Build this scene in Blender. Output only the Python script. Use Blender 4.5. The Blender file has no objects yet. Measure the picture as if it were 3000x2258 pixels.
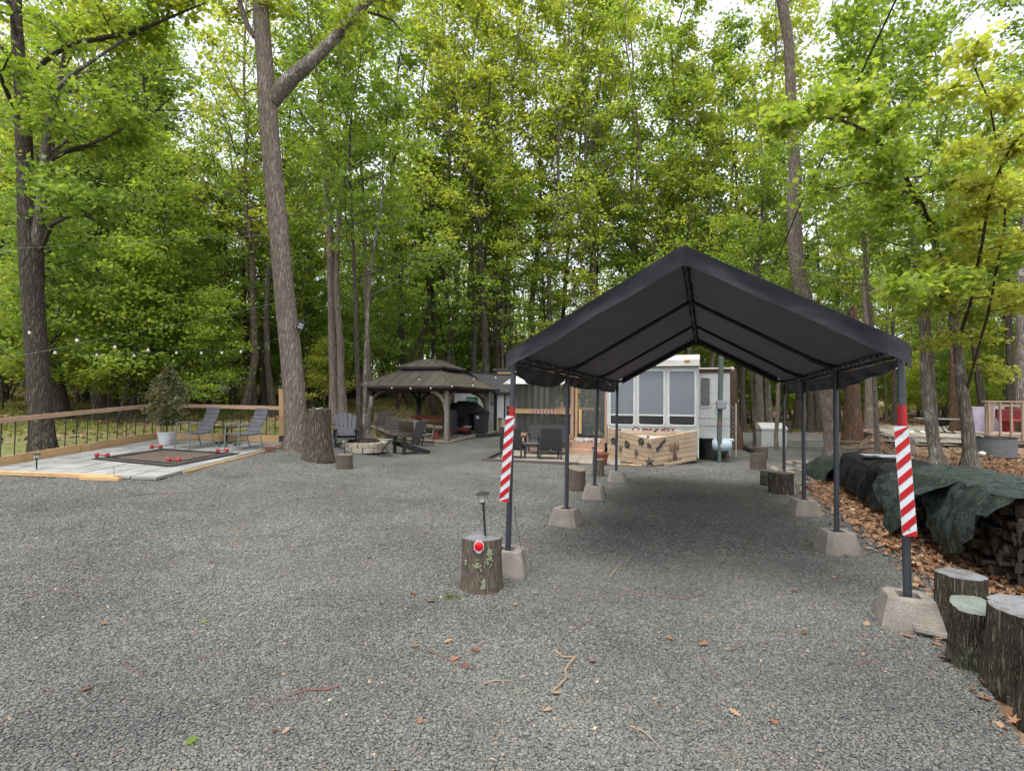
import bpy, math, random
import numpy as np
from mathutils import Vector, Matrix, Euler, noise as mnoise

# ------------------------------------------------------------------ camera, sky, sun, exposure
scene = bpy.context.scene
R = math.radians
FPX, PITCH, ROLL, EYE = 1540.8, 0.0323, -0.013, 1.572
cp, sp_, cr, sr = math.cos(PITCH), math.sin(PITCH), math.cos(ROLL), math.sin(ROLL)
FWD = Vector((0, cp, sp_)); UP0 = Vector((0, -sp_, cp)); XA = Vector((1, 0, 0))
RIGHT = XA*cr - UP0*sr
UPV = XA*sr + UP0*cr
cam_data = bpy.data.cameras.new("camera")
cam_data.sensor_width = 36.0
cam_data.lens = FPX/3000*36
cam_data.clip_start = 0.05
cam_data.clip_end = 600
cam = bpy.data.objects.new("camera", cam_data)
scene.collection.objects.link(cam)
cam.matrix_world = Matrix(((RIGHT.x, UPV.x, -FWD.x, 0), (RIGHT.y, UPV.y, -FWD.y, 0), (RIGHT.z, UPV.z, -FWD.z, EYE), (0, 0, 0, 1)))
scene.camera = cam

SUN_EL, SUN_AZ = 72.0, 205.0      # high veiled sun, a little behind the camera
world = bpy.data.worlds.new("World"); scene.world = world; world.use_nodes = True
wn = world.node_tree.nodes; wl = world.node_tree.links
for n in list(wn): wn.remove(n)
wo = wn.new('ShaderNodeOutputWorld'); bg = wn.new('ShaderNodeBackground'); sky = wn.new('ShaderNodeTexSky')
sky.sky_type = 'NISHITA'; sky.sun_disc = False
sky.sun_elevation = R(SUN_EL); sky.sun_rotation = R(SUN_AZ)
sky.air_density = 1.0; sky.dust_density = 3.0; sky.ozone_density = 1.0
hs = wn.new('ShaderNodeHueSaturation'); hs.inputs['Saturation'].default_value = 0.22
wl.new(sky.outputs[0], hs.inputs['Color'])
wtc = wn.new('ShaderNodeTexCoord'); wmp = wn.new('ShaderNodeMapping'); wmp.inputs['Scale'].default_value = (1, 1, 2.2)   # an even veil of cloud
wno = wn.new('ShaderNodeTexNoise'); wno.inputs['Scale'].default_value = 3.2; wno.inputs['Detail'].default_value = 6
wrp = wn.new('ShaderNodeValToRGB'); wrp.color_ramp.elements[0].position = .38; wrp.color_ramp.elements[0].color = (.80, .81, .84, 1); wrp.color_ramp.elements[1].position = .62; wrp.color_ramp.elements[1].color = (1, 1, 1, 1)
wmx = wn.new('ShaderNodeMix'); wmx.data_type = 'RGBA'; wmx.blend_type = 'MULTIPLY'; wmx.inputs[0].default_value = 1
wl.new(wtc.outputs['Generated'], wmp.inputs[0]); wl.new(wmp.outputs[0], wno.inputs['Vector']); wl.new(wno.outputs[0], wrp.inputs[0])
wl.new(hs.outputs[0], wmx.inputs[6]); wl.new(wrp.outputs[0], wmx.inputs[7]); wl.new(wmx.outputs[2], bg.inputs['Color'])
bg.inputs['Strength'].default_value = 0.15
wl.new(bg.outputs[0], wo.inputs['Surface'])
sun_data = bpy.data.lights.new("sun", 'SUN'); sun_data.energy = 0.7; sun_data.angle = R(35); sun_data.color = (1, .97, .92)
sun = bpy.data.objects.new("sun", sun_data); scene.collection.objects.link(sun)
az = R(SUN_AZ)
sdir = Vector((math.sin(az)*math.cos(R(SUN_EL)), math.cos(az)*math.cos(R(SUN_EL)), math.sin(R(SUN_EL))))
sun.rotation_euler = sdir.to_track_quat('Z', 'Y').to_euler()
scene.view_settings.view_transform = 'Standard'; scene.view_settings.look = 'None'
scene.view_settings.gamma = 1.0; scene.view_settings.exposure = 1.75
scene.view_settings.use_curve_mapping = False
scene.render.engine = 'CYCLES'
scene.cycles.max_bounces = 8; scene.cycles.diffuse_bounces = 5; scene.cycles.transmission_bounces = 4
scene.cycles.transparent_max_bounces = 8; scene.cycles.caustics_reflective = False; scene.cycles.caustics_refractive = False

rnd = random.Random(7)
NR = np.random.RandomState(11)
C = scene.collection

# ------------------------------------------------------------------ terrain and placing helpers
def sst(a, b, x):
    t = min(1, max(0, (x-a)/(b-a))); return t*t*(3-2*t)
def ter(x, y):
    L = sst(-3.6, -6.2, x)
    z = L*0.082*min(max(y-9.6, 0), 5.6)
    m = sst(6, 1, x)
    z += m*(0.035*min(max(y-16, 0), 8) + 0.075*max(min(y, 60)-24, 0)) + m*L*0.035*min(max(y-16, 0), 8)
    z += (1-m)*0.03*max(min(y, 60)-34, 0)
    z += 0.58*sst(0, 1.3, x-0.63*y)*sst(14.5, 18, y)
    z += .03*max(y-60, 0)
    if x < -13: z += 0.02*(-13-x)
    return z
TERV = np.vectorize(ter)
EYEV = Vector((0, 0, EYE))
def ray(px, py): return (RIGHT*((px-1500)/FPX) + UPV*((1129-py)/FPX) + FWD)
def at(px, py, Y):                    # the point on that sight line that lies Y metres ahead
    d = ray(px, py); return EYEV + d*(Y/d.y)
def gp(px, py, dz=0.0):               # where the sight line meets the ground
    d = ray(px, py); t = 1.0
    while t < 120:
        p = EYEV + d*t
        if p.z <= ter(p.x, p.y)+dz: break
        t += 0.04
    return Vector((p.x, p.y, ter(p.x, p.y)+dz))
def onplane(px, py, o, n):
    d = ray(px, py); t = (Vector(o)-EYEV).dot(n)/d.dot(n); return EYEV + d*t
def G(x, y, dz=0): return Vector((x, y, ter(x, y)+dz))

# ------------------------------------------------------------------ mesh helpers
class MB:
    def __init__(s): s.v = []; s.f = []
    def add(s, vs, fs):
        o = len(s.v); s.v += [tuple(v) for v in vs]; s.f += [tuple(i+o for i in f) for f in fs]; return s
    def box(s, x0, x1, y0, y1, z0, z1):
        vs = [(x, y, z) for z in (z0, z1) for y in (y0, y1) for x in (x0, x1)]
        return s.add(vs, [(0, 2, 3, 1), (4, 5, 7, 6), (0, 1, 5, 4), (2, 6, 7, 3), (0, 4, 6, 2), (1, 3, 7, 5)])
    def bar(s, p, q, w, h, up=(0, 0, 1)):
        p = Vector(p); q = Vector(q); d = (q-p).normalized(); u = Vector(up)
        a = d.cross(u)
        if a.length < 1e-4: a = d.cross(Vector((0, 1, 0)))
        a.normalize(); b = a.cross(d).normalized(); a = a*(w/2); b = b*(h/2)
        vs = [p-a-b, p+a-b, p+a+b, p-a+b, q-a-b, q+a-b, q+a+b, q-a+b]
        return s.add(vs, [(0, 1, 2, 3), (7, 6, 5, 4), (0, 4, 5, 1), (1, 5, 6, 2), (2, 6, 7, 3), (3, 7, 4, 0)])
    def tube(s, pts, r, n=8, caps=True, jit=0.0, rng=None):
        pts = [Vector(p) for p in pts]; k = len(pts)
        if not hasattr(r, '__len__'): r = [r]*k
        ref = Vector((0.31, 0.95, 0.05)); vs = []; last = None
        for i, p in enumerate(pts):
            d = (pts[min(i+1, k-1)]-pts[max(i-1, 0)]).normalized()
            a = (last - d*last.dot(d)) if last else d.cross(ref)
            if a.length < 1e-5: a = d.cross(Vector((1, 0, 0)))
            a.normalize(); last = a; b = d.cross(a)
            for j in range(n):
                t = 2*math.pi*j/n; rr = r[i]*(1+(rng.uniform(-jit, jit) if rng else 0))
                vs.append(p+(a*math.cos(t)+b*math.sin(t))*rr)
        fs = [(i*n+j, i*n+(j+1) % n, (i+1)*n+(j+1) % n, (i+1)*n+j) for i in range(k-1) for j in range(n)]
        if caps: fs += [tuple(range(n-1, -1, -1)), tuple((k-1)*n+j for j in range(n))]
        return s.add(vs, fs)
    def lathe(s, prof, n=24, c=(0, 0, 0), caps=True):
        vs = [(c[0]+r*math.cos(2*math.pi*j/n), c[1]+r*math.sin(2*math.pi*j/n), c[2]+z) for r, z in prof for j in range(n)]
        k = len(prof)
        fs = [(i*n+j, i*n+(j+1) % n, (i+1)*n+(j+1) % n, (i+1)*n+j) for i in range(k-1) for j in range(n)]
        if caps: fs += [tuple(range(n-1, -1, -1)), tuple((k-1)*n+j for j in range(n))]
        return s.add(vs, fs)
    def poly(s, pts, off):            # a flat outline given thickness by the vector off
        pts = [Vector(p) for p in pts]; off = Vector(off); n = len(pts)
        return s.add(pts+[p+off for p in pts], [tuple(range(n-1, -1, -1)), tuple(range(n, 2*n))] + [(i, (i+1) % n, n+(i+1) % n, n+i) for i in range(n)])
    def grid(s, fn, nu, nv, thick=0.0):
        P = [[Vector(fn(i/nu, j/nv)) for j in range(nv+1)] for i in range(nu+1)]
        vs = [p for r_ in P for p in r_]; m = nv+1
        fs = [(i*m+j, (i+1)*m+j, (i+1)*m+j+1, i*m+j+1) for i in range(nu) for j in range(nv)]
        if thick:
            N = []
            for i in range(nu+1):
                for j in range(nv+1):
                    a = P[min(i+1, nu)][j]-P[max(i-1, 0)][j]; b = P[i][min(j+1, nv)]-P[i][max(j-1, 0)]
                    N.append(a.cross(b).normalized()*thick)
            k = len(vs); vs = vs+[v-n for v, n in zip(vs, N)]
            fs += [tuple(reversed([x+k for x in f])) for f in fs]
            rim = [i*m for i in range(nu+1)]+[nu*m+j for j in range(1, nv+1)]+[i*m+nv for i in range(nu-1, -1, -1)]+[j for j in range(nv-1, 0, -1)]
            fs += [(rim[i], rim[(i+1) % len(rim)], rim[(i+1) % len(rim)]+k, rim[i]+k) for i in range(len(rim))]
        return s.add(vs, fs)
    def mesh(s, name, mat=None, smooth=False):
        me = bpy.data.meshes.new(name); me.from_pydata(s.v, [], s.f); me.update()
        if mat: me.materials.append(mat)
        if smooth:
            me.polygons.foreach_set('use_smooth', [True]*len(me.polygons))
            me.set_sharp_from_angle(angle=R(38))
        return me

def npmesh(name, V, F, mat):          # large meshes straight from arrays (all faces of one size)
    me = bpy.data.meshes.new(name); k = F.shape[1]
    me.vertices.add(len(V)); me.vertices.foreach_set('co', np.asarray(V, np.float32).ravel())
    me.loops.add(F.size); me.loops.foreach_set('vertex_index', F.astype(np.int32).ravel())
    me.polygons.add(len(F)); me.polygons.foreach_set('loop_start', np.arange(0, F.size, k, dtype=np.int32))
    me.polygons.foreach_set('loop_total', np.full(len(F), k, dtype=np.int32))
    me.update(calc_edges=True); me.validate()
    if mat: me.materials.append(mat)
    return me

def link(name, me, parent=None, loc=None, rot=None, label=None, bev=0):
    o = bpy.data.objects.new(name, me); C.objects.link(o)
    if parent: o.parent = parent
    if loc is not None: o.location = loc
    if rot is not None: o.rotation_euler = rot
    if label: o['label'] = label
    if bev:
        b = o.modifiers.new('bevel', 'BEVEL'); b.width = bev; b.segments = 2; b.limit_method = 'ANGLE'
    return o
def part(name, mb, mat, parent, smooth=False, label=None, bev=0, loc=None, rot=None):
    return link(name, mb.mesh(name, mat, smooth), parent, loc, rot, label, bev)
def tag(o, label, cat, group=None, kind=None):
    if label: o['label'] = label
    if cat: o['category'] = cat
    if group: o['group'] = group
    if kind: o['kind'] = kind
    return o
def thing(name, label, cat, loc=(0, 0, 0), rz=0.0, group=None, rot=None):
    o = bpy.data.objects.new(name, None); C.objects.link(o); o.location = loc
    o.rotation_euler = rot if rot else (0, 0, rz); o.empty_display_size = .2
    return tag(o, label, cat, group)
def dup(root, loc, rz, label=None, scale=None):
    def cp_(o, par):
        c = o.copy(); C.objects.link(c)
        if par: c.parent = par
        for ch in o.children: cp_(ch, c)
        return c
    r = cp_(root, None); r.location = loc; r.rotation_euler = (0, 0, rz)
    if scale: r.scale = scale if hasattr(scale, '__len__') else (scale,)*3
    if label: r['label'] = label
    return r
def board(name, p, q, w, h, mat, parent, up=(0, 0, 1), label=None, bev=0.003):   # one plank with its own grain along X
    p = Vector(p); q = Vector(q); d = q-p; L = d.length; d.normalize(); u = Vector(up)
    a = u.cross(d)
    if a.length < 1e-4: a = Vector((0, 1, 0)).cross(d)
    a.normalize(); b = d.cross(a).normalized()
    m = MB().box(-L/2, L/2, -w/2, w/2, -h/2, h/2)
    o = link(name, m.mesh(name, mat), parent, label=label, bev=bev)
    M_ = Matrix(((d.x, a.x, b.x), (d.y, a.y, b.y), (d.z, a.z, b.z)))
    o.location = (p+q)/2; o.rotation_euler = M_.to_euler()
    return o
def nz(x, y, z=0, s=1.0): return mnoise.noise(Vector((x*s, y*s, z*s)))

# ------------------------------------------------------------------ materials
def newmat(name):
    m = bpy.data.materials.new(name); m.use_nodes = True; nt = m.node_tree
    b = nt.nodes['Principled BSDF']; return m, nt, b
def col(c): return (c[0], c[1], c[2], 1)
def ramp(nt, stops, fac, interp='LINEAR'):
    r = nt.nodes.new('ShaderNodeValToRGB'); r.color_ramp.interpolation = interp
    e = r.color_ramp.elements
    while len(e) > 1: e.remove(e[-1])
    e[0].position = stops[0][0]; e[0].color = col(stops[0][1])
    for p, c in stops[1:]:
        k = e.new(p); k.color = col(c)
    nt.links.new(fac, r.inputs[0]); return r.outputs[0]
def coords(nt, scale=(1, 1, 1), kind='Object', shift=True):
    tc = nt.nodes.new('ShaderNodeTexCoord'); mp = nt.nodes.new('ShaderNodeMapping')
    mp.inputs['Scale'].default_value = scale; nt.links.new(tc.outputs[kind], mp.inputs[0])
    if shift:
        oi = nt.nodes.new('ShaderNodeObjectInfo'); mu = nt.nodes.new('ShaderNodeMath'); mu.operation = 'MULTIPLY'; mu.inputs[1].default_value = 37.0
        nt.links.new(oi.outputs['Random'], mu.inputs[0]); nt.links.new(mu.outputs[0], mp.inputs['Location'])
    return mp.outputs[0]
def tnoise(nt, vec, scale, detail=5, rough=.6):
    n = nt.nodes.new('ShaderNodeTexNoise'); n.inputs['Scale'].default_value = scale; n.inputs['Detail'].default_value = detail
    n.inputs['Roughness'].default_value = rough; nt.links.new(vec, n.inputs['Vector']); return n.outputs[0]
def bump(nt, b, h, strength, dist=.01):
    n = nt.nodes.new('ShaderNodeBump'); n.inputs['Strength'].default_value = strength; n.inputs['Distance'].default_value = dist
    nt.links.new(h, n.inputs['Height']); nt.links.new(n.outputs[0], b.inputs['Normal']); return n
def mixc(nt, f, a, b_, mode='MIX'):
    n = nt.nodes.new('ShaderNodeMix'); n.data_type = 'RGBA'; n.blend_type = mode
    for s_, v in ((n.inputs[0], f), (n.inputs[6], a), (n.inputs[7], b_)):
        if isinstance(v, (int, float)): s_.default_value = v
        elif isinstance(v, (tuple, list)): s_.default_value = col(v)
        else: nt.links.new(v, s_)
    return n.outputs[2]
def pm(name, c1, c2=None, scale=6, rough=.75, bmp=.15, metal=0, stretch=(1, 1, 1), spec=.4, lo=.35, hi=.65, bd=.005, fine=8, var=0):
    m, nt, b = newmat(name)
    c2 = c2 or tuple(x*.75 for x in c1)
    v = coords(nt, stretch); n1 = tnoise(nt, v, scale); n2 = tnoise(nt, v, scale*fine, 4)
    c = ramp(nt, [(lo, c1), (hi, c2)], n1)
    c = mixc(nt, .35, c, ramp(nt, [(.3, (.55, .55, .55)), (.7, (1.25, 1.25, 1.25))], n2), 'MULTIPLY')
    if var:
        oi = nt.nodes.new('ShaderNodeObjectInfo'); c = mixc(nt, 1.0, c, ramp(nt, [(0, (1-var,)*3), (1, (1+var,)*3)], oi.outputs['Random']), 'MULTIPLY')
    nt.links.new(c, b.inputs['Base Color'])
    b.inputs['Roughness'].default_value = rough; b.inputs['Metallic'].default_value = metal
    b.inputs['Specular IOR Level'].default_value = spec
    if bmp: bump(nt, b, n2, bmp, bd)
    return m
def wood(name, c1, c2, dark=(.09, .06, .04), rough=.8):
    m, nt, b = newmat(name)
    v = coords(nt, (1.2, 22, 22)); n = tnoise(nt, v, 1.6, 6, .65)
    v2 = coords(nt, (1, 1, 1)); n2 = tnoise(nt, v2, 3.0, 3)
    vo = nt.nodes.new('ShaderNodeTexVoronoi'); vo.inputs['Scale'].default_value = 2.2; nt.links.new(coords(nt, (.6, 2.2, 2.2)), vo.inputs['Vector'])
    c = ramp(nt, [(.3, c2), (.55, c1), (.75, tuple(x*.8 for x in c1))], n)
    c = mixc(nt, ramp(nt, [(.45, (0, 0, 0)), (.8, (.5, .5, .5))], n2), c, dark)
    c = mixc(nt, ramp(nt, [(.03, (.8, .8, .8)), (.09, (0, 0, 0))], vo.outputs['Distance']), c, tuple(x*.8 for x in dark))
    oi = nt.nodes.new('ShaderNodeObjectInfo')
    c = mixc(nt, .5, c, ramp(nt, [(0, (.7, .7, .7)), (1, (1.25, 1.2, 1.15))], oi.outputs['Random']), 'MULTIPLY')
    nt.links.new(c, b.inputs['Base Color']); b.inputs['Roughness'].default_value = rough; b.inputs['Specular IOR Level'].default_value = .25
    bump(nt, b, n, .35, .004); return m
def barkmat(name, c1, c2, moss=(.16, .18, .1), mossamt=.55, vs=1.0, st=.9):
    m, nt, b = newmat(name)
    v = coords(nt, (15*vs, 15*vs, 1.7*vs))
    vo = nt.nodes.new('ShaderNodeTexVoronoi'); vo.feature = 'DISTANCE_TO_EDGE'; vo.inputs['Scale'].default_value = 1.6
    dn = tnoise(nt, v, 1.2, 3); vm = nt.nodes.new('ShaderNodeVectorMath'); vm.operation = 'ADD'
    sc_ = nt.nodes.new('ShaderNodeVectorMath'); sc_.operation = 'SCALE'; sc_.inputs[3].default_value = 1.6
    cb = nt.nodes.new('ShaderNodeCombineXYZ')
    for i in range(3): nt.links.new(dn, cb.inputs[i])
    nt.links.new(cb.outputs[0], sc_.inputs[0]); nt.links.new(v, vm.inputs[0]); nt.links.new(sc_.outputs[0], vm.inputs[1])
    nt.links.new(vm.outputs[0], vo.inputs['Vector'])
    n2 = tnoise(nt, coords(nt, (1, 1, .35)), 14, 5); n3 = tnoise(nt, coords(nt), 2.3, 4, .7)
    ridge = ramp(nt, [(0.0, (0, 0, 0)), (.30, (1, 1, 1))], vo.outputs['Distance'])
    c = mixc(nt, ridge, tuple(x*(.50 if vs < 1.2 else .62) for x in c2), mixc(nt, n2, c1, c2))
    c = mixc(nt, ramp(nt, [(mossamt, (0, 0, 0)), (mossamt+.1, (.7, .7, .7))], n3), c, moss)
    nt.links.new(c, b.inputs['Base Color']); b.inputs['Roughness'].default_value = .95; b.inputs['Specular IOR Level'].default_value = .15
    h = nt.nodes.new('ShaderNodeMath'); h.operation = 'ADD'; nt.links.new(ridge, h.inputs[0]); nt.links.new(n2, h.inputs[1])
    bump(nt, b, h.outputs[0], st, .025); return m
def leafmat(name, stops, trans=.45, rough=.55):
    m, nt, b = newmat(name)
    ge = nt.nodes.new('ShaderNodeNewGeometry'); oi = nt.nodes.new('ShaderNodeObjectInfo')
    ad = nt.nodes.new('ShaderNodeMath'); ad.operation = 'MULTIPLY_ADD'; ad.inputs[1].default_value = .62
    m2 = nt.nodes.new('ShaderNodeMath'); m2.operation = 'MULTIPLY'; m2.inputs[1].default_value = .38
    nt.links.new(oi.outputs['Random'], m2.inputs[0]); nt.links.new(ge.outputs['Random Per Island'], ad.inputs[0]); nt.links.new(m2.outputs[0], ad.inputs[2])
    c = ramp(nt, stops, ad.outputs[0])
    nt.links.new(c, b.inputs['Base Color']); b.inputs['Roughness'].default_value = rough; b.inputs['Specular IOR Level'].default_value = .25
    tr = nt.nodes.new('ShaderNodeBsdfTranslucent'); mx = nt.nodes.new('ShaderNodeMixShader'); mx.inputs[0].default_value = trans
    tc = mixc(nt, 1.0, c, (2.1, 2.0, 1.0), 'MULTIPLY'); nt.links.new(tc, tr.inputs[0])
    out = nt.nodes['Material Output']; nt.links.new(b.outputs[0], mx.inputs[1]); nt.links.new(tr.outputs[0], mx.inputs[2]); nt.links.new(mx.outputs[0], out.inputs['Surface'])
    return m
def islandmat(name, stops, rough=.9, bmp=0, scale=60, world_=False):
    m, nt, b = newmat(name); ge = nt.nodes.new('ShaderNodeNewGeometry')
    c = ramp(nt, stops, ge.outputs['Random Per Island'], 'LINEAR')
    n = tnoise(nt, coords(nt, shift=False), scale, 3)
    c = mixc(nt, .5, c, ramp(nt, [(.3, (.6, .6, .6)), (.7, (1.2, 1.2, 1.2))], n), 'MULTIPLY')
    nt.links.new(c, b.inputs['Base Color']); b.inputs['Roughness'].default_value = rough; b.inputs['Specular IOR Level'].default_value = .2
    if world_:
        v = coords(nt, shift=False); big = tnoise(nt, v, .55, 5, .65); dirt = tnoise(nt, v, 1.3, 5, .7)
        c = mixc(nt, 1.0, c, ramp(nt, [(.33, (.72, .72, .73)), (.66, (1.22, 1.20, 1.15))], big), 'MULTIPLY')
        c = mixc(nt, ramp(nt, [(.55, (0, 0, 0)), (.75, (.45, .45, .45))], dirt), c, (.13, .105, .08)); nt.links.new(c, b.inputs['Base Color'])
    if bmp: bump(nt, b, n, bmp, .004)
    return m

PAL = [(0.0, (0.1241, 0.1279, 0.1193)), (0.2, (0.0896, 0.0924, 0.0866)), (0.4, (0.1597, 0.1634, 0.152)), (0.6, (0.1101, 0.1139, 0.1066)), (0.8, (0.1888, 0.1902, 0.1753)), (0.93, (0.1403, 0.1332, 0.1161)), (1, (0.2158, 0.1827, 0.1372))]
def gravelmat():
    m, nt, b = newmat('gravel_bed')
    v = coords(nt, shift=False)
    vo = nt.nodes.new('ShaderNodeTexVoronoi'); vo.inputs['Scale'].default_value = 42; nt.links.new(v, vo.inputs['Vector'])
    ve = nt.nodes.new('ShaderNodeTexVoronoi'); ve.feature = 'DISTANCE_TO_EDGE'; ve.inputs['Scale'].default_value = 42; nt.links.new(v, ve.inputs['Vector'])
    sx = nt.nodes.new('ShaderNodeSeparateColor'); nt.links.new(vo.outputs['Color'], sx.inputs[0])
    c = ramp(nt, PAL, sx.outputs[0])
    e = ramp(nt, [(0, (.3, .3, .3)), (.12, (1, 1, 1))], ve.outputs['Distance'])
    c = mixc(nt, 1.0, c, e, 'MULTIPLY')
    big = tnoise(nt, v, .55, 5, .65)
    c = mixc(nt, 1.0, c, ramp(nt, [(.33, (.72, .72, .73)), (.66, (1.22, 1.20, 1.15))], big), 'MULTIPLY')
    dirt = tnoise(nt, v, 1.3, 5, .7)
    c = mixc(nt, ramp(nt, [(.55, (0, 0, 0)), (.75, (.45, .45, .45))], dirt), c, (.13, .105, .08))
    nt.links.new(c, b.inputs['Base Color']); b.inputs['Roughness'].default_value = .85; b.inputs['Specular IOR Level'].default_value = .3
    h = nt.nodes.new('ShaderNodeMath'); h.operation = 'MULTIPLY'; nt.links.new(e, h.inputs[0]); nt.links.new(sx.outputs[1], h.inputs[1])
    bump(nt, b, h.outputs[0], 1.0, .02); return m
def floormat():
    m, nt, b = newmat('forest_floor')
    v = coords(nt, shift=False)
    vo = nt.nodes.new('ShaderNodeTexVoronoi'); vo.inputs['Scale'].default_value = 11; nt.links.new(v, vo.inputs['Vector'])
    sx = nt.nodes.new('ShaderNodeSeparateColor'); nt.links.new(vo.outputs['Color'], sx.inputs[0])
    c = ramp(nt, [(0, (.10, .07, .045)), (.4, (.20, .13, .08)), (.7, (.28, .19, .12)), (1, (.14, .10, .07))], sx.outputs[0])
    g = tnoise(nt, v, .45, 5, .7)
    spx = nt.nodes.new('ShaderNodeSeparateXYZ'); nt.links.new(v, spx.inputs[0]); mr = nt.nodes.new('ShaderNodeMapRange'); mr.inputs[1].default_value = 3; mr.inputs[2].default_value = 0; nt.links.new(spx.outputs[0], mr.inputs[0])
    gm = nt.nodes.new('ShaderNodeMath'); gm.operation = 'MULTIPLY'; nt.links.new(ramp(nt, [(.40, (0, 0, 0)), (.55, (.85, .85, .85))], g), gm.inputs[0]); nt.links.new(mr.outputs[0], gm.inputs[1])
    c = mixc(nt, gm.outputs[0], c, mixc(nt, sx.outputs[1], (.07, .10, .025), (.17, .18, .06)))
    nt.links.new(c, b.inputs['Base Color']); b.inputs['Roughness'].default_value = 1; b.inputs['Specular IOR Level'].default_value = .1
    bump(nt, b, sx.outputs[0], .8, .04); return m
GRAVEL = gravelmat(); FLOOR = floormat()
PEBBLE = islandmat('pebble', [(p, tuple(x*1.05 for x in c)) for p, c in PAL], .8, .3, 90, True)
BARK = barkmat('bark_grey_brown', (.29, .245, .20), (.20, .16, .13), moss=(.30, .29, .25), mossamt=.62, st=.7)
BARKD = barkmat('bark_dark', (.15, .13, .105), (.085, .07, .056), moss=(.16, .18, .10), mossamt=.6)
BARKL = barkmat('bark_pale', (.31, .28, .235), (.19, .165, .135), moss=(.38, .39, .33), mossamt=.55, vs=.8)
BARKR = barkmat('bark_reddish', (.26, .16, .10), (.12, .075, .05), moss=(.3, .26, .2), mossamt=.66)
STUMPB = barkmat('stump_bark', (.20, .165, .125), (.13, .105, .08), moss=(.22, .21, .16), mossamt=.70, vs=2.4, st=.6)
LEAFA = leafmat('leaf_yellow_green', [(0, (.13, .185, .028)), (.5, (.235, .285, .045)), (1, (.35, .355, .095))], .5)
LEAFB = leafmat('leaf_mid_green', [(0, (.085, .145, .022)), (.5, (.165, .24, .038)), (1, (.265, .315, .065))], .48)
LEAFD = leafmat('leaf_deep_green', [(0, (.06, .115, .022)), (.5, (.12, .195, .036)), (1, (.20, .265, .055))], .42)
LEAFO = leafmat('leaf_olive_evergreen', [(0, (.08, .09, .04)), (.5, (.15, .15, .07)), (1, (.26, .23, .12))], .15)
LITTER = islandmat('dry_leaf', [(0, (.12, .055, .028)), (.3, (.22, .115, .06)), (.6, (.30, .18, .10)), (.85, (.16, .075, .038)), (1, (.38, .27, .17))], .8)
# ------------------------------------------------------------------ ground
def build_ground():
    xs = np.concatenate([np.arange(-150, -30, 6), np.arange(-30, 30, .5), np.arange(30, 151, 6)])
    ys = np.concatenate([np.arange(-60, -6, 6), np.arange(-6, 40, .5), np.arange(40, 200, 6)])
    X, Y = np.meshgrid(xs, ys, indexing='ij'); Z = TERV(X, Y)-.03
    nx, ny = X.shape
    I = np.arange(nx*ny).reshape(nx, ny)
    F = np.stack([I[:-1, :-1], I[1:, :-1], I[1:, 1:], I[:-1, 1:]], -1).reshape(-1, 4)
    me = npmesh('ground', np.stack([X, Y, Z], -1).reshape(-1, 3), F, FLOOR)
    me.polygons.foreach_set('use_smooth', [True]*len(me.polygons))
    o = link('ground', me); o['kind'] = 'structure'
build_ground()
KP = gp(458, 1409); CP = gp(846, 1304); AP = gp(-75, 1389); BP = gp(462, 1293)
GRAV = [(-16, -8), (-16, 6), (AP.x-2.5, AP.y-.3), (AP.x, AP.y), (KP.x, KP.y), (CP.x, CP.y), (-5.6, 14.2), (-6.6, 16.2), (-4.9, 18.2), (-2.4, 19.0), (-1.2, 21.8), (.4, 22.6), (2.9, 22.5),
        (6.5, 20), (6.8, 24), (7.5, 31), (18, 31.5), (19, 27), (13, 20.5), (11, 16.5), (8.6, 13.2), (6.6, 11.3), (5.55, 9.6), (4.95, 7.8), (4.35, 6.3), (3.85, 4.8), (3.2, 3.9), (2.75, 3.1), (2.35, 2.4), (3.1, 1.0), (5, -8)]
def inpoly(x, y, P):
    c = False; j = len(P)-1
    for i in range(len(P)):
        if (P[i][1] > y) != (P[j][1] > y) and x < (P[j][0]-P[i][0])*(y-P[i][1])/(P[j][1]-P[i][1])+P[i][0]: c = not c
        j = i
    return c
def pdist(x, y, P):
    b = 1e9
    for i in range(len(P)):
        ax, ay = P[i-1][:2]; bx, by = P[i][:2]; dx, dy = bx-ax, by-ay
        t = max(0, min(1, ((x-ax)*dx+(y-ay)*dy)/(dx*dx+dy*dy+1e-9)))
        b = min(b, math.hypot(x-ax-dx*t, y-ay-dy*t))
    return b
def build_gravel():
    st = .2; idx = {}; V = []; F = []
    def vid(i, j):
        if (i, j) not in idx:
            x, y = i*st, j*st
            x += nz(x, y, 1, 4)*.07; y += nz(x, y, 5, 4)*.07
            idx[(i, j)] = len(V); V.append((x, y, ter(x, y)+nz(x, y, 0, .8)*.012))
        return idx[(i, j)]
    for i in range(-80, 97):
        for j in range(-40, 160):
            if inpoly((i+.5)*st+nz(i, j, 3, .9)*.12, (j+.5)*st+nz(i, j, 9, .9)*.12, GRAV):
                F.append((vid(i, j), vid(i+1, j), vid(i+1, j+1), vid(i, j+1)))
    me = npmesh('gravel_yard', np.array(V), np.array(F), GRAVEL)
    me.polygons.foreach_set('use_smooth', [True]*len(me.polygons))
    o = link('gravel_yard', me); o['kind'] = 'structure'
build_gravel()

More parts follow.
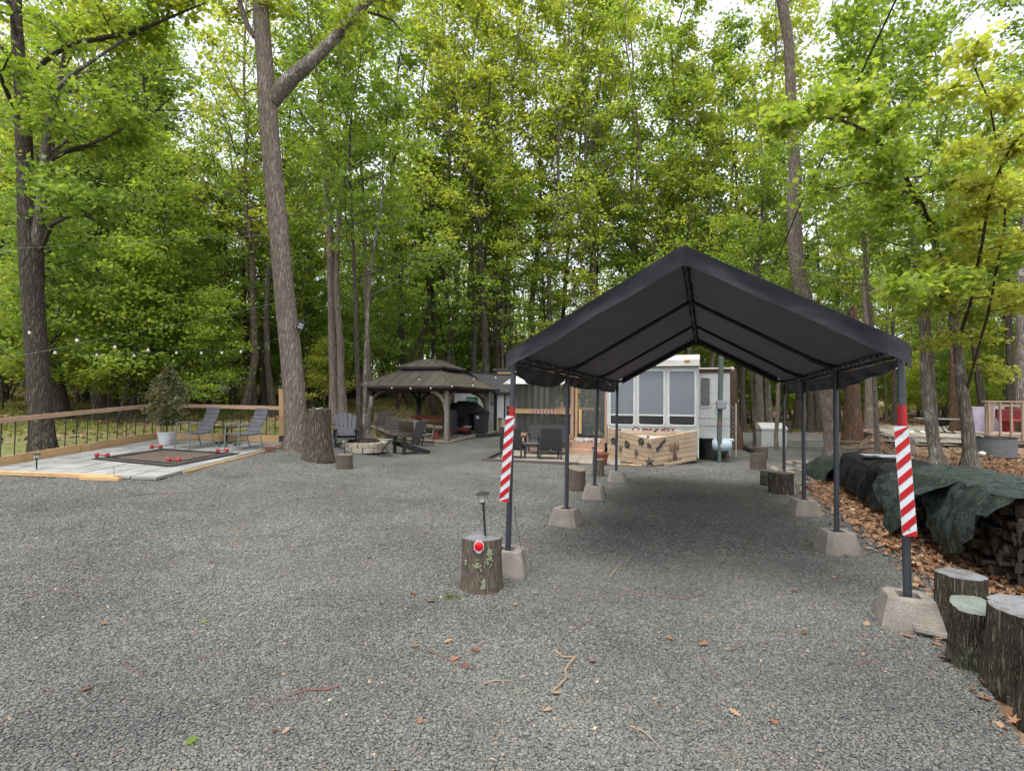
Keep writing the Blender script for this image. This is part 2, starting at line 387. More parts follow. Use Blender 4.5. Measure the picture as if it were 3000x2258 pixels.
def scatter_stones():                  # the crushed stone lying loose on the yard
    out = []
    for (y0, y1, dens, smin, smax) in ((1.6, 3.4, 6800, .004, .0088), (3.4, 5.5, 2900, .0052, .0105), (5.5, 9.0, 640, .008, .015), (9, 13, 130, .010, .02)):
        area = (y1-y0)*(y1+y0)*1.05; n = int(area*dens)
        y = np.sqrt(NR.uniform(y0*y0, y1*y1, n)); x = NR.uniform(-1.04, 1.04, n)*y
        out.append((x, y, NR.uniform(smin, smax, n)))
    x, y, s = (np.concatenate(a) for a in zip(*out))
    keep = np.array([inpoly(a, b, GRAV) for a, b in zip(x, y)]); x, y, s = x[keep], y[keep], s[keep]
    n = len(x); z = TERV(x, y)+np.array([nz(a, b, 0, .8) for a, b in zip(x, y)])*.012+NR.uniform(0, .004, n)
    base = np.array([(a, b, c) for c in (-1, 1) for b in (-1, 1) for a in (-1, 1)], float)
    V = base[None]*(1+NR.uniform(-.38, .22, (n, 8, 3)))
    V = V*(np.stack([s*NR.uniform(.7, 1.3, n), s*NR.uniform(.55, 1, n), s*NR.uniform(.22, .5, n)], -1)[:, None, :])
    a = NR.uniform(0, 6.28, n); t = NR.normal(0, .35, n)
    ca, sa, ct, st = np.cos(a), np.sin(a), np.cos(t), np.sin(t)
    Y1 = V[..., 1]*ct[:, None]-V[..., 2]*st[:, None]; Z1 = V[..., 1]*st[:, None]+V[..., 2]*ct[:, None]
    X2 = V[..., 0]*ca[:, None]-Y1*sa[:, None]; Y2 = V[..., 0]*sa[:, None]+Y1*ca[:, None]
    W = np.stack([X2+x[:, None], Y2+y[:, None], Z1+z[:, None]], -1).reshape(-1, 3)
    F0 = np.array([(0, 2, 3, 1), (4, 5, 7, 6), (0, 1, 5, 4), (2, 6, 7, 3), (0, 4, 6, 2), (1, 3, 7, 5)])
    F = (F0[None]+8*np.arange(n)[:, None, None]).reshape(-1, 4)
    tag(link('gravel_stones', npmesh('gravel_stones', W, F, PEBBLE)), 'loose grey crushed stone covering the yard', 'gravel', kind='stuff')
scatter_stones()

def cards(P, S, up=.7, aspect=.62, fold=.25, rs=NR):   # one bent four-cornered leaf per point
    n = len(P); N = rs.normal(0, .55, (n, 3)); N[:, 2] += up; N /= np.linalg.norm(N, axis=1)[:, None]
    T = rs.normal(0, 1, (n, 3)); T -= (T*N).sum(1)[:, None]*N; T /= np.linalg.norm(T, axis=1)[:, None]
    B = np.cross(N, T); S = np.asarray(S)[:, None]
    a = P-T*S*.5; b = P+B*S*aspect*.5-N*S*fold*.5-T*S*.05; c = P+T*S*.5-N*S*fold*.4; d = P-B*S*aspect*.5-N*S*fold*.5-T*S*.05
    V = np.stack([a, b, c, d], 1).reshape(-1, 3)
    return V, np.arange(4*n).reshape(-1, 4)
def stars(P, S, up=.8, rs=NR, droop=0.0):   # lobed maple leaves, outline only
    L = [(0, -.5), (.10, -.22), (.42, -.36), (.34, -.12), (.55, .08), (.27, .10), (.30, .26), (.12, .2), (0, .55), (-.12, .2), (-.30, .26), (-.27, .10), (-.55, .08), (-.34, -.12), (-.42, -.36), (-.10, -.22)]
    n = len(P); N = rs.normal(0, .5, (n, 3)); N[:, 2] += up; N /= np.linalg.norm(N, axis=1)[:, None]
    T = rs.normal(0, 1, (n, 3)); T[:, 2] -= droop; T -= (T*N).sum(1)[:, None]*N; T /= np.linalg.norm(T, axis=1)[:, None]
    B = np.cross(N, T); S = np.asarray(S)
    cu = rs.uniform(.1, .9, n)[:, None]; cv = rs.uniform(-.1, .8, n)[:, None]
    V = np.stack([P+(B*x+T*y-N*(cu*abs(x)+cv*max(y, 0)))*S[:, None] for x, y in L], 1).reshape(-1, 3)
    return V, np.arange(len(L)*n).reshape(-1, len(L))

def lobed(P, S, rs=NR):                # curled dry leaves with an uneven outline
    n = len(P); N = rs.normal(0, .42, (n, 3)); N[:, 2] += 1.1; N /= np.linalg.norm(N, axis=1)[:, None]
    T = rs.normal(0, 1, (n, 3)); T -= (T*N).sum(1)[:, None]*N; T /= np.linalg.norm(T, axis=1)[:, None]; B = np.cross(N, T)
    out = []
    cu = rs.uniform(-.9, 1.6, n)[:, None]
    for k in range(10):
        a = 2*math.pi*k/10; r_ = ((.52 if k % 2 == 0 else .27)*rs.uniform(.65, 1.2, n))[:, None]; x = math.sin(a)*r_*.8; y = math.cos(a)*r_*1.15
        out.append(P+(B*x+T*y+N*(cu*(x*x+.4*y*y)))*S[:, None])
    return np.stack(out, 1).reshape(-1, 3), np.arange(10*n).reshape(-1, 10)
# dry leaves lying in drifts: right of the yard, along the wood piles, on the forest floor
LEAFSTRIP = [(2.5, 2.2), (2.75, 3.1), (3.2, 3.9), (3.75, 4.7), (4.2, 6.0), (4.7, 7.6), (5.2, 9.3), (6.0, 10.9), (8.2, 13.2), (11, 16.5), (16, 20), (20, 17), (12, 8), (7, 2)]
def litter():
    P = []
    def fill(poly, n, thr=-.2):
        xs = [p[0] for p in poly]; ys = [p[1] for p in poly]; k = 0
        while k < n:
            y = rnd.uniform(min(ys), max(ys)); x = rnd.uniform(min(xs), max(xs))
            if rnd.random() > min(1, 5.5/max(y, 1.5)) or not inpoly(x, y, poly) or (x > .63*y+1.4 and y > 15.8): continue
            k += 1; P.append((x+rnd.gauss(0, .10), y+rnd.gauss(0, .10), 0))
    fill(LEAFSTRIP, 34000)
    P_ = np.array(P); Z = TERV(P_[:, 0], P_[:, 1])+NR.uniform(.004, .035, len(P_)); P_[:, 2] = Z
    V, F = lobed(P_, NR.uniform(.045, .10, len(P_)))
    tag(link('fallen_leaves', npmesh('fallen_leaves', V, F, LITTER)), 'drift of dry brown leaves along the wood piles', 'leaves', kind='stuff')
    n = 26000
    y = np.sqrt(NR.uniform(13**2, 45**2, n)); x = NR.uniform(-1.1, 1.1, n)*y
    k = np.array([not inpoly(a, b, GRAV) and not inpoly(a, b, [(CP.x, CP.y), (KP.x, KP.y), (AP.x, AP.y), (BP.x, BP.y)]) for a, b in zip(x, y)]); x, y = x[k], y[k]
    V, F = cards(np.stack([x, y, TERV(x, y)+.01], -1), NR.uniform(.08, .16, len(x)), up=1.4, aspect=.8, fold=.4)
    tag(link('forest_litter', npmesh('forest_litter', V, F, LITTER)), 'brown leaf litter on the forest floor under the trees', 'leaves', kind='stuff')
litter()
UNDER = leafmat('undergrowth_green', [(0, (.07, .10, .02)), (.5, (.15, .17, .04)), (1, (.24, .22, .07))], .35)
def undergrowth():                     # low grass and weeds between the trunks
    n = 85000
    y = np.sqrt(NR.uniform(12.5**2, 48**2, n)); x = NR.uniform(-1.15, .55, n)*y
    k = np.array([(not inpoly(a, b, GRAV)) and nz(a, b, 0, .28) > -.12 and not (a > -9.6 and b < 16.5) and not (-7 < a < -.3 and 17.5 < b < 25.5) and not (-14 < a < -9 and 9 < b < 16) for a, b in zip(x, y)])
    x, y = x[k], y[k]; n = len(x)
    h = NR.uniform(.07, .24, n)
    V, F = cards(np.stack([x, y, TERV(x, y)+h*.5-.03], -1), h, up=.12, aspect=.35)
    tag(link('undergrowth', npmesh('undergrowth', V, F, UNDER)), 'yellow green weeds and grass between the trees', 'grass', kind='stuff')
undergrowth()

# ------------------------------------------------------------------ trees
def interp(pts, t):
    k = len(pts)-1; f = min(max(t, 0), .99999)*k; i = int(f); u = f-i
    return pts[i]*(1-u)+pts[i+1]*u
def crown(tp, tr, lo, nl, llen, rg, nleaf, leaf, cr=.55, flat=.45, el0=18, star=False, sub=5, azr=None, hi=1.0):
    br = MB(); cl = []
    for i in range(nl):
        t = lo+(hi-lo)*(i+rg.random()*.8)/nl; p = interp(tp, t); rad = interp(tr, t)
        k = (t-lo)/(1-lo+1e-6); L = llen*(1-.6*k)*rg.uniform(.65, 1.2)
        a = i*2.4+rg.uniform(-.5, .5) if azr is None else rg.uniform(*azr)
        el = R(el0+rg.uniform(-8, 22)+k*22)
        pts = [p]; d = Vector((math.cos(a)*math.cos(el), math.sin(a)*math.cos(el), math.sin(el)))
        for s in range(5):
            d = (d+Vector((rg.gauss(0, .13), rg.gauss(0, .13), rg.gauss(.03, .09)))).normalized(); pts.append(pts[-1]+d*L/5)
        r0 = min(rad*.42, .012+L*.012)
        br.tube(pts, [r0*(1-.8*s/5)+.004 for s in range(6)], 5, caps=False)
        cl.append(pts[-1])
        for j in range(sub):
            u = .25+.75*(j+rg.random())/sub; q = interp(pts, u); aa = a+rg.choice((-1, 1))*rg.uniform(.5, 1.2); l2 = L*rg.uniform(.22, .42)
            e2 = rg.uniform(-.1, .5); dd = Vector((math.cos(aa)*math.cos(e2), math.sin(aa)*math.cos(e2), math.sin(e2)))
            m_ = q+dd*l2*.5+Vector((0, 0, .03*l2)); e_ = q+dd*l2
            br.tube([q, m_, e_], [r0*.4+.003, r0*.25+.003, .003], 4, caps=False)
            cl += [m_, e_]
    rs = np.random.RandomState(rg.randrange(1 << 30))
    cl = np.array([tuple(c) for c in cl]); n = len(cl)*nleaf
    P = np.repeat(cl, nleaf, 0)
    big = rs.uniform(.6, 1.35, len(cl)); big = np.repeat(big, nleaf)[:, None]
    P = P+rs.normal(0, 1, (n, 3))*np.array([cr, cr, cr*flat])*big
    S = rs.uniform(.6, 1.25, n)*leaf
    V, F = (stars(P, S, rs=rs) if star else cards(P, S, rs=rs, up=.75))
    return br, V, F
def trunkmesh(tp, tr, n=10, mat=BARK, seed=0, ridges=0.0, name='trunk'):
    mb = MB(); mb.tube(tp, tr, n, caps=True)
    if ridges:
        k = len(tp)
        vs = []
        for i, v in enumerate(mb.v):
            ri, j = divmod(i, n)
            f = 1+ridges*(nz(j*1.7, ri*.22, seed, 1.3)+.5*((j % 2)-.5))
            c = Vector(tp[ri]); vs.append(tuple(c+(Vector(v)-c)*f))
        mb.v = vs
    return mb.mesh(name, mat, True)
def resample(tp, tr, n):
    return [interp(tp, i/(n-1)) for i in range(n)], [interp(tr, i/(n-1)) for i in range(n)]

def proto(seed, H, r0, lo, nl, llen, nleaf, leaf, mat, bark, cr=.55, flat=.45, wob=.25, sub=5, nside=8):
    rg = random.Random(seed); pts = []; x = y = 0
    for i in range(9):
        pts.append(Vector((x, y, H*i/8-(.3 if i == 0 else 0)))); x += rg.gauss(0, wob); y += rg.gauss(0, wob)
    rad = [r0*(1.45 if i == 0 else 1-.88*i/8) for i in range(9)]
    br, V, F = crown(pts, rad, lo, nl, llen, rg, nleaf, leaf, cr, flat, sub=sub)
    return trunkmesh(pts, rad, nside, bark), br.mesh('branches', bark, False), npmesh('crown', V, F, mat)
def tree_obj(name, meshes, loc, rz, s, label, group, cat='tree'):
    b = loc[0]/loc[1]; where = 'beyond the patio rail' if b < -.62 else 'around the big oak' if b < -.36 else 'behind the gazebo' if b < -.12 else 'behind shed and porch' if b < .06 else 'behind the trailer' if b < .36 else 'behind the gravel lane' if b < .66 else 'behind the stone terrace'
    label = label.replace(' in the woods behind', '').replace(' in the woods', '').replace(' on the forest floor', '').replace(' woodland', '')+' '+where
    t = thing(name, label, cat, loc, rz, group); t.scale = (s, s, s)
    link('trunk', meshes[0], t); link('branch', meshes[1], t); link('crown', meshes[2], t)
    return t
def traced(name, label, tr, depth=None, bark=BARK, H=18, lo=.35, nl=22, llen=3.0, nleaf=22, leaf=.17, mat=LEAFB, seed=1, group=None, nside=14, ridges=.05, star=False, cr=.24, flat=.5, basep=None, el0=18, sub=5, cat='tree', flare=1.35, azr=None):
    """a trunk whose course was read off the photograph, set upright at its own distance and grown on to full height"""
    rg = random.Random(seed)
    b = basep or gp(tr[0][0], tr[0][1]); Y = depth or b.y
    P = [at(px, py, Y) for px, py, w in tr]; Rr = [w/2/FPX*Y for px, py, w in tr]
    g = ter(P[0].x, Y)
    P.insert(0, Vector((P[0].x*2-P[1].x if False else P[0].x, Y, min(g, P[0].z)-.25))); Rr.insert(0, Rr[0]*flare)
    top = P[-1]; d = (P[-1]-P[-2]).normalized(); d = Vector((d.x*.6, .05, abs(d.z))).normalized(); zt = g+H; k = 0; r1 = Rr[-1]
    n = 6; L = max(zt-top.z, .3)/n
    for i in range(n):
        d = (d+Vector((rg.gauss(0, .07), rg.gauss(0, .07), .05))).normalized(); P.append(P[-1]+d*L); Rr.append(max(.012, r1*(1-(.93 if nl else .25)*(i+1)/n)))
    base = Vector((P[1].x, Y, g)); P = [p-base for p in P]
    tp, rr = resample_len(P, Rr, max(16, int(H*1.6)))
    t = thing(name, label, cat, base, 0, group)
    link('trunk', trunkmesh(tp, rr, nside, bark, seed, ridges), t)
    if nl:
        br, V, F = crown(tp, rr, lo, nl, llen, rg, nleaf, leaf, cr, flat, el0=el0, star=star, sub=sub, azr=azr)
        link('branch', br.mesh('branch', bark, False), t); link('crown', npmesh('crown', V, F, mat), t)
    return t
def resample_len(P, Rr, n):
    D = [0]
    for i in range(1, len(P)): D.append(D[-1]+(P[i]-P[i-1]).length)
    o = []; r = []
    for k in range(n):
        s = D[-1]*k/(n-1); i = 0
        while i < len(P)-2 and D[i+1] < s: i += 1
        u = (s-D[i])/max(D[i+1]-D[i], 1e-6); u = min(max(u, 0), 1); o.append(P[i].lerp(P[i+1], u)); r.append(Rr[i]*(1-u)+Rr[i+1]*u)
    return o, r

# -- trees one can tell apart
t1 = traced('oak_tree', 'large grey brown oak leaning left beside the wooden patio post, forking high up', [(872, 1318, 74), (868, 1240, 64), (864, 1190, 61), (858, 1100, 60), (843, 950, 56), (832, 850, 54), (817, 678, 54), (799, 500, 53), (785, 339, 54), (778, 203, 46), (768, 90, 46), (762, 0, 44)],
            H=19, lo=.68, nl=14, llen=4.0, seed=3, nside=40, ridges=.06, mat=LEAFA, flare=1.3)
YT1 = t1.location.y
def limb(t, trace, depths, bark, nl=8, llen=1.5, leaf=.15, mat=LEAFA, seed=5, nleaf=22, name='limb', n=14, hasleaf=True, ridges=.05):
    P = [at(px, py, d)-t.location for (px, py, w), d in zip(trace, depths)]; Rr = [w/2/FPX*d for (px, py, w), d in zip(trace, depths)]
    tp, rr = resample_len(P, Rr, max(10, len(P)*3))
    o = link(name, trunkmesh(tp, rr, n, bark, seed, ridges, name), t)
    if hasleaf:
        br, V, F = crown(tp, rr, .3, nl, llen, random.Random(seed), nleaf, leaf, .22, .5)
        link('branch', br.mesh('branch', bark), t); link('crown', npmesh('crown', V, F, mat), t)
    return o
limb(t1, [(797, 300, 40), (823, 262, 46), (862, 222, 42), (901, 190, 38), (940, 155, 33), (976, 118, 30), (1030, 55, 26), (1084, 0, 23), (1130, -60, 20), (1190, -160, 14), (1230, -260, 6)], [YT1+.02*i for i in range(11)], BARKL, seed=8, n=20)
limb(t1, [(1078, 35, 9), (1110, 45, 8), (1150, 60, 6), (1180, 95, 3)], [YT1+.2]*4, BARKD, nl=4, llen=.5, seed=9, n=7, hasleaf=False)
limb(t1, [(745, 110, 14), (722, 70, 16), (700, 0, 14), (690, -80, 9)], [YT1]*4, BARK, nl=4, llen=1.2, seed=10, n=8)
t2 = traced('oak_tree', 'thick dark oak behind the left end of the patio rail, forked above the string lights', [(127, 1335, 66), (121, 1230, 56), (108, 1030, 54), (96, 865, 51), (92, 760, 58), (88, 700, 56), (78, 560, 44), (70, 407, 40), (62, 250, 34), (50, 100, 28), (44, 0, 26)],
            bark=BARKD, H=17, lo=.4, nl=18, llen=4.2, seed=13, nside=32, mat=LEAFB, leaf=.16, nleaf=26)
Y2 = t2.location.y
limb(t2, [(108, 720, 34), (120, 600, 26), (137, 420, 22), (150, 330, 18), (166, 265, 13), (203, 224, 11), (270, 180, 9), (340, 132, 8), (420, 90, 5), (510, 45, 3)], [Y2-.1*i for i in range(10)], BARKL, seed=14, n=12, mat=LEAFB)
limb(t2, [(80, 235, 16), (136, 175, 14), (200, 132, 13), (300, 112, 13), (380, 98, 11), (460, 68, 9), (545, 32, 6), (600, 10, 3)], [Y2-.2*i for i in range(8)], BARKD, seed=15, n=10, mat=LEAFA)
limb(t2, [(118, 735, 14), (150, 660, 12), (185, 640, 10), (235, 625, 8), (285, 650, 4)], [Y2-.3*i for i in range(5)], BARKD, seed=16, n=8, mat=LEAFD)
limb(t2, [(105, 500, 12), (160, 462, 12), (210, 435, 10), (260, 425, 8), (330, 395, 5), (370, 375, 3)], [Y2-.2*i for i in range(6)], BARKD, seed=17, n=8, mat=LEAFB)
traced('oak_tree', 'dark leaning trunk just right of the thick forked oak beyond the rail', [(178, 1222, 52), (172, 1170, 42), (162, 1080, 38), (156, 1000, 33), (143, 865, 30), (134, 780, 29), (125, 600, 26)], bark=BARKD, H=18, lo=.42, seed=21, mat=LEAFB)
traced('oak_tree', 'slim black trunk at the left edge of the woods', [(15, 1174, 24), (12, 1110, 16), (9, 1000, 15), (4, 800, 14)], bark=BARKD, H=18, lo=.4, seed=22, mat=LEAFA)
traced('oak_tree', 'grey trunk beside the slim black one at the left edge', [(36, 1134, 24), (30, 1090, 18), (20, 900, 16)], bark=BARK, H=18, lo=.4, seed=23, mat=LEAFB)
traced('maple_tree', 'left stem of the dark twin trunks beyond the rail', [(309, 1204, 40), (306, 1150, 30), (300, 1080, 26), (293, 1000, 24), (290, 900, 22), (287, 700, 19)], bark=BARKD, H=17, lo=.3, seed=24, mat=LEAFD)
traced('maple_tree', 'right stem of the dark twin trunks beyond the rail', [(332, 1206, 34), (331, 1150, 22), (333, 1080, 22), (332, 1020, 20), (338, 900, 15), (350, 700, 12)], bark=BARKD, H=14, lo=.3, seed=25, mat=LEAFD)
traced('oak_tree', 'straight dark trunk standing behind the potted evergreen', [(440, 1190, 32), (438, 1100, 28), (431, 1000, 27), (428, 900, 27), (424, 800, 27), (422, 650, 23)], bark=BARKD, H=18, lo=.35, seed=26, mat=LEAFD)
thin = [  # (trace, label, bark, H)
    ([(226, 1182, 15), (222, 1090, 12), (212, 900, 11), (205, 800, 9)], 'thin grey trunk left of the twin trunks', BARK, 12),
    ([(255, 1180, 18), (252, 1100, 13), (252, 1000, 11), (255, 850, 9)], 'thin black trunk nearest to the twin trunks', BARKD, 13),
    ([(539, 1180, 13), (534, 1120, 12), (517, 1030, 12), (497, 900, 11), (485, 800, 10), (480, 700, 9)], 'slender dark trunk leaning left, just right of the evergreen', BARKD, 13),
    ([(606, 1180, 15), (603, 1100, 13), (592, 1000, 12), (578, 900, 12), (556, 800, 10), (535, 700, 8)], 'slender dark trunk curving left above the left patio chair', BARKD, 13),
    ([(612, 1190, 22), (598, 1150, 17), (578, 1090, 14), (560, 1020, 13), (545, 945, 12), (540, 850, 8)], 'short reddish curved trunk above the left patio chair', BARKR, 10),
    ([(632, 1192, 26), (630, 1110, 19), (630, 1000, 18), (628, 900, 12)], 'stout grey trunk between the two patio chairs', BARK, 14),
    ([(681, 1192, 18), (681, 1100, 16), (679, 980, 15), (668, 850, 13), (660, 760, 10)], 'dark trunk above the small patio table', BARKD, 14),
    ([(730, 1190, 16), (726, 1100, 12), (722, 1000, 11), (715, 850, 9)], 'thin trunk above the right patio chair', BARKD, 12),
    ([(747, 1192, 18), (742, 1110, 14), (738, 1030, 12)], 'grey trunk above the right patio chair', BARK, 13),
    ([(778, 1192, 22), (772, 1130, 17), (768, 1050, 14)], 'dark trunk between the right patio chair and the big oak', BARKD, 14),
    ([(898, 1200, 10), (897, 1100, 8), (893, 950, 7), (888, 850, 6)], 'very thin sapling stem right beside the big oak', BARKD, 8),
    ([(912, 1190, 18), (910, 1100, 15), (907, 950, 13), (903, 850, 11)], 'mottled thin trunk right of the big oak', BARKL, 13)]
for i, (tr, lb, bk, H) in enumerate(thin):
    traced('young_maple_tree', lb, tr, bark=bk, H=H, lo=.28, nl=12, llen=2.4, seed=40+i, nside=8, ridges=0, mat=(LEAFB, LEAFD, LEAFB, LEAFA)[i % 4], leaf=.17, nleaf=18)
traced('oak_tree', 'left one of the close pair of trunks behind the grey slatted chair', [(985, 1238, 46), (980, 1180, 32), (978, 1100, 27), (975, 1000, 26), (972, 860, 24), (968, 700, 22)], bark=BARK, H=18, lo=.4, seed=61, mat=LEAFD)
traced('oak_tree', 'right one of the close pair of trunks behind the grey slatted chair', [(1008, 1240, 36), (1003, 1180, 26), (999, 1100, 21), (997, 1000, 19), (985, 850, 16), (990, 700, 14)], bark=BARK, H=18, lo=.4, seed=62, mat=LEAFB)
traced('black_birch_tree', 'dark blotched slim trunk in front of the gazebo left post', [(1054, 1286, 19), (1051, 1200, 15), (1050, 1100, 13), (1045, 1053, 13), (1043, 900, 12), (1036, 732, 10), (1029, 564, 8)], bark=BARKD, H=15, lo=.35, nl=14, seed=63, mat=LEAFD, nside=10)
traced('young_maple_tree', 'pale smooth slim trunk touching the gazebo left post', [(1067, 1280, 12), (1068, 1180, 11), (1070, 1060, 10), (1078, 900, 9), (1084, 804, 9), (1100, 690, 8), (1120, 588, 6)], bark=BARKL, H=12, lo=.4, nl=10, seed=64, nside=8)
traced('oak_tree', 'grey trunk rising behind the gazebo left corner', [(1086, 1235, 18), (1080, 1130, 14), (1078, 1040, 13), (1074, 900, 12)], bark=BARK, H=17, lo=.4, nl=14, seed=65, nside=10)
traced('young_maple_tree', 'thin trunk left of the gazebo peak, bending left', [(1336, 1180, 13), (1329, 1068, 12), (1317, 960, 11), (1307, 852, 11), (1288, 771, 10), (1269, 708, 8)], depth=27, bark=BARKD, H=14, lo=.4, nl=12, seed=66, mat=LEAFA, nside=8)
traced('young_maple_tree', 'straight thin trunk above the gazebo peak', [(1270, 1180, 11), (1269, 1068, 9), (1267, 900, 9), (1266, 732, 7)], depth=28, bark=BARKD, H=15, lo=.4, nl=12, seed=67, mat=LEAFB, nside=8)
t3 = traced('tall_maple_tree', 'tall dark forked tree rising behind the white shed', [(1430, 1190, 26), (1425, 1100, 22), (1420, 950, 20), (1414, 850, 19), (1408, 756, 17), (1399, 636, 16), (1382, 516, 13), (1355, 396, 11), (1331, 300, 9)], depth=27, bark=BARKD, H=19, lo=.45, nl=18, llen=2.4, seed=68, mat=LEAFA, nside=12)
Y3 = t3.location.y
limb(t3, [(1412, 830, 12), (1428, 700, 10), (1427, 588, 9), (1412, 500, 8), (1413, 420, 8), (1432, 300, 6), (1440, 180, 4)], [Y3+.3]*7, BARKD, seed=69, n=8, nl=9)
limb(t3, [(1418, 880, 7), (1450, 800, 7), (1480, 740, 5), (1510, 700, 3)], [Y3]*4, BARKD, seed=70, n=6, nl=5, llen=1.2)
traced('young_maple_tree', 'thin dark stem left of the tall forked tree behind the shed', [(1385, 1190, 13), (1390, 1080, 11), (1396, 900, 10), (1400, 780, 9), (1405, 700, 7)], depth=27, bark=BARKD, H=13, lo=.5, nl=8, seed=71, mat=LEAFB, nside=8)
traced('oak_tree', 'grey trunk above the porch roof', [(1466, 1180, 26), (1461, 1020, 19), (1451, 828, 18), (1446, 650, 15)], depth=33, bark=BARKL, H=20, lo=.4, nl=16, seed=72, mat=LEAFA)
# right side
tR1 = traced('oak_tree', 'tall bare grey oak behind the right side of the car canopy', [(2441, 1338, 54), (2437, 1300, 40), (2428, 1230, 37), (2418, 1140, 39), (2400, 1040, 40), (2375, 940, 40), (2356, 876, 42), (2340, 800, 40), (2331, 757, 39), (2327, 649, 38), (2325, 580, 36), (2331, 513, 36), (2326, 450, 32), (2322, 405, 30), (2318, 300, 28), (2314, 173, 27), (2308, 100, 27), (2300, 60, 28), (2290, 0, 30)], bark=BARK, H=20, lo=.72, nl=12, llen=3, seed=81, nside=28, mat=LEAFA)
traced('snag_tree', 'thick broken reddish brown trunk behind the right canopy legs', [(2500, 1302, 70), (2498, 1270, 54), (2497, 1200, 44), (2496, 1108, 38), (2500, 1000, 34)], bark=BARKR, H=5.4, nl=0, seed=82, nside=28, group=None)
tR3 = traced('maple_tree', 'pale blotched maple trunk just right of the front right canopy leg', [(2752, 1380, 58), (2744, 1340, 34), (2735, 1290, 29), (2722, 1220, 27), (2712, 1140, 26), (2710, 1070, 25), (2712, 1000, 24), (2706, 930, 23), (2698, 860, 21), (2688, 790, 19), (2676, 720, 18), (2668, 640, 16)], bark=BARKL, H=13, lo=.42, nl=18, llen=3.4, seed=83, nside=20, mat=LEAFB, star=True, leaf=.13, nleaf=26)
YR3 = tR3.location.y
limb(tR3, [(2745, 1360, 20), (2738, 1250, 18), (2732, 1120, 16), (2722, 1000, 13), (2716, 900, 10)], [YR3+.3]*5, BARKL, seed=84, n=12, nl=5, hasleaf=False)
tR4 = traced('maple_tree', 'maple with a curved grey trunk between the canopy and the wooden deck', [(2842, 1382, 54), (2842, 1340, 36), (2838, 1270, 31), (2828, 1190, 29), (2815, 1110, 27), (2806, 1024, 24), (2798, 945, 22), (2789, 890, 19), (2776, 840, 16), (2762, 790, 14), (2748, 750, 13), (2729, 700, 12), (2712, 640, 11)], bark=BARKL, H=11, lo=.35, nl=20, llen=3.6, seed=85, nside=20, mat=LEAFB, star=True, leaf=.13, nleaf=28)
YR4 = tR4.location.y
limb(tR4, [(2798, 930, 14), (2835, 880, 11), (2870, 820, 8), (2900, 770, 5)], [YR4-.3*i for i in range(4)], BARKL, seed=86, n=8, nl=7, mat=LEAFB)
# the low bough of that maple that reaches towards the yard
def bough(t, trace, depths, nl, seed, mat, leaf=.115, nleaf=24, bark=BARKD):
    P = [at(px, py, d)-t.location for (px, py, w), d in zip(trace, depths)]; Rr = [w/2/FPX*d for (px, py, w), d in zip(trace, depths)]
    tp, rr = resample_len(P, Rr, 16); link('limb', trunkmesh(tp, rr, 8, bark), t)
    br, V, F = crown(tp, rr, .1, nl, 1.1, random.Random(seed), nleaf, leaf, .17, .6, el0=-15, star=True, sub=4)
    link('branch', br.mesh('branch', bark), t); link('crown', npmesh('crown', V, F, mat), t)
bough(tR4, [(2712, 650, 11), (2690, 600, 12), (2655, 520, 12), (2610, 450, 11), (2540, 385, 9), (2470, 350, 8), (2390, 345, 6), (2310, 350, 4), (2220, 370, 2)], [YR4, YR4-1.2, YR4-2.5, YR4-3.5, YR4-4.4, YR4-5, YR4-5.4, YR4-5.7, YR4-5.9], 17, 87, LEAFB)
bough(tR4, [(2776, 840, 10), (2740, 700, 10), (2700, 590, 9), (2600, 530, 7), (2500, 540, 5), (2420, 560, 3)], [YR4, YR4-1.5, YR4-3, YR4-4, YR4-4.6, YR4-5], 10, 88, LEAFB)
bough(tR4, [(2806, 1000, 9), (2840, 900, 8), (2880, 700, 8), (2900, 560, 7), (2960, 430, 5), (3040, 350, 3)], [YR4, YR4-1.5, YR4-3, YR4-4, YR4-5, YR4-5.5], 12, 89, LEAFA)
bough(tR4, [(2798, 930, 8), (2770, 880, 7), (2720, 840, 6), (2670, 860, 4), (2640, 900, 3)], [YR4, YR4-1.5, YR4-3.2, YR4-4.6, YR4-5.2], 8, 90, LEAFB, leaf=.12)
bough(tR4, [(2830, 1150, 7), (2900, 900, 7), (2950, 620, 6), (2900, 300, 5), (2820, 120, 3)], [YR4, YR4-1.5, YR4-3, YR4-4.5, YR4-5], 13, 91, LEAFA)
